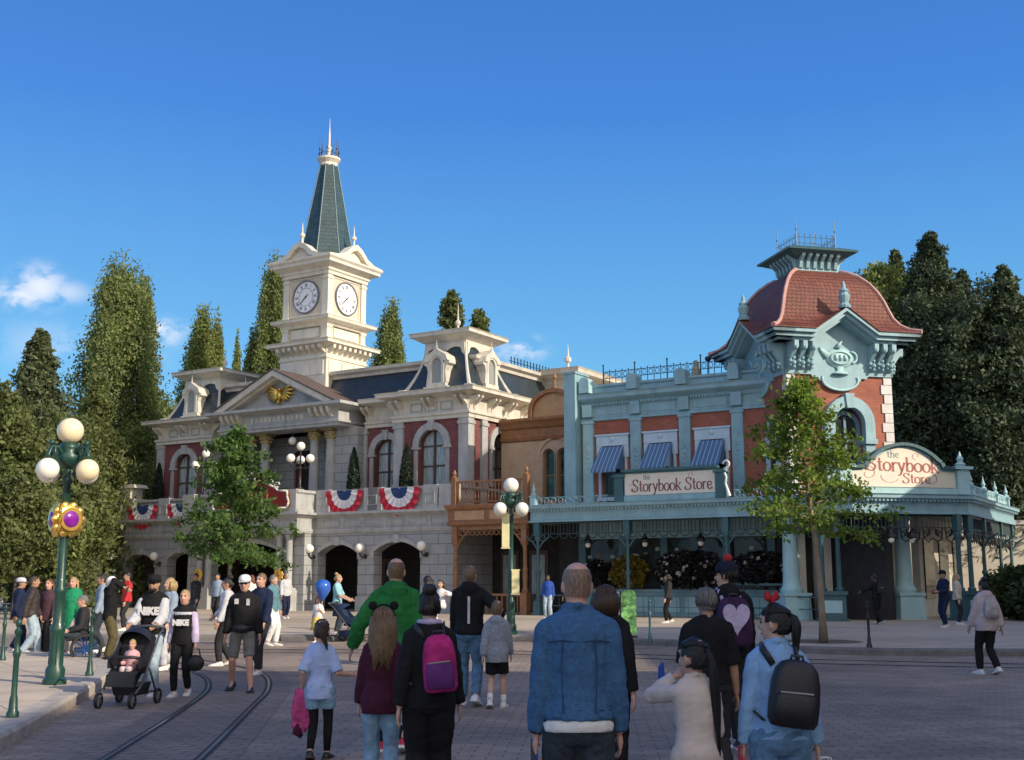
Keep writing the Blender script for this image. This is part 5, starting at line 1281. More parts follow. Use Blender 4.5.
bg(244, 84, 333, 24, 'poplar', 'poplar', 10500, 0.153, 'short bushy poplar leaning on the slim one behind the clock tower', GL_, 20, base=.4)
bg(386, 84, 307, 44, 'poplar', 'poplar', 23625, 0.153, 'blunt topped poplar seen just right of the clock tower', GL_, 21, base=.4)
bg(450, 88, 303, 26, 'broad', 'olive', 6562, 0.153, 'sparse treetop peeping over the right slate mansard', GL_, 22, base=.75)
bg(478, 88, 319, 20, 'broad', 'olive', 4200, 0.153, 'small dark treetop at the edge of the right slate mansard cap', GL_, 23, base=.8)
bg(-8, 50, 395, 90, 'broad', 'olive', 26250, 0.132, 'broad olive tree cut off by the left edge of the view', GL_, 24)
bg(58, 56, 420, 90, 'broad', 'olive', 26250, 0.132, 'rounded olive tree behind the near street lamp', GL_, 25)
bg(112, 80, 440, 60, 'broad', 'bush', 21000, 0.127, 'dark rounded tree beside the left end of the town hall balcony', GL_, 26)
bg(16, 45, 484, 74, 'broad', 'olive', 23625, 0.102, 'low olive bushy tree in front of the white veranda posts', GL_, 27, base=.35)
bg(64, 50, 494, 44, 'broad', 'poplar', 21000, 0.102, 'low bright bushy tree between the near lamp and the town hall', GL_, 28, base=.4)
bg(893, 66, 266, 70, 'broad', 'yellow', 23625, 0.153, 'lighter yellow green tree just behind the dome roof', GR_, 31, base=.3)
bg(914, 72, 240, 84, 'conifer', 'pine', 28350, 0.134, 'thin feathery conifer between the dome roof and the tallest conifer', GR_, 32)
bg(951, 64, 221, 205, 'conifer', 'dark', 78000, 0.108, 'tallest dark conifer behind the arched shop sign', GR_, 33)
bg(1026, 60, 258, 190, 'conifer', 'dark', 56700, 0.125, 'dark conifer cut off by the right edge of the view', GR_, 34)
bg(936, 62, 300, 84, 'broad', 'dark', 31500, 0.132, 'dense dark leafy tree merging into the tallest conifer', GR_, 35)
bg(996, 60, 286, 84, 'broad', 'dark', 31500, 0.127, 'tall dense dark tree left of the conifer at the right edge', GR_, 36)
bg(966, 66, 410, 84, 'broad', 'dark', 23625, 0.122, 'low dark tree right behind the arched shop sign', GR_, 37)
bg(1032, 66, 436, 60, 'broad', 'bush', 21000, 0.112, 'leafy dark tree above the garden wall at the right edge', GR_, 38)
bg(926, 64, 392, 84, 'broad', 'dark', 23750, 0.123, 'low dense dark tree between the turret and the arched shop sign', GR_, 39)
bg(990, 66, 372, 96, 'broad', 'dark', 25000, 0.123, 'dense dark tree right above the canopy pinnacles', GR_, 40)
bg(868, 70, 290, 40, 'broad', 'olive', 10000, 0.148, 'olive green treetop half hidden behind the dome roof', GR_, 45, base=.4)
bg(908, 66, 292, 56, 'broad', 'olive', 15000, 0.148, 'olive green leafy tree in the gap between the dome and the conifers', GR_, 46, base=.3)
bg(928, 74, 268, 70, 'conifer', 'pine', 30000, .13, 'mid green conifer filling the gap left of the tallest conifer', GR_, 47)
bg(982, 70, 262, 84, 'conifer', 'dark', 36000, .13, 'dark conifer between the tallest conifer and the one at the right edge', GR_, 48)
bg(880, 72, 285, 44, 'broad', 'poplar', 14000, .15, 'light green leafy tree showing right beside the dome roof', GR_, 49, base=.35)
# drooping bare-limbed conifer with a pale trunk
t = thing('bare_limbed_tree', 'ragged drooping tree with a pale bare trunk in front of the dark conifers', 'tree', (*at(1004, 60), 0))
w = MB(); w.tube([(.6, 0, 0), (.4, 0, 5), (.35, 0, 9), (0, 0, 11.3), (-.7, 0, 12.2)], [.2, .16, .12, .08, .04], 7)
rr = np.random.default_rng(5); Cb = []
for i in range(34):
    z = 5 + 6.8 * i / 34; a = i * 2.4; L_ = 2.6 * (1 - .5 * i / 34)
    p = [Vector((.35 + L_ * s * cos(a), L_ * s * sin(a), z + .3 * s - 1.6 * s * s)) for s in np.linspace(0, 1, 6)]
    w.tube(p, [.05, .04, .03, .02, .015, .01], 4)
    for q in p[2:]:
        for _ in range(26): Cb.append((q.x + rr.normal() * .18, q.y + rr.normal() * .18, q.z - abs(rr.normal()) * .35))
w.build('trunk', mat('grey_bark', (.16, .14, .12), rough=.9, var=.25), t, smooth=True); Cb = np.array(Cb); leaf_mesh('crown', Cb, rr.uniform(.1, .22, len(Cb)), LF['dark'], t, seed=6, elong=2.2, droop=.6)
# street trees
def street_tree(label, xy, z0, h, wid, zc, leaf, n, size, seed, lean, bk, tr):
    r = np.random.default_rng(seed); R_ = random.Random(seed); t = thing('street_tree', label, 'tree', (*xy, z0), 0, 'young trees on the pavement')
    w = MB(); pts = [Vector((lean * s + .05 * sin(6 * s), .03 * sin(4 * s), h * .97 * s)) for s in np.linspace(0, 1, 12)]
    w.tube(pts, [tr * (1.35 if k == 0 else 1) * (1 - .88 * (k / 11) ** 1.1) + .006 for k in range(12)], 9)
    Cb = []; Sb = []
    nb = 46
    for i in range(nb):
        s = zc / h + (1 - zc / h) * (i + .5) / nb; k = s * 11; p = pts[min(10, int(k))].lerp(pts[min(11, int(k) + 1)], k - int(k))
        u = (s - zc / h) / (1 - zc / h)
        L_ = wid / 2 * np.interp(u, [0, .12, .3, .55, .8, 1], [.8, 1.02, .9, .66, .4, .12]) * R_.uniform(.65, 1.15); a = i * 2.399 + R_.uniform(-.4, .4)
        rise = R_.uniform(-.08, .42)
        q = [p + Vector((L_ * v * cos(a), L_ * v * sin(a), L_ * (rise * v - .12 * v * v))) for v in np.linspace(0, 1, 6)]
        w.tube(q, [tr * .22 * (1 - u * .6) + .006, .02, .014, .01, .007, .004], 5)
        for j, c in enumerate(q[1:]):
            for tw in range(3 if R_.random() > .25 else 1):
                aa = a + R_.uniform(-1.5, 1.5); l2 = R_.uniform(.12, .42) * (.5 + L_ / wid); e = c + Vector((cos(aa) * l2, sin(aa) * l2, R_.uniform(-.12, .12)))
                w.tube([c, e], [.006, .003], 3)
                for _ in range(max(1, int(n / (nb * 15)))):
                    f = R_.uniform(.1, 1.15); g_ = c.lerp(e, f); Cb.append((g_.x + r.normal() * .10, g_.y + r.normal() * .10, g_.z + r.normal() * .11)); Sb.append(size * R_.uniform(.6, 1.35))
    w.build('trunk', bk, t, smooth=True)
    leaf_mesh('crown', np.array(Cb), np.array(Sb), LF[leaf], t, seed=seed + 2, elong=1.9, droop=.25)
    return t
street_tree('young street tree with airy yellow green leaves and a pale trunk before the store', at(821, 29.6), .15, zpx(374, 29.6) - .15, 4.0, 2.75, 'spring', 10500, .074, 41, -.35, barkp, .085)
street_tree('young street tree with deep green leaves in front of the town hall sign', at(227, 40.0), .15, zpx(428, 40) - .15, 3.9, 2.2, 'green', 10500, .10, 42, .1, bark, .09)
g = MB(); x, y = at(819, 29.6); g.lathe([(.01, .152), (.95, .154), (.97, .158), (1.0, .152)], (x, y, 0), 24); tag(g.build('tree_grate', iron), 'round dark iron grate around the foot of the pale trunked street tree', 'tree grate')
# clipped cypresses on the balcony
def cypress(xl, yl, h, label):
    t = thing('clipped_cypress', label, 'topiary', (*wl(xl, yl), 4.92), 0, 'potted cypresses on the town hall balcony')
    w = MB(); w.lathe([(.2, 0), (.26, .05), (.3, .45), (.33, .5), (.28, .52)], (0, 0, 0), 12); w.build('pot', stone, t, smooth=True)
    r = np.random.default_rng(int(abs(xl) * 10)); n = 2600; z = r.random(n) ** 1.2; rad = .36 * np.interp(z, [0, .15, .5, .85, 1], [.7, 1, .85, .42, .05]) * np.sqrt(r.uniform(.6, 1, n)); a = r.uniform(0, 2 * pi, n)
    C = np.stack([rad * np.cos(a), rad * np.sin(a), .5 + z * h], 1); leaf_mesh('crown', C, r.uniform(.05, .1, n), LF['cypress'], t, up=(0, 0, 1), seed=3)
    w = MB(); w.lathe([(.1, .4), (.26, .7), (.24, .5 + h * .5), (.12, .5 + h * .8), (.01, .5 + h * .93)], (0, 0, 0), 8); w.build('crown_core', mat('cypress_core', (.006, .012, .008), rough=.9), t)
cypress(-6.65, .65, 2.75, 'clipped cone cypress on the balcony between the portico and the recessed window')
cypress(-3.45, .75, 2.75, 'clipped cone cypress on the balcony beside the right pavilion window')
cypress(-20.9, .75, 2.7, 'clipped cone cypress on the balcony beside the left pavilion window')
# planting
def bush(label, xy, wid, h, leaf, n, size, seed, name='bush', group=None, z0=.15, dep=None, flower=None, fn=0):
    r = np.random.default_rng(seed); t = thing(name, label, 'bush', (*xy, z0), 0, group)
    d = r.normal(size=(n, 3)); d /= np.linalg.norm(d, axis=1)[:, None]; rad = r.uniform(.55, 1, n) ** .5
    k = 1 + .16 * np.sin(5 * np.arctan2(d[:, 1], d[:, 0]) + 5 * d[:, 2] + seed)
    C = d * (rad * k)[:, None] * np.array([wid / 2, (dep or wid) / 2, h / 2]); C[:, 2] += h / 2; C = C[C[:, 2] > .02]
    leaf_mesh('foliage', C, size * r.uniform(.6, 1.4, len(C)), LF[leaf], t, seed=seed)
    w = MB(); w.tube([(0, 0, 0), (0, 0, h * .6)], [.05, .02], 6); w.build('stem', bark, t)
    if fn:
        d = r.normal(size=(fn, 3)); d /= np.linalg.norm(d, axis=1)[:, None]; w = MB()
        for q in d:
            c0 = Vector((q[0] * wid * .5, q[1] * (dep or wid) * .5, h / 2 + q[2] * h * .5)); R0 = r.uniform(.04, .11)
            for _ in range(6):
                v = Vector(r.normal(size=3)).normalized(); u = v.orthogonal().normalized(); x_ = v.cross(u); c1 = c0 + v * R0 * .5
                w.add([c1 - u * R0, c1 + x_ * R0 * .7, c1 + u * R0, c1 - x_ * R0 * .7], [(0, 1, 2, 3)])
        w.build('blooms', flower, t)['kind'] = 'stuff'
    return t
petal = mat('pale_petal', (.42, .40, .36), rough=.8, var=.35, vscale=9); petaly = mat('yellow_petal', (.36, .27, .03), rough=.8, var=.35, vscale=9)
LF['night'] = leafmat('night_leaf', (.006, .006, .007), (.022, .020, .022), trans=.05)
LF['gold'] = leafmat('gold_leaf_bush', (.06, .05, .008), (.30, .22, .03), trans=.2)
fg = 'planted clumps along the shop front'
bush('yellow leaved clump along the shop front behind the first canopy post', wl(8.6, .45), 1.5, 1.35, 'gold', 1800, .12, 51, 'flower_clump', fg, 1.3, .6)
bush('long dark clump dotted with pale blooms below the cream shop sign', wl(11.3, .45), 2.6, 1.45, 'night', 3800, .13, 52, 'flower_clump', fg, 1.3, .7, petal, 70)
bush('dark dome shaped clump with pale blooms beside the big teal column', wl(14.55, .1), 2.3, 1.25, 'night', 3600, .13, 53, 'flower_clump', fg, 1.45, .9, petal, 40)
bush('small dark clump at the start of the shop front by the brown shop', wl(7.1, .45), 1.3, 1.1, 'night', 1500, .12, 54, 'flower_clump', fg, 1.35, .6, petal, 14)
w = MB()
for dx in (-.8, .8):
    w.tube([(dx, 0, 0), (dx * .9, 0, 1.35)], .04, 5)
w.box(-1.1, 1.1, -.35, .35, 1.28, 1.36); w.box(-.9, .9, -.03, .03, .4, .44)
tag(w.build('plant_stand', teald, None, loc=(*wl(14.55, .1), .15), rot=(0, 0, TH)), 'dark iron plant stand under the dome shaped flower clump', 'plant stand')
bush('leafy garden bush by the beige wall at the right edge', at(1018, 46), 2.6, 2.0, 'bush', 3800, .15, 55, group='garden bushes by the beige wall')
bush('low garden bush behind the pink hooded woman', at(1046, 44), 2.6, 1.6, 'bush', 3000, .15, 56, group='garden bushes by the beige wall')
# ------------------------------------------------------------------ garden wall and veranda
gw = thing('garden_wall', 'plain beige garden wall with a stone coping behind the canopy', 'wall', (*at(1010, 57), 0), radians(-4))
w = MB(); w.box(-7, 22, 0, .4, 0, 4.3); w.build('wall_face', beige, gw); w = MB(); w.box(-7.1, 22.1, -.1, .5, 4.3, 4.5); w.build('coping', quoin, gw)
vr = thing('veranda', 'low dark roofed veranda with slender white posts behind the left trees', 'veranda', (-32.5, 68, 0), radians(-14))
white = mat('white_paint', (.62, .62, .59), rough=.5, var=.06)
for x in np.arange(-7.2, 6, 1.3):
    w = MB(); w.box(x - .08, x + .08, -1.1, -.94, 0, 3.5); w.box(x - .12, x + .12, -1.14, -.9, 3.3, 3.5); w.build('post', white, vr)
w = MB(); w.box(-8, 6.4, .9, 1.1, 0, 3.5); w.build('back_wall', darkin, vr)
w = MB(); w.prism([(-1.5, 3.5), (1.5, 3.5), (1.4, 3.7), (.4, 4.6), (-.4, 4.6), (-1.5, 3.7)], -8.2, 6.6, ax='x'); w.build('roof', mat('grey_roof', (.16, .17, .18), rough=.6, var=.2), vr)
w = MB(); w.box(-8, 6.4, -1.05, -1.0, .85, .95); w.box(-8, 6.4, -1.05, -1.0, .3, .36); w.build('railing', white, vr)
# ------------------------------------------------------------------ unseen buildings off to the right, shaped to shade the square
def shade_block(label, x0, x1, y0, y1, h, m, nfx, nfy):
    t = thing('shade_building', label, 'building', ((x0 + x1) / 2, (y0 + y1) / 2, 0)); cx, cy = (x0 + x1) / 2, (y0 + y1) / 2
    w = MB(); w.box(x0 - cx, x1 - cx, y0 - cy, y1 - cy, 0, h - .6); w.build('wall', m, t)
    w = MB(); P = [(x0 - cx, y0 - cy), (x1 - cx, y0 - cy), (x1 - cx, y1 - cy), (x0 - cx, y1 - cy)]
    w.sweep(P, [(0, h - .9), (.15, h - .8), (.35, h - .5), (.5, h - .4), (.5, h - .2), (-.3, h)], closed=True); w.box(x0 - cx, x1 - cx, y0 - cy, y1 - cy, h - .6, h - .1); w.build('cornice', cream, t)
    for (n, a0, a1, fx) in ((nfx, x0 - cx, x1 - cx, y1 - cy), (nfy, y0 - cy, y1 - cy, x0 - cx)):
        for i in range(n):
            u = a0 + (a1 - a0) * (i + .5) / n
            for z in (1.0, 5.2, 9.0):
                if z + 2.4 > h: continue
                w = MB()
                if fx == y1 - cy: w.box(u - .7, u + .7, fx, fx + .08, z, z + 2.4)
                else: w.box(fx - .08, fx, u - .7, u + .7, z, z + 2.4)
                w.build('window', shopglass, t)
    return t
# ------------------------------------------------------------------ people
def V3(*a): return Vector(a)
skin = {k: mat('skin_' + k, c, rough=.5, var=.10, vscale=14, sss=.12, spec=.4) for k, c in (('fair', (.56, .34, .25)), ('tan', (.42, .24, .16)), ('pink', (.58, .33, .25)), ('deep', (.13, .07, .045)))}
hairm = {k: mat('hair_' + k, c, rough=.45, var=.45, vscale=30, stretch=(4, 4, .5), bump=.5, bscale=60) for k, c in
         (('dark', (.016, .012, .010)), ('brown', (.055, .032, .018)), ('dkblond', (.17, .105, .055)), ('blond', (.42, .29, .13)), ('grey', (.16, .155, .15)), ('auburn', (.14, .05, .02)), ('buzz', (.25, .16, .115)), ('black', (.008, .008, .009)))}
CL = {}
def cloth(name, col, rough=.85, var=.16, bump=.35, bs=90, vs=9):
    return mat('cloth_' + name, col, rough=rough, var=var, vscale=vs, bump=bump, bscale=bs, spec=.25)
black = cloth('black', (.010, .010, .012)); charcoal = cloth('charcoal', (.028, .028, .031)); navy = cloth('navy', (.012, .020, .055)); white_c = cloth('white', (.72, .71, .70), var=.06)
denim = cloth('denim', (.050, .130, .262), var=.18, vs=45); denimd = cloth('dark_denim', (.036, .048, .062), var=.18, vs=40); denimm = cloth('mid_denim', (.10, .20, .32), var=.25, vs=12); deniml = cloth('light_denim', (.22, .36, .49), var=.22, vs=10); denimp = cloth('pale_denim', (.36, .46, .54), var=.18, vs=10)
creamc = cloth('cream', (.62, .53, .48), var=.05, bump=.12); maroon = cloth('maroon', (.060, .010, .028)); green_c = cloth('green', (.020, .17, .040), var=.2); skyb = cloth('sky_blue', (.24, .42, .66), var=.1); teeb = cloth('tee_blue', (.40, .50, .78), var=.08)
greyc = cloth('grey_melange', (.26, .29, .34), var=.2, vs=40); pinkgrey = cloth('pink_grey', (.46, .38, .38), var=.08); olive = cloth('olive', (.10, .085, .04)); beigec = cloth('beige', (.40, .36, .31)); tealc = cloth('teal', (.28, .52, .56)); yellowc = cloth('yellow', (.72, .55, .12)); coatg = cloth('coat_green', (.015, .24, .11)); pinkc = cloth('pink', (.60, .34, .38)); lilac = cloth('lilac', (.52, .44, .62)); greyshort = cloth('grey_short', (.17, .17, .165)); bluegrey = cloth('blue_grey', (.26, .33, .42)); redc = cloth('red', (.45, .03, .04)); palegrey = cloth('pale_grey', (.52, .53, .56)); royal = cloth('royal', (.03, .08, .35))
rubber = mat('white_rubber', (.66, .65, .63), rough=.6, var=.08); shoeb = mat('black_shoe', (.015, .015, .016), rough=.5); shoew = mat('white_shoe', (.70, .69, .68), rough=.55, var=.06); shoer = mat('red_shoe', (.50, .025, .05), rough=.6); shoep = mat('pink_shoe', (.60, .10, .20), rough=.6); shoebr = mat('brown_shoe', (.06, .045, .035), rough=.6)
eyem = mat('eye_dark', (.02, .014, .01), rough=.2); lipm = mat('lip', (.36, .13, .11), rough=.5); browm = mat('brow', (.06, .04, .03), rough=.8)
PENDING = []
def ik(a, t, l1, l2, hint):
    d = t - a; L_ = d.length; mx = (l1 + l2) * .995
    if L_ > mx: t = a + d * (mx / L_); d = t - a; L_ = mx
    u = d / max(L_, 1e-6); x = (l1 * l1 - l2 * l2 + L_ * L_) / (2 * L_); hh = sqrt(max(0, l1 * l1 - x * x))
    p = hint - u * hint.dot(u); p = p.normalized() if p.length > 1e-6 else Vector((0, -1, 0))
    return a + u * x + p * hh, t
def ell(mb, rows, n=16, sq=1.0):
    """rows: (z, rx, ry, y[, x]) horizontal elliptical sections"""
    rs = []
    for r in rows:
        z, rx, ry, y = r[:4]; x = r[4] if len(r) > 4 else 0
        rs.append([(x + rx * cos(2 * pi * k / n), y + ry * sin(2 * pi * k / n), z) for k in range(n)])
    mb.rings(rs)
def limb(mb, pts, rad, n=10):
    mb.tube(pts, rad, n)
    for p, r in zip(pts[1:-1], rad[1:-1]): mb.sph(p, r * .98, 10, 7)
    mb.sph(pts[0], rad[0], 10, 7)
def hand(mb, w, d, side, palm_n, curl=.5, s=1.0):
    """hand at wrist w along d; palm_n = direction the palm faces; thumb on the side given by side"""
    d = d.normalized(); nrm = (palm_n - d * palm_n.dot(d)).normalized(); sd = d.cross(nrm) * side
    c = w + d * .045 * s
    M = Matrix((( sd.x, d.x, nrm.x, c.x), (sd.y, d.y, nrm.y, c.y), (sd.z, d.z, nrm.z, c.z), (0, 0, 0, 1)))
    q = MB(M); q.sph((0, 0, 0), .05 * s, 10, 8, (.78, 1.0, .36)); mb.add(q.v, q.f)
    for i, (off, ln) in enumerate(((.030, .072), (.010, .082), (-.010, .076), (-.029, .060))):
        p = w + d * .085 * s + sd * off * s; pts = [p - d * .03 * s, p]; a = 0; dd = d
        for k in range(3):
            a += curl * (.35 + .25 * k); dd = d * cos(a) + nrm * sin(a); p = p + dd * (ln * s * (.45, .32, .26)[k]); pts.append(p)
        mb.tube(pts, [.0105 * s, .0105 * s, .0100 * s, .0092 * s, .0075 * s], 7)
    p = w + d * .02 * s + sd * .032 * s; t1 = (d * .6 + sd * .75 + nrm * .25).normalized(); t2 = (d * .85 + sd * .25 + nrm * .45 * (0.5 + curl)).normalized()
    mb.tube([p - sd * .02 * s, p + t1 * .035 * s, p + t1 * .035 * s + t2 * .034 * s, p + t1 * .035 * s + t2 * .058 * s], [.015 * s, .0125 * s, .011 * s, .008 * s], 7)
def remesh(o, vox, smooth=3, amp=0.0, freq=7.0):
    m = o.modifiers.new('remesh', 'REMESH'); m.mode = 'VOXEL'; m.voxel_size = vox; m.use_smooth_shade = True
    if smooth:
        k = o.modifiers.new('smooth', 'SMOOTH'); k.factor = .5; k.iterations = smooth
    PENDING.append((o, amp, freq))
def person(label, xy, h, rz=0.0, z0=0.0, group=None, sk='fair', hair='brown', style='short', top=black, hem=.86, tinf=.02, sleeve=1.0, hood=None, collar=None,
           legs=denimm, linf=.012, leg_to=.08, shoe=shoew, sole=rubber, walk=.0, L=None, R=None, Lh=None, Rh=None, head_yaw=0.0, tilt=0.0, near=False, fem=False, child=False,
           face=False, open_collar=False, socks=None, sit=False, cap=None, glasses=False, stance=None, vox=None, sleevem=None, skirt=None, curl=.5, bare=False, lean=0.0, name='person', leg_mat2=None, palmL=None, palmR=None):
    s = h / 1.75; hf = (1.22 if child else 1.0); t = thing(name, label, 'person', (*xy, z0), rz, group)
    SW = (.142 if fem else .165) * (.92 if child else 1); HW = .098 if fem else .092
    vox = vox or (.0105 if near else .0145)
    q = Matrix.Scale(s, 4) @ Matrix.Translation((0, 0, .9)) @ Matrix.Rotation(-lean, 4, 'X') @ Matrix.Translation((0, 0, -.9))
    # joints
    sh = {-1: V3(-SW, -.01, 1.388), 1: V3(SW, -.01, 1.388)}
    tg = {-1: L or V3(-.235, .03 + walk * .35, .80), 1: R or V3(.235, .03 - walk * .35, .80)}
    hint = {-1: Lh or V3(-.12, -1, 0), 1: Rh or V3(.12, -1, 0)}
    arm = {}
    for sd in (-1, 1):
        e, wv = ik(sh[sd], Vector(tg[sd]), .295, .255, Vector(hint[sd])); arm[sd] = (sh[sd], e, wv)
    hip = {-1: V3(-HW, 0, .90), 1: V3(HW, 0, .90)}
    leg = {}
    for sd in (-1, 1):
        if sit: ft = V3(sd * .10, .44, .56); hn = V3(0, .5, 1)
        else:
            f = walk * (-sd); ft = V3(sd * (stance or (.085 if fem else .105)), .30 * f, .085 + (.10 * max(0, -f) if walk else 0)); hn = V3(0, 1, 0)
        k, an = ik(hip[sd], ft, .43, .41, hn); leg[sd] = (hip[sd], k, an)
    hc = V3(0, .015, 1.63 + (.02 if child else 0))
    HM = Matrix.Translation(hc) @ Matrix.Rotation(head_yaw, 4, 'Z') @ Matrix.Rotation(-tilt, 4, 'X') @ Matrix.Scale(hf, 4) @ Matrix.Translation(-V3(0, .0, 1.63))
    # body: one continuous skin
    b = MB(q)
    tw = .92 if fem else 1.0
    tor = [(.80, .07, .06, 0), (.85, .150, .105, -.005), (.93, .168, .118, -.01), (1.02, .146 * tw, .104, 0), (1.10, .136 * tw, .100, .005), (1.22, .152 * tw, .112, .005), (1.33, .160 * tw, .112, 0), (1.39, .150 * tw, .098, -.008), (1.43, .115 * tw, .082, -.01), (1.462, .078, .068, -.01), (1.50, .056, .056, -.008), (1.56, .052, .056, 0)]
    ell(b, tor)
    for sd in (-1, 1): b.tube([(0, -.015, 1.462), (sd * .085, -.014, 1.430), tuple(sh[sd])], [.055, .052, .048], 10)
    hd = MB(HM)
    ell(hd, [(1.507, .030, .030, .048), (1.522, .046, .052, .032), (1.55, .060, .076, .018), (1.585, .069, .090, .006), (1.63, .075, .097, 0), (1.675, .077, .099, -.003), (1.715, .067, .085, -.008), (1.742, .044, .056, -.012), (1.754, .012, .016, -.012)], 18)
    hd.tube([(0, .092, 1.655), (0, .106, 1.63), (0, .118, 1.605), (0, .098, 1.592)], [.010, .013, .017, .012], 8)
    hd.tube([(-.045, .085, 1.668), (0, .096, 1.672), (.045, .085, 1.668)], [.010, .012, .010], 6)
    for sd in (-1, 1): hd.sph((sd * .079, -.008, 1.622), .034, 8, 6, (.36, .62, 1.0)); hd.sph((sd * .036, .075, 1.60), .022, 8, 6)
    hd.sph((0, .092, 1.56), .017, 8, 6, (1.5, .6, .6))
    b.add([q.inverted() @ (q @ Vector(p)) for p in hd.v], hd.f)
    for sd in (-1, 1):
        a0, e, wv = arm[sd]; m1 = a0.lerp(e, .5); m2 = e.lerp(wv, .35)
        limb(b, [a0, m1, e, m2, wv], [.056, .050, .041, .041, .028])
        pn = (palmL if sd < 0 else palmR) or V3(-sd, .15, 0); hand(b, wv, wv - e, sd if (wv - e).z < .1 else sd, Vector(pn), curl)
        h0, k, an = leg[sd]; fw = V3(0, 1, 0)
        limb(b, [h0, h0.lerp(k, .5), k, k.lerp(an, .35), an], [.088, .076, .057, .056, .040])
        b.tube([an + V3(0, -.03, -.02), an + V3(0, .05, -.045), an + V3(0, .14, -.06)], [.035, .034, .025], 8)
    bo = b.build('body', skin[sk], t); remesh(bo, vox * s, 2)
    # top -------------------------------------------------------------
    if top is not None:
        c = MB(q); i = tinf
        rows = [(z, rx + i, ry + i, y) for z, rx, ry, y in ((.80, .155, .112, -.006), (.86, .162, .115, -.008), (.93, .17, .12, -.01), (1.02, .152 * tw, .108, 0), (1.10, .142 * tw, .104, .005), (1.22, .155 * tw, .114, .005), (1.33, .162 * tw, .115, 0), (1.39, .152 * tw, .102, -.008), (1.43, .122 * tw, .088, -.01), (1.458, .088, .076, -.008))]
        k0 = [r for r in rows if r[0] > hem + .03]
        zi = np.interp(hem, [r[0] for r in rows], range(len(rows))); f = int(min(zi, len(rows) - 2)); u = zi - f
        first = tuple(rows[f][j] * (1 - u) + rows[f + 1][j] * u for j in range(4))
        for sd in (-1, 1): c.tube([(0, -.015, 1.462), (sd * .085, -.014, 1.430), tuple(sh[sd])], [.060 + i * .4, .057 + i * .55, .052 + i * .6], 10)
        ell(c, [(hem, first[1], first[2], first[3])] + k0 + [(1.492, .066 + i * .4, .064 + i * .4, -.006)])
        for sd in (-1, 1):
            a0, e, wv = arm[sd]; r_ = [.054 + i * .55, .052 + i * .8, .047 + i * .75, .044 + i * .75, .036 + i * .65]
            P = [a0, a0.lerp(e, .5), e, e.lerp(wv, .45), e.lerp(wv, .93)]
            if sleeve < .9:
                P, r_ = [a0, a0.lerp(e, sleeve * 1.0), a0.lerp(e, sleeve * 1.6)], [.056 + i * .6, .055 + i * .8, .056 + i * .9]
            limb(c, P, r_)
        if hood:
            c.sph((0, -.10, 1.455), .10, 12, 8, (1.15, .62, .85)); c.tube([(-.085, -.03, 1.50), (-.06, -.085, 1.52), (0, -.105, 1.53), (.06, -.085, 1.52), (.085, -.03, 1.50)], .028, 8)
        if collar == 'self': c.tube([(-.06, .03, 1.50), (-.068, -.02, 1.515), (0, -.075, 1.525), (.068, -.02, 1.515), (.06, .03, 1.50)], .02, 8)
        to = c.build('jacket' if tinf > .022 else 'top', top, t); remesh(to, vox * 1.1 * s, 2, .0105 * s if near else .008 * s, 6.5)
        if sleevem:
            for sd in (-1, 1):
                a0, e, wv = arm[sd]; c = MB(q); ii = i + .006
                limb(c, [a0.lerp(e, .08), a0.lerp(e, .5), e, e.lerp(wv, .45), e.lerp(wv, .94)], [.056 + ii * .55, .053 + ii * .85, .048 + ii * .8, .045 + ii * .8, .037 + ii * .7]); so = c.build('sleeve', sleevem, t); remesh(so, vox * 1.1 * s, 2, .005 * s)
        if collar and collar != 'self':
            c = MB(q); c.tube([(-.075, .03, 1.49), (-.08, -.02, 1.505), (0, -.085, 1.515), (.08, -.02, 1.505), (.075, .03, 1.49), (0, .075, 1.475), (-.075, .03, 1.49)], .026, 8); c.build('collar', collar, t, smooth=True)
    # legs -------------------------------------------------------------
    if legs is not None:
        c = MB(q); i = linf
        ell(c, [(.80, .10 + i, .08 + i, 0), (.85, .158 + i, .112 + i, -.006), (.93, .170 + i, .120 + i, -.010), (1.0, .155 + i * .6, .110 + i * .6, -.002)])
        for sd in (-1, 1):
            h0, k, an = leg[sd]
            if leg_to < .3: P, r_ = [h0, h0.lerp(k, .5), k, k.lerp(an, .4), k.lerp(an, .97)], [.094 + i, .083 + i, .064 + i, .060 + i * 1.3, .046 + i * 1.5]
            else: f = (0.90 - leg_to) / .43; P, r_ = [h0, h0.lerp(k, f * .5), h0.lerp(k, f)], [.094 + i, .084 + i * 1.2, .074 + i * 1.7]
            limb(c, P, r_)
        lo = c.build('trousers' if leg_to < .3 else 'shorts', legs, t); remesh(lo, vox * 1.1 * s, 2, .008 * s, 8)
        if leg_mat2:
            c = MB(q)
            for sd in (-1, 1):
                h0, k, an = leg[sd]; limb(c, [h0.lerp(k, .3), k, k.lerp(an, .4), k.lerp(an, .95)], [.082, .063, .060, .044])
            for_ = build_split(c, 'leggings', leg_mat2, t, True)
    if skirt:
        c = MB(q); ell(c, [(.48, .30, .26, 0), (.7, .24, .2, 0), (1.02, .15, .115, 0)]); c.build('skirt', skirt, t, smooth=True)
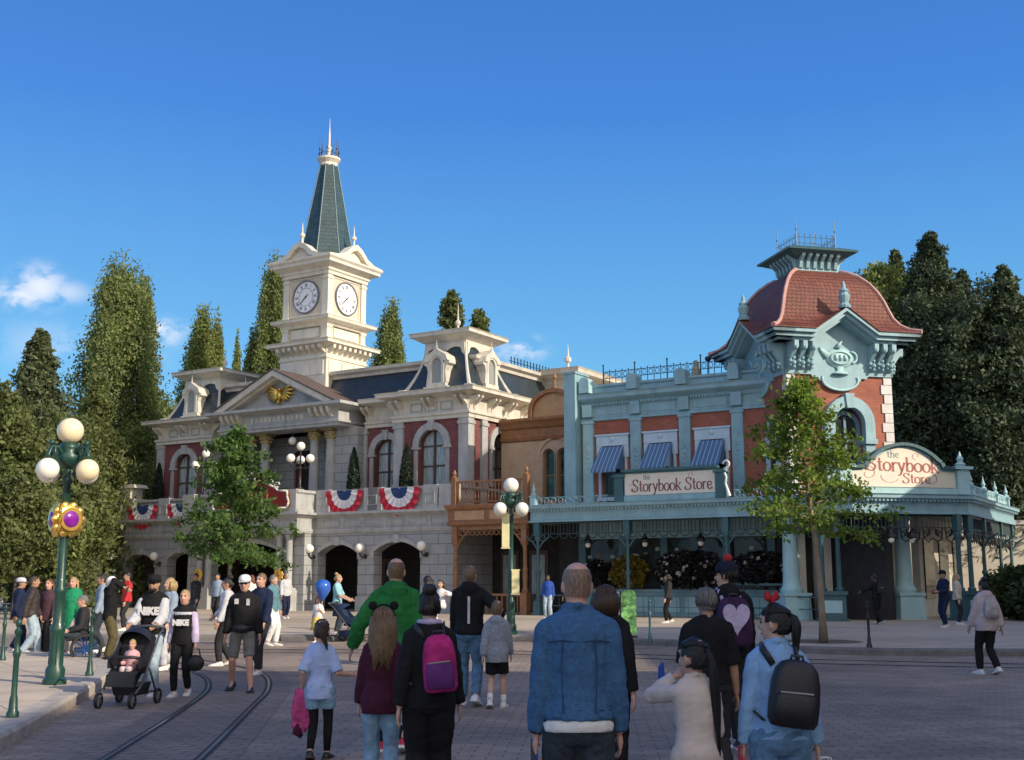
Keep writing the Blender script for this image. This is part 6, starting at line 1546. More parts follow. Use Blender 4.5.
    for sd in (-1, 1):
        h0, k, an = leg[sd]; pit = (.0 if not walk else max(0, walk * sd) * .55)
        M = q @ Matrix.Translation(an) @ Matrix.Rotation(-sd * .12, 4, 'Z') @ Matrix.Rotation(-pit, 4, 'X') @ Matrix.Diagonal((1.18, 1.12, 1.0, 1))
        c = MB(M); n = 12; rs = []
        for y, w_, zt in ((-.075, .026, -.03), (-.06, .036, -.005), (-.02, .041, .012), (.03, .041, -.005), (.08, .046, -.028), (.13, .046, -.04), (.165, .036, -.05), (.18, .018, -.062)):
            rs.append([(w_ * cos(a) * (1 if True else 1), y, max(-.083, (zt - .04) * 1.0 + (.04) * sin(a) + (.0))) for a in np.linspace(0, 2 * pi, n, endpoint=False)])
        c.rings(rs); so = c.build('shoe', shoe, t, smooth=True)
        c = MB(M); c.prism([(-.038, -.078), (-.02, -.085), (.02, -.085), (.038, -.078), (.045, -.02), (.052, .08), (.05, .14), (.034, .18), (0, .192), (-.034, .18), (-.05, .14), (-.052, .08), (-.045, -.02)], -.088, -.062, ax='z'); c.build('sole', sole, so)
        if socks: 
            c = MB(q); c.tube([an + V3(0, 0, -.03), an.lerp(k, .30)], [.047, .052], 10); c.build('sock', socks, t, smooth=True)
    # head ---------------------------------------------------------------
    HQ = q @ HM
    rs_ = random.Random(int(abs(xy[0]) * 100))
    def cap_shell(mb, r, zcut, front, jitter=.004):
        n, m = 28, 18; vs = []; fs = []
        cx, cy, cz = 0, -.008, 1.638
        for j in range(m + 1):
            ph = pi * j / m
            for i_ in range(n):
                a = 2 * pi * i_ / n; jj = jitter * noise.noise(Vector((i_ * .9, j * .35, xy[0])))
                vs.append((cx + (r[0] + jj) * sin(ph) * cos(a), cy + (r[1] + jj) * sin(ph) * sin(a), cz + (r[2] + jj) * cos(ph)))
        for j in range(m):
            for i_ in range(n):
                f = (j * n + i_, (j + 1) * n + i_, (j + 1) * n + (i_ + 1) % n, j * n + (i_ + 1) % n)
                cc = sum((Vector(vs[k_]) for k_ in f), Vector()) / 4
                if cc.z < zcut or (cc.y > front and cc.z < 1.698 - .35 * abs(cc.x)): continue
                if abs(cc.x) > .055 and cc.z < 1.645 and cc.y > -.045: continue
                fs.append(f)
        mb.add(vs, fs)
    hm = hairm[hair]
    if style != 'bald':
        c = MB(HQ)
        if style == 'buzz':
            q2 = MB(); e_ = .0035
            ell(q2, [(1.572, .069 + e_, .088 + e_, .008), (1.585, .069 + e_, .090 + e_, .006), (1.63, .075 + e_, .097 + e_, 0), (1.675, .077 + e_, .099 + e_, -.003), (1.70, .0715 + e_ * .7, .0915 + e_ * .7, -.006), (1.718, .066 + e_ * .2, .084 + e_ * .2, -.008)], 30)
            fs_ = [f for f in q2.f if len(f) == 4 and sum(q2.v[i_][1] for i_ in f) / 4 < .022 + .25 * (sum(q2.v[i_][2] for i_ in f) / 4 - 1.66)]
            c.add(q2.v, fs_)
        else: cap_shell(c, (.0855, .108, .1215), 1.555, .04)
        if style != 'buzz' and near:
            kn = {'pony': V3(0, -.115, 1.69), 'sidepony': V3(.03, -.11, 1.67), 'longpony': V3(.02, -.115, 1.69), 'bun': V3(0, -.06, 1.745)}.get(style)
            for i_ in range(110):
                a = rs_.uniform(0, 2 * pi); z0_ = 1.565 if sin(a) < .1 else 1.70
                p0 = V3(.089 * cos(a), -.008 + .112 * sin(a), z0_) if kn else V3(.086 * cos(a) * .5, -.008 + .11 * sin(a) * .5, 1.745)
                if kn: p1 = kn
                else: p1 = V3(.094 * cos(a), -.008 + .117 * sin(a), (1.60 if sin(a) < .2 else 1.69) + rs_.uniform(-.02, .02))
                P = []
                for u in (0, .25, .5, .75, 1):
                    v = p0.lerp(p1, u) - V3(0, -.008, 1.638); l_ = sqrt((v.x / .089) ** 2 + (v.y / .112) ** 2 + (v.z / .122) ** 2); P.append(V3(0, -.008, 1.638) + v / max(l_, .2) * (1.015 + rs_.uniform(0, .02)) if u < 1 or not kn else p1)
                c.tube(P, [.004, .0065, .0065, .006, .003], 4)
        if style in ('pony', 'sidepony', 'longpony'):
            ln = {'pony': .30, 'sidepony': .24, 'longpony': .66}[style]; dx = {'pony': .01, 'sidepony': .06, 'longpony': .045}[style]
            sk_ = [(0, 0, -.112, 1.69), (.1, .012, -.142, 1.685), (.22, .02, -.152, 1.655)] 
            for _ in range(26):
                ox_, oy_ = rs_.uniform(-1, 1), rs_.uniform(-1, 1); e = rs_.uniform(.82, 1.08); P = []
                for u in np.linspace(0, 1, 8):
                    spd = .010 + .018 * sin(pi * min(1, u * 1.15)) 
                    y_ = -.112 - .045 * sin(min(1, u * 3) * pi / 2) + .02 * u; z_ = 1.69 + .012 * sin(u * 8) * (u < .2) - ln * e * u ** 1.15
                    P.append((dx * u * 1.5 + ox_ * spd, y_ + oy_ * spd * .7, z_))
                c.tube(P, [.008, .010, .011, .011, .010, .008, .006, .002], 5)
        if style == 'long':
            for i_ in range(34):
                a = pi * (1.0 + (i_ / 33)) ; x = .088 * cos(a) * 1.02; y = -.01 + .105 * sin(a)
                ln = rs_.uniform(.24, .33)
                c.tube([(x, y, 1.68), (x * 1.12, y * 1.1, 1.58), (x * 1.15, y * 1.12 - .012, 1.58 - ln * .55), (x * 1.05, y * 1.1 - .02, 1.58 - ln)], [.014, .018, .017, .004], 5)
        if style == 'bob':
            for i_ in range(20):
                a = pi * (.9 + 1.2 * (i_ / 19)); x = .09 * cos(a); y = -.01 + .11 * sin(a)
                c.tube([(x, y, 1.68), (x * 1.15, y * 1.12, 1.60), (x * 1.08, y * 1.05, 1.50 - rs_.uniform(0, .04))], [.02, .028, .01], 6)
        if style == 'bun':
            c.sph((0, -.07, 1.765), .055, 12, 8, (1.1, 1, .9)); c.sph((0, -.10, 1.62), .05, 10, 6)
        c.build('hair', hm, t, smooth=True)
    if cap:
        c = MB(HQ)
        c.rings([[(r * .094 * cos(a), -.006 + r * .116 * sin(a), z) for a in np.linspace(0, 2 * pi, 22, endpoint=False)] for z, r in ((1.655, 1.0), (1.70, 1.0), (1.735, .9), (1.762, .62), (1.772, .2))])
        c.rings([[(.078 * cos(a), .075 + d * sin(a), z - .012 * sin(a)) for a in np.linspace(0, pi, 12)] + [(.078 * cos(a), .075 + d * sin(a), z - .008 - .012 * sin(a)) for a in np.linspace(pi, 0, 12)] for d, z in ((.02, 1.672), (.12, 1.664))], caps=True)
        c.build('cap', cap, t, smooth=True)
    if face:
        for sd in (-1, 1):
            c = MB(HQ); c.sph((sd * .031, .088, 1.638), .0125, 8, 6, (1.1, .5, .8)); c.build('eye', eyem, t, smooth=True)
            c = MB(HQ); c.tube([(sd * .014, .0965, 1.66), (sd * .033, .094, 1.665), (sd * .052, .08, 1.658)], .0055, 5); c.build('eyebrow', browm, t)
        c = MB(HQ); c.tube([(-.022, .094, 1.562), (0, .103, 1.563), (.022, .094, 1.562)], .0058, 6); c.build('mouth', lipm, t, smooth=True)
        if glasses:
            c = MB(HQ)
            for sd in (-1, 1): c.sph((sd * .034, .10, 1.636), .028, 10, 6, (1.1, .3, .8)); c.tube([(sd * .06, .09, 1.642), (sd * .082, .0, 1.64)], .005, 4)
            c.tube([(-.02, .107, 1.642), (.02, .107, 1.642)], .005, 4); c.build('sunglasses', iron, t, smooth=True)
    def pt(v): return t.matrix_basis @ (q @ Vector(v))
    t2 = dict(obj=t, q=q, HQ=HQ, arm=arm, leg=leg, s=s, xy=xy, z0=z0, rz=rz)
    t2['hand'] = lambda sd, ext=.09: local_to_world(t2, arm[sd][2] + (arm[sd][2] - arm[sd][1]).normalized() * ext)
    return t2
def local_to_world(p, v):
    M = Matrix.Translation((p['xy'][0], p['xy'][1], p['z0'])) @ Matrix.Rotation(p['rz'], 4, 'Z'); return M @ (p['q'] @ Vector(v))
def backpack(p, label, mats, sx=0.0, w=.30, h=.40, d=.15, zc=1.22, off=0.0, straps=True, heart=None, rolly=0.0, strapm=None, pocket=None):
    """rucksack worn on the back of p; rests against the back and hangs from shoulder straps"""
    t = thing('backpack', label, 'backpack', (p['xy'][0], p['xy'][1], p['z0']), p['rz']); Q = p['q'] @ Matrix.Translation((sx, -.135 - off, zc)) @ Matrix.Rotation(rolly, 4, 'Y')
    b = MB(Q); rs = []; n = 24
    for z, k, dd in ((-.5, .62, .5), (-.485, .86, .85), (-.4, .98, 1.0), (-.15, 1.0, 1.08), (.15, .96, 1.0), (.35, .84, .84), (.46, .62, .62), (.5, .34, .34)):
        r = []
        for i in range(n):
            a = 2 * pi * i / n; ca, sa = cos(a), sin(a); e = .55
            r.append((w / 2 * k * math.copysign(abs(ca) ** e, ca), -d / 2 + d / 2 * dd * math.copysign(abs(sa) ** e, sa), z * h))
        rs.append(r)
    b.rings(rs); o = b.build('bag', mats[0], t, smooth=True)
    b = MB(Q); rs = []
    for z, k, dd in ((-.44, .6, .4), (-.42, .8, .9), (-.2, .84, 1.15), (-.02, .8, 1.1), (.04, .6, .7)):
        rs.append([(w / 2 * k * math.copysign(abs(cos(2 * pi * i / n)) ** .5, cos(2 * pi * i / n)), -d * .92 + d * .2 * dd * math.copysign(abs(sin(2 * pi * i / n)) ** .6, sin(2 * pi * i / n)), z * h) for i in range(n)])
    b.rings(rs)
    if not heart: b.build('pocket', mats[1], t, smooth=True)
    b = MB(Q); b.tube([(-.04, -d * .45, h * .48), (-.035, -d * .45, h * .56), (.035, -d * .45, h * .56), (.04, -d * .45, h * .48)], .010, 6); b.build('handle', mats[2], t, smooth=True)
    b = MB(Q); b.tube([(-w * .32, -d * 1.10, h * .02), (w * .32, -d * 1.10, h * .035)], .006, 5); 
    if not heart: b.build('zip', mat('zip_metal', (.55, .5, .42), rough=.35, metal=.7), t)
    if straps:
        for sd in (-1, 1):
            b = MB(p['q']); x = sd * .105
            b.tube([(x * .8 + sx * .5, -.14, zc + h * .42), (x, -.09, 1.475), (x * 1.05, .0, 1.497), (x * 1.05, .10, 1.44), (x * 1.1, .145, 1.30), (x * 1.5, .09, 1.12), (x * 1.6, -.02, zc - h * .3), (x * 1.2, -.13, zc - h * .4)], .026, 7, flat=.35); b.build('strap', strapm or mats[2], t, smooth=True)
    if heart:
        b = MB(Q); pts = []
        for k in range(28):
            u = 2 * pi * k / 28; pts.append((w * .021 * 16 * sin(u) ** 3 * 1.1, h * .022 * (13 * cos(u) - 5 * cos(2 * u) - 2 * cos(3 * u) - cos(4 * u)) + h * .10))
        b.prism(pts, -d * 1.13, -d * .7); b.build('heart_panel', heart, t)
    return t
FG = 'visitors walking away across the square'; CO = 'visitors walking towards the camera'; FAR = 'visitors by the buildings'
nylon = mat('black_nylon', (.012, .012, .016), rough=.5, var=.2, bump=.2, bscale=120); nylon2 = mat('black_nylon_trim', (.02, .02, .023), rough=.45)
# --- foreground
p = person('balding man in a blue denim jacket over a white tee, seen from behind', at(577, 6.5), 1.765, 0, 0, FG, 'pink', 'buzz', 'buzz', denim, .935, .024, 1.0, None, 'self', denimd, .014, walk=.5, L=V3(-.225, .03, .83), R=V3(.225, .07, .84), near=True, shoe=shoebr, head_yaw=.1, curl=.8)
q_ = p['q']; pr = p['obj']
c = MB(q_); ell(c, [(.872, .194, .143, -.010), (.915, .194, .144, -.010), (.952, .170, .122, -.008), (.99, .15, .10, -.004)]); o = c.build('tee_hem', white_c, pr); remesh(o, .011, 2, .005, 8)
c = MB(q_)
for sd in (-1, 1): c.tube([(sd * .085, -.136, .97), (sd * .095, -.135, 1.2), (sd * .085, -.134, 1.345)], .0035, 4)
c.tube([(-.165, -.085, 1.335), (-.09, -.133, 1.345), (0, -.139, 1.335), (.09, -.133, 1.345), (.165, -.085, 1.335)], .004, 4)
c.tube([(-.175, -.05, .985), (-.12, -.112, .985), (0, -.141, .985), (.12, -.112, .985), (.175, -.05, .985)], .004, 4)
o = c.build('jacket_seam', mat('seam_thread', (.02, .055, .12), rough=.9), pr)
c = MB(q_)
for sd in (-1, 1): c.box(sd * .115 - .018, sd * .115 + .018, -.134, -.118, .952, .975)
build_split(c, 'waist_tab', denim, pr)
hw = p['hand'](-1, .10); t = thing('phone', 'dark phone with a blue case in the hand of the denim jacket man', 'phone', tuple(hw), .3); c = MB(); c.box(-.008, .008, -.035, .045, -.075, .07); c.build('phone_body', royal, t); c = MB(); c.box(-.0105, -.0082, -.03, .04, -.065, .06); c.build('screen', iron, t)
c = MB(q_); a0, e, w_ = p['arm'][-1]; c.tube([e.lerp(w_, .88), e.lerp(w_, .95)], [.042, .042], 12); c.build('watch_strap', shoeb, pr, smooth=True)
p = person('girl in a cream sweatsuit with a very long dark ponytail', at(692, 7.0), 1.30, radians(6), 0, FG, 'fair', 'black', 'longpony', creamc, .88, .024, 1.0, None, 'self', cloth('cream_trousers', (.55, .48, .42), var=.1), .022, walk=.4, L=V3(-.11, .16, 1.50), Lh=V3(-.8, .1, -.8), R=V3(.14, .24, 1.02), near=True, child=True, fem=True, head_yaw=.55, palmL=V3(.6, .2, .2))
hw = p['hand'](-1, .02); t = thing('toy', 'small bright blue toy held up by the girl in cream', 'toy', (hw.x - .085, hw.y + .10, hw.z - .02), 0); c = MB(); c.tube([(0, 0, -.06), (0, 0, .0), (.0, 0, .05), (.01, 0, .085)], [.028, .034, .03, .006], 10, flat=.6); c.sph((.012, -.01, -.05), .03, 8, 6); c.build('toy_body', royal, t, smooth=True)
p = person('woman in a pale blue sweater and jeans with a dark ponytail and red headband bow', at(774, 6.9), 1.53, radians(-4), 0, FG, 'fair', 'black', 'pony', skyb, .90, .022, 1.0, None, 'self', cloth('wide_blue_jeans', (.115, .225, .37), var=.2, vs=30), .018, walk=-.45, L=V3(-.235, .06, .80), R=V3(.26, .08, .78), near=True, fem=True, face=True, head_yaw=.95, curl=.7, vox=.009)
c = MB(p['HQ']); c.tube([(.086 * cos(a), .02, 1.655 + .112 * sin(a)) for a in np.linspace(-.1, pi + .1, 14)], .010, 6); hb_ = c.build('headband', cloth('headband_dark', (.03, .02, .025)), p['obj'], smooth=True)
c = MB(p['HQ'])
for sx in (-1, 1): c.tube([(0, .02, 1.775), (sx * .04, .02, 1.80), (sx * .075, .02, 1.815)], [.012, .028, .036], 8, flat=.5)
c.sph((0, .02, 1.775), .016, 8, 6); c.build('bow', redc, hb_, smooth=True)
backpack(p, 'round black backpack with a pale zip on the woman in pale blue', (nylon, nylon, nylon2), sx=.07, w=.32, h=.42, d=.17, zc=1.20, off=.0, rolly=.12)
hw = p['hand'](1, .12); t = thing('paper_bag', 'white paper bag hanging from the hand of the woman in pale blue', 'bag', (hw.x + .03, hw.y, hw.z), .2); c = MB(); c.tbox((0, 0), (.10, .05), (.105, .052), -.30, -.04); c.build('bag_body', mat('white_paper', (.74, .75, .78), rough=.8, var=.05), t)
c = MB()
for y in (-.04, .04): c.tube([(-.05, y, -.05), (-.03, y * .4, .02), (.03, y * .4, .02), (.05, y, -.05)], .004, 5)
c.build('bag_handle', white_c, t)
hw = p['hand'](-1, .10); t = thing('phone', 'bright pink phone in the left hand of the woman in pale blue', 'phone', tuple(hw), .2); c = MB(); c.box(-.009, .009, -.035, .04, -.07, .07); c.build('phone_body', mat('pink_case', (.62, .04, .10), rough=.4), t)
p = person('grey haired man in a black tee seen from behind with bare forearms', at(706, 9.5), 1.61, radians(8), 0, FG, 'tan', 'grey', 'short', black, .86, .028, .62, None, None, charcoal, .024, walk=.4, L=V3(-.25, .06, .83), R=V3(.255, .02, .82), near=True, shoe=shoeb)
p = person('tall visitor in a dark cap and black jacket carrying a heart backpack', at(727, 12.0), 1.84, radians(4), 0, FG, 'fair', 'dark', 'short', black, .86, .032, 1.0, True, None, charcoal, .016, walk=-.4, cap=cloth('cap_navy', (.012, .014, .03)), head_yaw=.9, near=True, face=True, shoe=shoeb)
c = MB(p['HQ']); c.sph((.02, -.01, 1.80), .042, 10, 8); c.build('pompom', redc, p['obj'], smooth=True)
backpack(p, 'dark purple backpack with a lilac heart panel worn below the dark cap', (cloth('plum', (.045, .018, .055)), cloth('plum2', (.035, .014, .045)), nylon2), w=.34, h=.46, d=.17, zc=1.20, heart=lilac, strapm=lilac)
person('brown haired woman in black half hidden behind the denim jacket man', at(606, 9.6), 1.63, radians(-12), 0, FG, 'fair', 'brown', 'bob', black, .84, .026, 1.0, None, None, black, .014, walk=.3, near=True, fem=True, head_yaw=-.5, face=True)
p = person('dark haired woman all in black with a lilac collar and wide trousers', at(430, 8.7), 1.59, radians(2), 0, FG, 'fair', 'dark', 'bun', black, .84, .030, 1.0, None, lilac, black, .030, walk=-.35, near=True, fem=True, shoe=shoeb, R=V3(.24, .10, .86))
backpack(p, 'magenta and purple backpack slung on the right shoulder of the woman in black', (cloth('magenta', (.42, .025, .16), var=.3), cloth('purple', (.12, .03, .16)), nylon2), sx=.09, w=.27, h=.44, d=.17, zc=1.20, rolly=-.08)
p = person('long haired girl in a maroon sweater and pale jeans', at(384, 9.4), 1.42, radians(4), 0, FG, 'fair', 'dkblond', 'long', maroon, .80, .034, 1.0, None, None, deniml, .010, walk=.45, near=True, fem=True, child=True)
c = MB(p['HQ']); c.tube([(.092 * cos(a), 0, 1.655 + .118 * sin(a)) for a in np.linspace(0, pi, 14)], .009, 6); hb_ = c.build('headband', black, p['obj'], smooth=True)
c = MB(p['HQ'])
for sx in (-1, 1): c.sph((sx * .085, -.01, 1.765), .036, 10, 8, (1, .45, 1))
build_split(c, 'headband_pompom', black, hb_, True)
g9 = person('small girl in a light blue tee, denim shorts and black leggings', at(323, 11.4), 1.26, radians(-2), 0, FG, 'fair', 'brown', 'sidepony', teeb, .78, .022, .6, None, None, deniml, .02, leg_to=.66, walk=-.45, near=True, child=True, fem=True, leg_mat2=black, shoe=shoeb, sole=shoebr, R=V3(.42, .12, 1.08), Rh=V3(0, -.6, -1), L=V3(-.24, .02, .92))
hw = g9['hand'](-1, .06); t = thing('folded_jacket', 'pink jacket dangling from the hand of the small girl in light blue', 'jacket', (hw.x - .01, hw.y, hw.z), 0)
c = MB()
for k in range(5): c.tube([(-.03 + .018 * k, -.02 + .01 * (k % 2), .02), (-.05 + .03 * k, .01 * (k % 3), -.16), (-.06 + .032 * k, .012 * (k % 2), -.34 - .04 * (k % 2))], [.03, .055, .03], 8, flat=.7)
o = c.build('garment', cloth('hot_pink', (.50, .07, .22), var=.3), t); remesh(o, .014, 2, .012, 9)
c = MB(); c.tube([(-.02, 0, -.30), (-.03, 0, -.38), (.02, 0, -.42)], [.035, .045, .02], 8); c.build('sleeve', maroon, t, smooth=True)
p = person('tall man in a green jacket, pale shorts and red shoes', at(396, 11.9), 1.88, radians(3), 0, FG, 'pink', 'dkblond', 'buzz', green_c, .84, .036, 1.0, True, 'self', beigec, .02, leg_to=.5, walk=.5, near=True, socks=black, shoe=shoer, L=V3(-.40, .08, .93), Lh=V3(-.5, -1, 0), R=V3(.25, .14, .95))
# --- middle distance, walking away
p = person('man in a black hoodie with a white back stripe and blue jeans', at(470, 16.2), 1.86, radians(-6), 0, FG, 'fair', 'dkblond', 'short', black, .88, .032, 1.0, True, None, denimm, .010, walk=.55, R=V3(.40, .10, 1.12), Rh=V3(.6, -1, -.3))
c = MB(p['q']); c.box(-.008, .022, -.152, -.138, 1.02, 1.36); c.build('back_stripe', palegrey, p['obj'])
person('boy in a grey hooded jacket and black shorts beside the man in the black hoodie', at(497, 15.9), 1.36, radians(-4), 0, FG, 'fair', 'dkblond', 'short', greyc, .76, .040, 1.0, True, None, black, .02, leg_to=.56, walk=-.5, child=True, socks=white_c)
p = person('dark haired woman carrying a child in white on her arm', at(428, 23.5), 1.74, radians(60), 0, CO, 'tan', 'dark', 'long', charcoal, .86, .022, 1.0, None, None, denimd, .012, L=V3(-.08, .30, 1.12), R=V3(.16, .26, 1.15), fem=True, face=True)
hx, hy = at(441, 23.0); person('toddler in white carried by the dark haired woman', (hx, hy), .98, radians(150), .66, CO, 'fair', 'brown', 'long', white_c, .82, .03, 1.0, None, None, white_c, .02, child=True, fem=True, L=V3(-.34, .18, 1.30), R=V3(.34, .18, 1.30), face=True, sit=True)
# --- walking towards the camera
p = person('man in a white cap, black jacket and grey shorts striding towards the camera', at(245, 18.2), 1.73, pi + .05, 0, CO, 'pink', 'brown', 'short', black, .90, .034, 1.0, None, 'self', greyshort, .006, leg_to=.50, walk=.5, stance=.17, face=True, cap=white_c, glasses=True, shoe=shoeb, sole=shoeb, L=V3(-.26, .0, .82), R=V3(.26, .05, .82))
c = MB(p['q']); c.tube([(-.20, 0, .98), (-.12, .13, .97), (0, .16, .96), (.12, .13, .97), (.20, 0, .98), (.1, -.14, .98), (-.1, -.14, .98), (-.20, 0, .98)], .02, 6); c.sph((0, .17, .95), .085, 10, 8, (1.5, .6, .8)); c.build('waist_pack', nylon, p['obj'], smooth=True)
c = MB(p['q']); c.box(-.11, -.06, .135, .158, 1.30, 1.40); c.box(.06, .12, .135, .158, 1.32, 1.40); build_split(c, 'jacket_patch', palegrey, p['obj'])
def chest_text(p, txt, z, size):
    c = bpy.data.curves.new('lettering', 'FONT'); c.body = txt; c.size = size; c.extrude = .006; c.align_x = 'CENTER'; c.offset = .010
    tmp = bpy.data.objects.new('lettering', c); COL.objects.link(tmp); dg = bpy.context.evaluated_depsgraph_get(); me = bpy.data.meshes.new_from_object(tmp.evaluated_get(dg)); bpy.data.objects.remove(tmp)
    me.transform(p['q'] @ Matrix.Translation((0, .178, z)) @ Matrix.Rotation(pi, 4, 'Z') @ Matrix.Rotation(pi / 2, 4, 'X')); me.materials.clear(); me.materials.append(white_c)
    o = bpy.data.objects.new('chest_lettering', me); COL.objects.link(o); o.parent = p['obj']
p = person('girl with a ponytail in a lettered black sweater with pale sleeves', at(186, 17.5), 1.52, pi - .05, 0, CO, 'pink', 'blond', 'pony', black, .84, .026, 1.0, None, 'self', black, .006, walk=-.35, face=True, fem=True, sleevem=lilac, L=V3(-.235, .05, .80), R=V3(.235, .0, .80))
chest_text(p, 'NIKE', 1.17, .125)
c = MB(p['q']); ell(c, [(1.315, .176, .142, 0), (1.36, .172, .142, 0), (1.385, .165, .135, -.004)]); c.build('pale_yoke', palegrey, p['obj'], smooth=True)
hw = p['hand'](-1, .08); t = thing('handbag', 'black handbag carried by the girl in the lettered sweater', 'bag', tuple(hw), 0); c = MB(); c.sph((0, 0, -.20), .14, 12, 8, (1, .55, .85)); c.build('bag_body', nylon, t, smooth=True); c = MB(); c.tube([(-.08, 0, -.12), (-.05, 0, .0), (.05, 0, .0), (.08, 0, -.12)], .012, 6); c.build('bag_handle', nylon2, t)
pm = person('bearded man in a black cap and lettered pale sleeved sweater pushing a stroller', at(155, 17.6), 1.73, pi - .12, 0, CO, 'tan', 'dark', 'short', black, .86, .034, 1.0, None, 'self', denimp, .018, walk=.35, face=True, cap=black, glasses=True, sleevem=palegrey, L=V3(-.20, .36, 1.03), R=V3(.20, .36, 1.03))
chest_text(pm, 'NIKE', 1.18, .15)
c = MB(pm['HQ']); c.sph((0, .045, 1.545), .062, 12, 8, (1, .95, .75)); c.build('beard', hairm['dark'], pm['obj'], smooth=True)
def wheel(t, c, r, w_, rim=None, n=20, spoke=6):
    b = MB(Matrix.Translation(c) @ Matrix.Rotation(pi / 2, 4, 'Y')); b.rings([[(q * cos(2 * pi * i / n), q * sin(2 * pi * i / n), z) for i in range(n)] for q, z in ((r, -w_), (r * 1.02, 0), (r, w_), (r * .84, w_), (r * .84, -w_), (r, -w_))], caps=False); wo = b.build('wheel', shoeb, t, smooth=False)
    b = MB(Matrix.Translation(c) @ Matrix.Rotation(pi / 2, 4, 'Y')); b.lathe([(r * .18, -w_), (r * .18, w_)], (0, 0, 0), 8)
    for k in range(spoke): a = 2 * pi * k / spoke; b.tube([(0, 0, 0), (r * .86 * cos(a), r * .86 * sin(a), 0)], w_ * .5, 4)
    b.build('rim', rim or mat('grey_plastic', (.22, .22, .23), rough=.5), wo)
def stroller(label, xy, rz, body=nylon, trim=None, s=1.0):
    t = thing('stroller', label, 'stroller', (*xy, 0), rz); tr = trim or mat('frame_grey', (.12, .12, .125), rough=.4, metal=.5)
    fr = MB()
    for sx in (-.24, .24): fr.tube([(sx, -.52, 1.02), (sx, -.36, .92), (sx * 1.05, .20, .28), (sx * .9, .42, .12)], .016, 7); fr.tube([(sx * 1.1, -.30, .12), (sx * 1.05, -.02, .52)], .015, 7)
    fr.tube([(-.24, -.52, 1.02), (0, -.55, 1.03), (.24, -.52, 1.02)], .02, 7); fr.tube([(-.26, -.3, .16), (.26, -.3, .16)], .014, 6); fr.tube([(-.24, .2, .28), (.24, .2, .28)], .014, 6); fr.build('frame', tr, t, smooth=True)
    b = MB(); b.prism([(-.30, .92), (-.22, .94), (-.02, .50), (.22, .46), (.26, .28), (.32, .27), (.30, .42), (.24, .40), (-.06, .43)], -.20, .20, ax='x')
    for sx in (-.215, .215): b.prism([(-.28, .88), (-.02, .52), (.2, .50), (.2, .62), (.0, .70), (-.2, .92)], sx - .02, sx + .02, ax='x')
    b.build('seat', body, t)
    b = MB(); rs = []
    for k in range(9):
        a = radians(-95 + 128 * k / 8); rs.append([(.235 * cos(u), -.16 + (.33 * sin(a)) * max(0.12, sin(u)), .70 + (.33 * cos(a)) * max(.12, sin(u)) ** .6) for u in np.linspace(0, pi, 13)])
    b.rings(rs, caps=False, closed=False); b.build('canopy', body, t, smooth=True)
    b = MB(); b.tbox((0, -.06), (.17, .16), (.20, .20), .14, .30); b.build('basket', body, t)
    for x, y in ((-.23, .42), (.23, .42), (-.27, -.32), (.27, -.32)): wheel(t, (x, y, .105), .10, .022)
    b = MB(); b.tube([(-.22, .12, .62), (-.14, .26, .65), (.14, .26, .65), (.22, .12, .62)], .022, 7); b.build('bumper_bar', body, t, smooth=True)
    return t
sx_, sy_ = at(135, 16.2)
stroller('black stroller with a baby in pink pushed by the bearded man', (sx_, sy_), pi - .1)
person('baby in pale pink sitting in the black stroller', (sx_ + .01, sy_ + .02), .80, pi - .1, .05, None, 'pink', 'blond', 'short', pinkc, .84, .03, 1.0, None, None, cloth('pale_pink', (.62, .48, .48)), .02, child=True, sit=True, face=True, L=V3(-.20, .26, 1.12), R=V3(.20, .24, 1.12), cap=None)
person('blond visitor in a grey blue jacket behind the stroller man', at(171, 22.5), 1.70, pi * .75, 0, FAR, 'fair', 'blond', 'bob', bluegrey, .80, .036, 1.0, None, None, palegrey, .016, walk=.4, fem=True)
p = person('person in a white hood and black jacket lifting a phone to the face', at(112, 25.0), 1.72, -pi * .45, 0, FAR, 'tan', 'dark', 'short', black, .84, .034, 1.0, True, None, olive, .018, L=V3(-.10, .28, 1.52), R=V3(.12, .28, 1.53), face=True, shoe=shoeb)
c = MB(p['HQ']); c.sph((0, -.02, 1.655), .118, 14, 10, (.9, 1.0, 1.02)); c.build('white_hood', white_c, p['obj'], smooth=True)
hw = p['hand'](1, .1); t = thing('phone', 'black phone held up by the white hooded person', 'phone', (hw.x, hw.y, hw.z + .03), -1.4); c = MB(); c.box(-.075, .075, -.006, .006, -.04, .04); c.build('phone_body', iron, t); c = MB(); c.box(-.06, -.03, .0062, .01, .0, .03); c.build('lens', shopglass, t)
person('tall dark haired visitor in slate blue behind the white hooded person', at(103, 27.5), 1.80, pi * .6, 0, FAR, 'tan', 'dark', 'short', bluegrey, .86, .03, 1.0, None, None, denimd, .014, walk=.3)
p = person('blond woman in a bright green coat behind the near lamp post', at(74, 26.5), 1.72, pi * .95, 0, FAR, 'pink', 'blond', 'long', coatg, .52, .05, 1.0, None, 'self', pinkgrey, .008, walk=.3, fem=True, face=True)
person('man in a dark leather jacket and pale jeans beyond the leaning bollard', at(34, 26.0), 1.74, radians(-70), 0, FAR, 'tan', 'brown', 'short', cloth('worn_leather', (.045, .035, .034), rough=.5), .86, .036, 1.0, None, 'self', denimp, .018, walk=.5)
person('auburn haired woman in a plum jacket and black trousers by the lamp', at(50, 26.4), 1.68, radians(170), 0, FAR, 'pink', 'auburn', 'long', cloth('plum_jacket', (.07, .035, .05)), .80, .034, 1.0, None, None, charcoal, .010, walk=.35, fem=True, face=True)
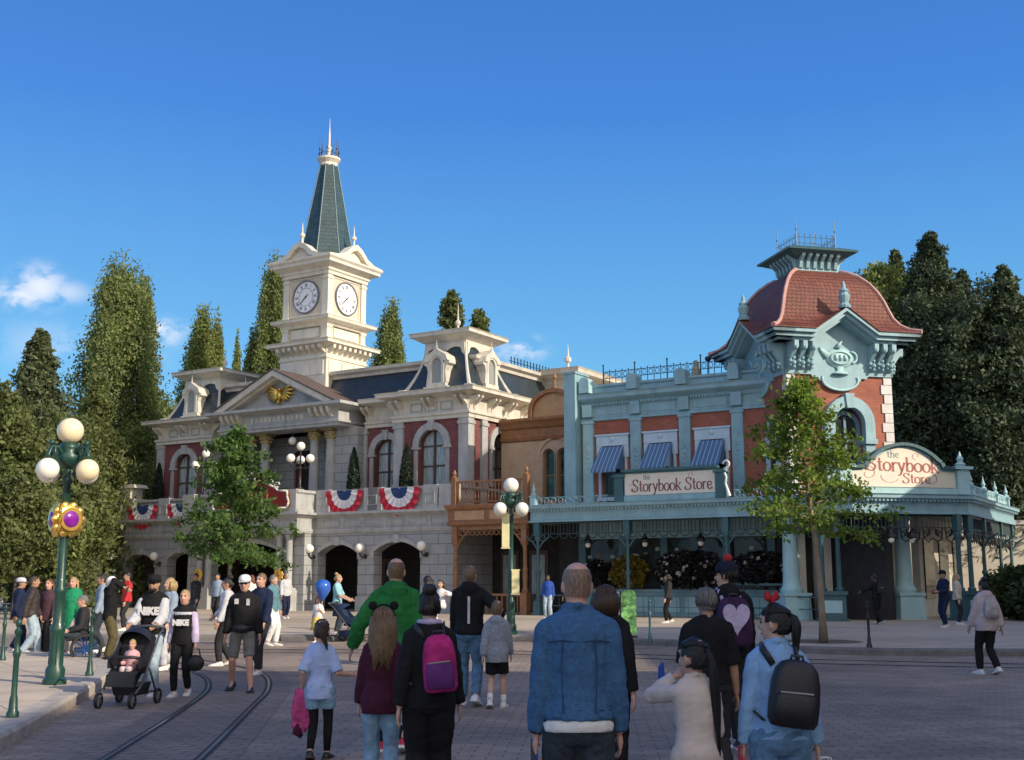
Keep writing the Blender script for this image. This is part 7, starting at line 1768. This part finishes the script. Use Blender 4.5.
person('man in navy with a pale cap at the far left of the road', at(21, 27.5), 1.70, radians(-60), 0, FAR, 'tan', 'dark', 'short', navy, .84, .034, 1.0, None, None, navy, .016, walk=.4, cap=palegrey)
# wheelchair user
wx, wy = at(85, 24.0)
t = thing('wheelchair', 'wheelchair with blue push rims near the far kerb', 'wheelchair', (wx, wy, 0), radians(110)); bl = mat('rim_blue', (.03, .12, .38), rough=.35, metal=.4)
for x in (-.30, .30): wheel(t, (x, -.1, .30), .30, .018, bl, 26, 12)
for x in (-.22, .22): wheel(t, (x, .42, .09), .085, .018)
c = MB(); c.box(-.22, .22, -.2, .28, .46, .52); c.prism([(-.2, .52), (-.26, 1.0), (-.22, 1.0), (-.16, .52)], -.22, .22, ax='x'); c.build('seat', nylon, t)
c = MB()
for x in (-.24, .24): c.tube([(x, -.34, .98), (x, -.25, .96), (x, -.2, .5), (x, .3, .5), (x, .5, .12)], .014, 6); c.tube([(x, -.2, .72), (x, .2, .72)], .014, 6)
c.box(-.2, .2, .42, .62, .09, .12); c.build('frame', iron, t)
person('grey haired visitor seated in the wheelchair', (wx, wy), 1.68, radians(110), -.32, FAR, 'pink', 'grey', 'short', charcoal, .84, .03, 1.0, None, None, denimd, .016, sit=True, L=V3(-.18, .26, 1.02), R=V3(.18, .26, 1.02), face=True)
person('dark haired visitor in a pale jacket reaching sideways behind the white capped man', at(228, 23.5), 1.70, pi * .55, 0, FAR, 'tan', 'dark', 'bun', palegrey, .84, .036, 1.0, None, None, charcoal, .012, walk=.35, fem=True, R=V3(.34, .25, .98))
person('fair man in a navy jacket and black trousers just behind the white capped man', at(262, 21.5), 1.78, pi * .85, 0, FAR, 'pink', 'dkblond', 'short', navy, .84, .036, 1.0, None, None, charcoal, .016, walk=.5, face=True)
person('visitor in a teal jacket and white trousers standing by the tram tracks', at(273, 30.5), 1.78, -pi * .6, 0, FAR, 'fair', 'grey', 'short', cloth('slate_teal', (.10, .22, .26)), .84, .036, 1.0, None, None, white_c, .02, walk=.2)
person('visitor in blue grey standing in the shade of the town hall porch', at(218, 46.0), 1.74, pi * .9, .15, FAR, 'tan', 'dark', 'short', bluegrey, .86, .03, legs=charcoal, walk=.2)
person('visitor in red far off near the left end of the town hall', at(128, 36.0), 1.72, pi * .7, .15, FAR, 'tan', 'dark', 'short', redc, .86, .03, legs=charcoal, walk=.3)
for i_, (px, D, h_, rz_, sk_, hr_, st_, tp_, lg_, lb) in enumerate((
    (196, 41, 1.72, 2.6, 'tan', 'dark', 'short', charcoal, denimd, 'visitor in charcoal under the left arches of the town hall'),
    (286, 47, 1.78, -2.5, 'fair', 'grey', 'short', palegrey, navy, 'grey haired visitor in a pale top inside the town hall porch'),
    (252, 44, 1.68, 1.2, 'fair', 'auburn', 'long', white_c, deniml, 'auburn haired visitor in a white top near the central porch arch'),
    (570, 45, 1.74, 2.4, 'tan', 'black', 'short', black, charcoal, 'dark dressed visitor under the canopy behind the denim jacket man'),
    (668, 42, 1.70, 1.5, 'fair', 'dark', 'bob', charcoal, black, 'visitor in charcoal looking at the flower clumps below the shop sign'),
)):
    person(lb, at(px, D), h_, rz_, .15 if D > 33 else 0, FAR, sk_, hr_, st_, tp_, .85, .03, legs=lg_, walk=.3 * (-1) ** i_, fem=st_ in ('long', 'bob'), face=True)
# family by the far kerb
p = person('woman in a pale teal tee with a stroller by the far kerb', at(338, 33.6), 1.66, -pi * .55, .15, FAR, 'fair', 'blond', 'bun', tealc, .86, .022, .6, None, None, denimd, .014, L=V3(-.18, .34, 1.02), R=V3(.18, .34, 1.02), fem=True, face=True)
stroller('loaded dark stroller of the woman in pale teal', (at(350, 32.4)[0], 32.4), -pi * .6, cloth('stroller_navy', (.02, .035, .08)))
p = person('little girl in a yellow dress holding a balloon', at(319, 32.0), 1.20, pi * .95, 0, FAR, 'fair', 'dkblond', 'long', white_c, .86, .02, .6, None, None, None, 0, child=True, fem=True, skirt=yellowc, face=True, L=V3(-.14, .16, 1.25))
hw = p['hand'](-1, .06); bx, by, bz = hw.x + .07, hw.y + .02, hw.z + .50
t = thing('balloon', 'shiny blue balloon above the little girl in yellow', 'balloon', (bx, by, bz)); c = MB(); c.lathe([(.01, -.30), (.03, -.27), (.11, -.16), (.19, -.02), (.215, .10), (.19, .2), (.11, .27), (.01, .29)], (0, 0, 0), 18); c.build('balloon_skin', mat('balloon_blue', (.03, .12, .50), rough=.18, var=.1, coat=.5), t, smooth=True); c = MB(); c.tube([(0, 0, -.30), (-.03, -.01, -.45), (hw.x - bx, hw.y - by, hw.z - bz)], .006, 4); c.build('string', white_c, t)
# --- by the store
person('visitor in a blue top and pale jeans standing at the store entrance', at(548, 47.0), 1.70, pi * .9, .15, FAR, 'deep', 'dark', 'short', royal, .86, .028, legs=denimp, linf=.02)
p = person('dark dressed man with a small grey backpack leaning on the canopy pedestal', at(876, 40.5), 1.72, radians(35), .15, FAR, 'deep', 'black', 'short', black, .88, .03, legs=black, walk=-.55, L=V3(-.40, .30, 1.15), lean=.12, shoe=shoeb)
backpack(p, 'small grey backpack on the man leaning on the pedestal', (charcoal, charcoal, nylon2), w=.28, h=.38, d=.13, zc=1.22)
person('capped man in navy standing beside the canopy pedestal', at(943, 38.2), 1.80, pi * .6, .15, FAR, 'tan', 'dark', 'short', navy, .84, .036, legs=navy, linf=.016, cap=black, walk=.3, L=V3(-.16, .34, 1.10), R=V3(.2, .3, 1.08))
person('blond woman in a cream jacket behind the man in navy', at(956, 40.5), 1.72, -pi * .6, .15, FAR, 'fair', 'blond', 'long', cloth('cream_jacket', (.55, .49, .38)), .84, .036, legs=charcoal, fem=True)
p = person('woman in a pinkish grey hooded jacket and black trousers walking to the store', at(983, 21.4), 1.67, radians(12), 0, FG, 'tan', 'black', 'bun', pinkgrey, .80, .050, 1.0, True, None, black, .012, walk=.5, fem=True, shoe=shoew)
backpack(p, 'flat pale grey backpack on the pink hooded woman', (cloth('pale_pack', (.40, .37, .37)), cloth('pale_pack2', (.36, .33, .34)), palegrey), w=.28, h=.36, d=.10, zc=1.22, off=.03)
# bake the voxel skins once, then press folds into the cloth
dg = bpy.context.evaluated_depsgraph_get(); dg.update()
baked = [bpy.data.meshes.new_from_object(o.evaluated_get(dg), preserve_all_data_layers=False, depsgraph=dg) for o, a, f in PENDING]
for (o, amp, fr), me in zip(PENDING, baked):
    old = o.data; mt = old.materials[0]; o.modifiers.clear(); me.materials.clear(); me.materials.append(mt)
    if amp:
        sc_ = o.parent.location; ox, oy = sc_.x * 1.7, sc_.y * .9; n = len(me.vertices)
        co = np.empty(3 * n, np.float32); me.vertices.foreach_get('co', co); co = co.reshape(-1, 3)
        nr = np.empty(3 * n, np.float32); me.vertex_normals.foreach_get('vector', nr); nr = nr.reshape(-1, 3)
        dd = np.array([.8 * noise.noise((x * fr + ox, y * fr + oy, z * fr * 1.5)) + 1.1 * (.35 - abs(noise.noise((x * fr * 1.1 + z * 4 + ox, y * fr * 1.1 + oy, z * fr * 1.9 - x * 5)))) + .5 * (.3 - abs(noise.noise((x * fr * 2.2 - z * 7 + ox, y * fr * 2.2 + oy, z * fr * 3.0)))) for x, y, z in co.tolist()], np.float32)
        co += nr * (amp * dd)[:, None]; me.vertices.foreach_set('co', co.reshape(-1)); me.update()
    me.polygons.foreach_set('use_smooth', [True] * len(me.polygons))
    nm = old.name; o.data = me; old.name = 'old'; me.name = nm
# ------------------------------------------------------------------ street lamps
purple = mat('purple_gem', (.22, .02, .30), rough=.15, var=.4, vscale=5, coat=.6)
def lamp_thing(label, xy, z0, rz, s=1.0, medal=True, plates=False, sunlit=(1, 0, 1), h=0):
    t = thing('street_lamp', label, 'street lamp', (*xy, z0), rz, 'green globe street lamps')
    M = Matrix.Scale(s, 4); MP = M @ Matrix.Diagonal((.68, .68, 1, 1))
    w = MB(MP); w.lathe([(.26, 0), (.26, .07), (.21, .1), (.215, .22), (.15, .3), (.145, .75), (.165, .79), (.165, .85), (.125, .9), (.115, 1.35), (.135, 1.38), (.135, 1.44), (.10, 1.48), (.085, 3.05), (.12, 3.08), (.12, 3.14), (.07, 3.18), (.075, 3.34)], (0, 0, 0), 16)
    for k in range(8): a = 2 * pi * k / 8; w.tube([(.15 * cos(a), .15 * sin(a), .3), (.142 * cos(a), .142 * sin(a), .75)], .014, 4)
    w.build('pole', lampgreen, t, smooth=True, auto=40)
    w = MB(M); w.lathe([(.07, 3.3), (.16, 3.4), (.20, 3.5), (.12, 3.56), (.15, 3.62), (.13, 3.7)], (0, 0, 0), 14)
    for k in range(4):
        a = pi / 2 * k + pi / 4; c, n = cos(a), sin(a)
        w.tube([(.1 * c, .1 * n, 3.45), (.22 * c, .22 * n, 3.62), (.36 * c, .36 * n, 3.62), (.41 * c, .41 * n, 3.50), (.41 * c, .41 * n, 3.42)], [.04, .035, .03, .03, .05], 7)
        w.tube([(.12 * c, .12 * n, 3.2), (.2 * c, .2 * n, 3.34), (.28 * c, .28 * n, 3.5), (.30 * c, .30 * n, 3.62)], [.03, .025, .02, .035], 6)
        w.sph((.36 * c, .36 * n, 3.68), .05, 8, 6)
    w.build('lamp_arms', lampgreen, t, smooth=True)
    w = MB(M); w.sph((0, 0, 3.90), .205, 18, 12); w.build('globe', opalw if sunlit[0] else opal, t, smooth=True)
    for k in range(4):
        a = pi / 2 * k + pi / 4; w = MB(M); w.sph((.41 * cos(a), .41 * sin(a), 3.26), .175, 16, 10); w.build('globe', opalw if (k in sunlit[1:] and k) else opal, t, smooth=True)
    if medal:
        for a in medal:
            Q = M @ Matrix.Translation((0, 0, 2.50)) @ Matrix.Rotation(a, 4, 'Z') @ Matrix.Translation((0, -.13, 0)) @ Matrix.Scale(.9, 4) @ Matrix.Rotation(pi / 2, 4, 'X')
            w = MB(Q)
            for k in range(10): b = 2 * pi * k / 10; w.sph((.24 * cos(b), .24 * sin(b), 0), .082, 9, 6, (1, 1, .45))
            w.lathe([(.24, -.03), (.24, .04), (.2, .06), (.17, .06)], (0, 0, 0), 24); w.lathe([(.19, .05), (.2, .085), (.175, .085)], (0, 0, 0), 24)
            md = w.build('medallion', gold, t, smooth=True, auto=50)
            w = MB(Q); w.sph((0, 0, .05), .165, 18, 10, (1, 1, .45)); w.build('gem', purple, md, smooth=True)
    if plates:
        pl = mat('cream_plate', (.72, .66, .36), rough=.4, var=.1)
        for x, z0_, z1 in ((-.14, 2.25, 3.1), (.12, 1.05, 1.65)):
            w = MB(M); w.box(x - .10, x + .10, -.12, -.09, z0_, z1); w.box(x - .12, x + .12, -.115, -.09, z1, z1 + .03); w.box(x - .12, x + .12, -.115, -.09, z0_ - .03, z0_); w.build('banner_plate', pl, t)
    return t
lx, ly = at(61, 17.7)
lamp_thing('green street lamp near the kerb with golden flower medallions holding purple gems', (lx, ly), .15, radians(20), .965, (radians(28), radians(-74)), False, (1, 0, 3))
lx, ly = at(511, 33.4)
lamp_thing('plain green street lamp with two cream plates in front of the brown shop', (lx, ly), .15, radians(0), 1.07, None, True, (0, 1))
# ------------------------------------------------------------------ candelabra on the town hall balcony
for x, lb in ((-8.75, 'four globe candelabrum on the balcony to the right of the town hall sign'), (-15.4, 'four globe candelabrum on the balcony half hidden by the deep green street tree')):
    t = thing('candelabrum', lb, 'lamp', (*wl(x, -.95), 6.06), TH, 'candelabra on the town hall balcony'); w = MB()
    w.lathe([(.16, 0), (.16, .06), (.08, .14), (.06, 1.0), (.1, 1.06), (.05, 1.15), (.05, 1.95)], (0, 0, 0), 10)
    for k in range(3):
        a = 2 * pi * k / 3 + .2; w.tube([(0, 0, 1.1), (.3 * cos(a), .3 * sin(a), 1.0), (.52 * cos(a), .52 * sin(a), 1.15), (.55 * cos(a), .55 * sin(a), 1.32)], [.04, .03, .03, .05], 6); w.tube([(.3 * cos(a), .3 * sin(a), 1.02), (.25 * cos(a), .25 * sin(a), 1.25), (.08 * cos(a), .08 * sin(a), 1.4)], .022, 5)
    w.build('stand', iron, t, smooth=True)
    for p in [(0, 0, 2.15)] + [(.55 * cos(2 * pi * k / 3 + .2), .55 * sin(2 * pi * k / 3 + .2), 1.52) for k in range(3)]: w = MB(); w.sph(p, .22, 14, 9); w.build('globe', opal, t, smooth=True)
w = MB(); w.tube([(-11.3, 1.2, 9.3), (-11.3, 1.2, 9.05)], .03, 6); pl = hb(w, 'portico_lamp', iron); w = MB(); w.sph((-11.3, 1.2, 8.85), .22, 14, 9); w.build('globe', opal, pl, smooth=True)
# ------------------------------------------------------------------ town hall sign
t = thing('town_hall_sign', 'red sign board with gold letters CITY HALL on the balcony behind the deep green tree', 'sign', (*wl(-11.5, -1.55), 4.9), TH)
pts = [(-2.5, .25), (-2.62, .5), (-2.5, .8), (-2.5, 1.05), (-1.9, 1.1), (-1.6, 1.3), (-1.2, 1.42), (-.8, 1.62), (0, 1.75), (.8, 1.62), (1.2, 1.42), (1.6, 1.3), (1.9, 1.1), (2.5, 1.05), (2.5, .8), (2.62, .5), (2.5, .25), (0, .18)]
w = MB(); w.prism(pts, 0, .1); bd = w.build('board', redp, t)
w = MB()
for a, b in zip(pts, pts[1:] + pts[:1]): w.tube([(a[0], -.02, a[1]), (b[0], -.02, b[1])], .055, 6)
w.build('board_frame', cream, t, smooth=True)
w = MB()
for sx in (-1, 1):
    for k in range(4): cx, cz = sx * (.45 + .45 * k), 1.78 - .13 * k; w.tube([(cx + .16 * cos(a), 0, cz + .13 * sin(a)) for a in np.linspace(0, 5.2, 9)], .045, 5)
w.sph((0, 0, 1.95), .2, 10, 7, (1, .4, 1)); w.build('crest_scroll', mat('pale_scroll', (.6, .6, .57), rough=.5), t, smooth=True)
w = MB(); lettering(w, 'CITY HALL', -2.0, .40, .72, -.012, wa=.13, wb=.06, sp=.05, xs=.98); w.build('sign_lettering', goldp, bd)
for x, lb in ((-15.08, 'round gold emblem on the paired porch columns to the left of the town hall entrance'), (-9.5, 'round gold emblem on the paired porch columns to the right of the town hall entrance')):
    t = thing('emblem_sign', lb, 'emblem', (*wl(x, -1.42), 1.9), TH, 'gold emblems of the town hall'); Q = Matrix.Rotation(pi / 2, 4, 'X'); w = MB(Q); w.lathe([(.28, 0), (.28, .04), (.24, .06), (.0, .065)], (0, 0, 0), 22)
    for k in range(10): a = 2 * pi * k / 10; w.sph((.29 * cos(a), .29 * sin(a), .02), .045, 6, 4)
    w.build('disc', goldp, t)
    w = MB(Q); w.box(-.02, .02, -.15, .15, .066, .08); w.sph((0, .08, .07), .07, 8, 6, (1, 1, .4)); w.tube([(-.12, -.05, .07), (0, .0, .08), (.12, -.05, .07)], .02, 5); w.build('device', brown, t)
    w = MB(); w.box(-.03, .03, .0, .12, -.03, .03); w.build('bracket', iron, t)
# ------------------------------------------------------------------ bunting
bw = mat('bunting_white', (.70, .69, .70), rough=.85, var=.1); br_ = mat('bunting_red', (.46, .02, .045), rough=.85, var=.15); bb_ = mat('bunting_blue', (.02, .05, .16), rough=.85, var=.2)
for (x0, x1, zt, lb) in ((-7.75, -5.45, 5.98, 'red, white and blue fan bunting nearest the portico on the right half of the balcony'), (-4.42, -2.0, 5.98, 'red, white and blue fan bunting below the right pavilion window'),
                         (-22.3, -19.9, 5.72, 'red, white and blue fan bunting at the left end of the balcony'), (-19.1, -16.95, 5.72, 'red, white and blue fan bunting partly covered by the deep green tree')):
    R_ = (x1 - x0) / 2; t = thing('bunting', lb, 'bunting', (*wl((x0 + x1) / 2, -.04), zt), TH, 'fan buntings along the balcony'); n = 64
    sg = .93 if R_ > 1.1 else .92
    for nm, a, b, m in (('blue_fan', .05, .40, bb_), ('white_fan', .40, .72, bw), ('red_fan', .72, 1.0, br_)):
        w = MB(); rs = []
        for q in np.linspace(a, b, 4):
            rs.append([(R_ * q * cos(u), -.06 - .05 * q * sin(u * 18) - .03 * sin(u) - .02 * q, -R_ * 1.08 * q * abs(sin(u)) ** .85 - .03 * (1 - abs(cos(u)) * .5) * (1 if q > .9 else 0) * (1 + sin(u * 18))) for u in np.linspace(pi, 2 * pi, n)])
        w.rings(rs, caps=False, closed=False); w.build(nm, m, t, smooth=True)
# ------------------------------------------------------------------ bollards
def bollard(label, xy, z0, m, s=1.0):
    t = thing('bollard', label, 'bollard', (*xy, z0), 0, 'finial topped bollards along the kerbs'); M = Matrix.Scale(s, 4) @ Matrix.Diagonal((.7, .7, 1, 1))
    w = MB(M); w.lathe([(.095, 0), (.095, .05), (.07, .08), (.06, .2), (.045, .24), (.042, .62), (.058, .65), (.058, .69), (.04, .72), (.036, .86), (.055, .88), (.055, .91), (.03, .93), (.02, .95)], (0, 0, 0), 12); po = w.build('post', m, t, smooth=True, auto=40)
    w = MB(M); w.sph((0, 0, .99), .05, 10, 7); w.build('finial', m, po, smooth=True)
bollard('green bollard nearest the camera on the lit pavement of the near lamp', at(22, 13.5), .15, lampgreen, 1.05)
bollard('green bollard at the far left behind the near lamp', at(8, 22.8), .15, lampgreen)
bollard('green bollard between the near lamp and the stroller', at(95, 19.2), .15, lampgreen, 1.02)
bollard('dark bollard on the kerb in front of the flower clumps', at(649, 29.2), .15, teald)
bollard('dark bollard on the kerb near the pale trunked street tree', at(866, 27.0), .15, iron)
# ------------------------------------------------------------------ poster board by the kerb
t = thing('poster_board', 'upright board with leafy green and white panels on the kerb behind the brown haired woman', 'board', (*at(617, 31.6), .15), radians(-8))
w = MB(); w.prism([(.10, .08), (.50, .08), (.50, 1.1), (.46, 1.2), (.38, 1.24), (.22, 1.24), (.14, 1.2), (.10, 1.1)], -.03, .03); w.build('green_panel', mat('leafy_green', (.22, .52, .14), rough=.4, var=.75, vscale=9), t)
w = MB(); w.prism([(-.48, .55), (.08, .55), (.08, 1.14), (.02, 1.2), (-.42, 1.2), (-.48, 1.14)], -.025, .025); w.build('white_panel', mat('poster_white', (.62, .61, .58), rough=.4, var=.12), t)
w = MB(); w.box(-.45, -.40, -.03, .03, 0, .56); w.box(.06, .10, -.035, .035, 0, 1.2); w.box(-.5, .52, -.1, .1, 0, .05); w.build('stand', iron, t)
shade_block('unseen dark red brick building shaped to shade the square from the right', 17.2, 56, -34, 6.6, 14.0, redbrick, 8, 7)
shade_block('unseen dark red brick building further along, shaped to shade the square from the right', 24.5, 40, 6.9, 24, 13.2, redbrick, 3, 5)
shade_block('unseen lower dark red brick building shaped to shade the foot of the corner store', 24.6, 40, 24.2, 41, 10.8, redbrick, 3, 5)
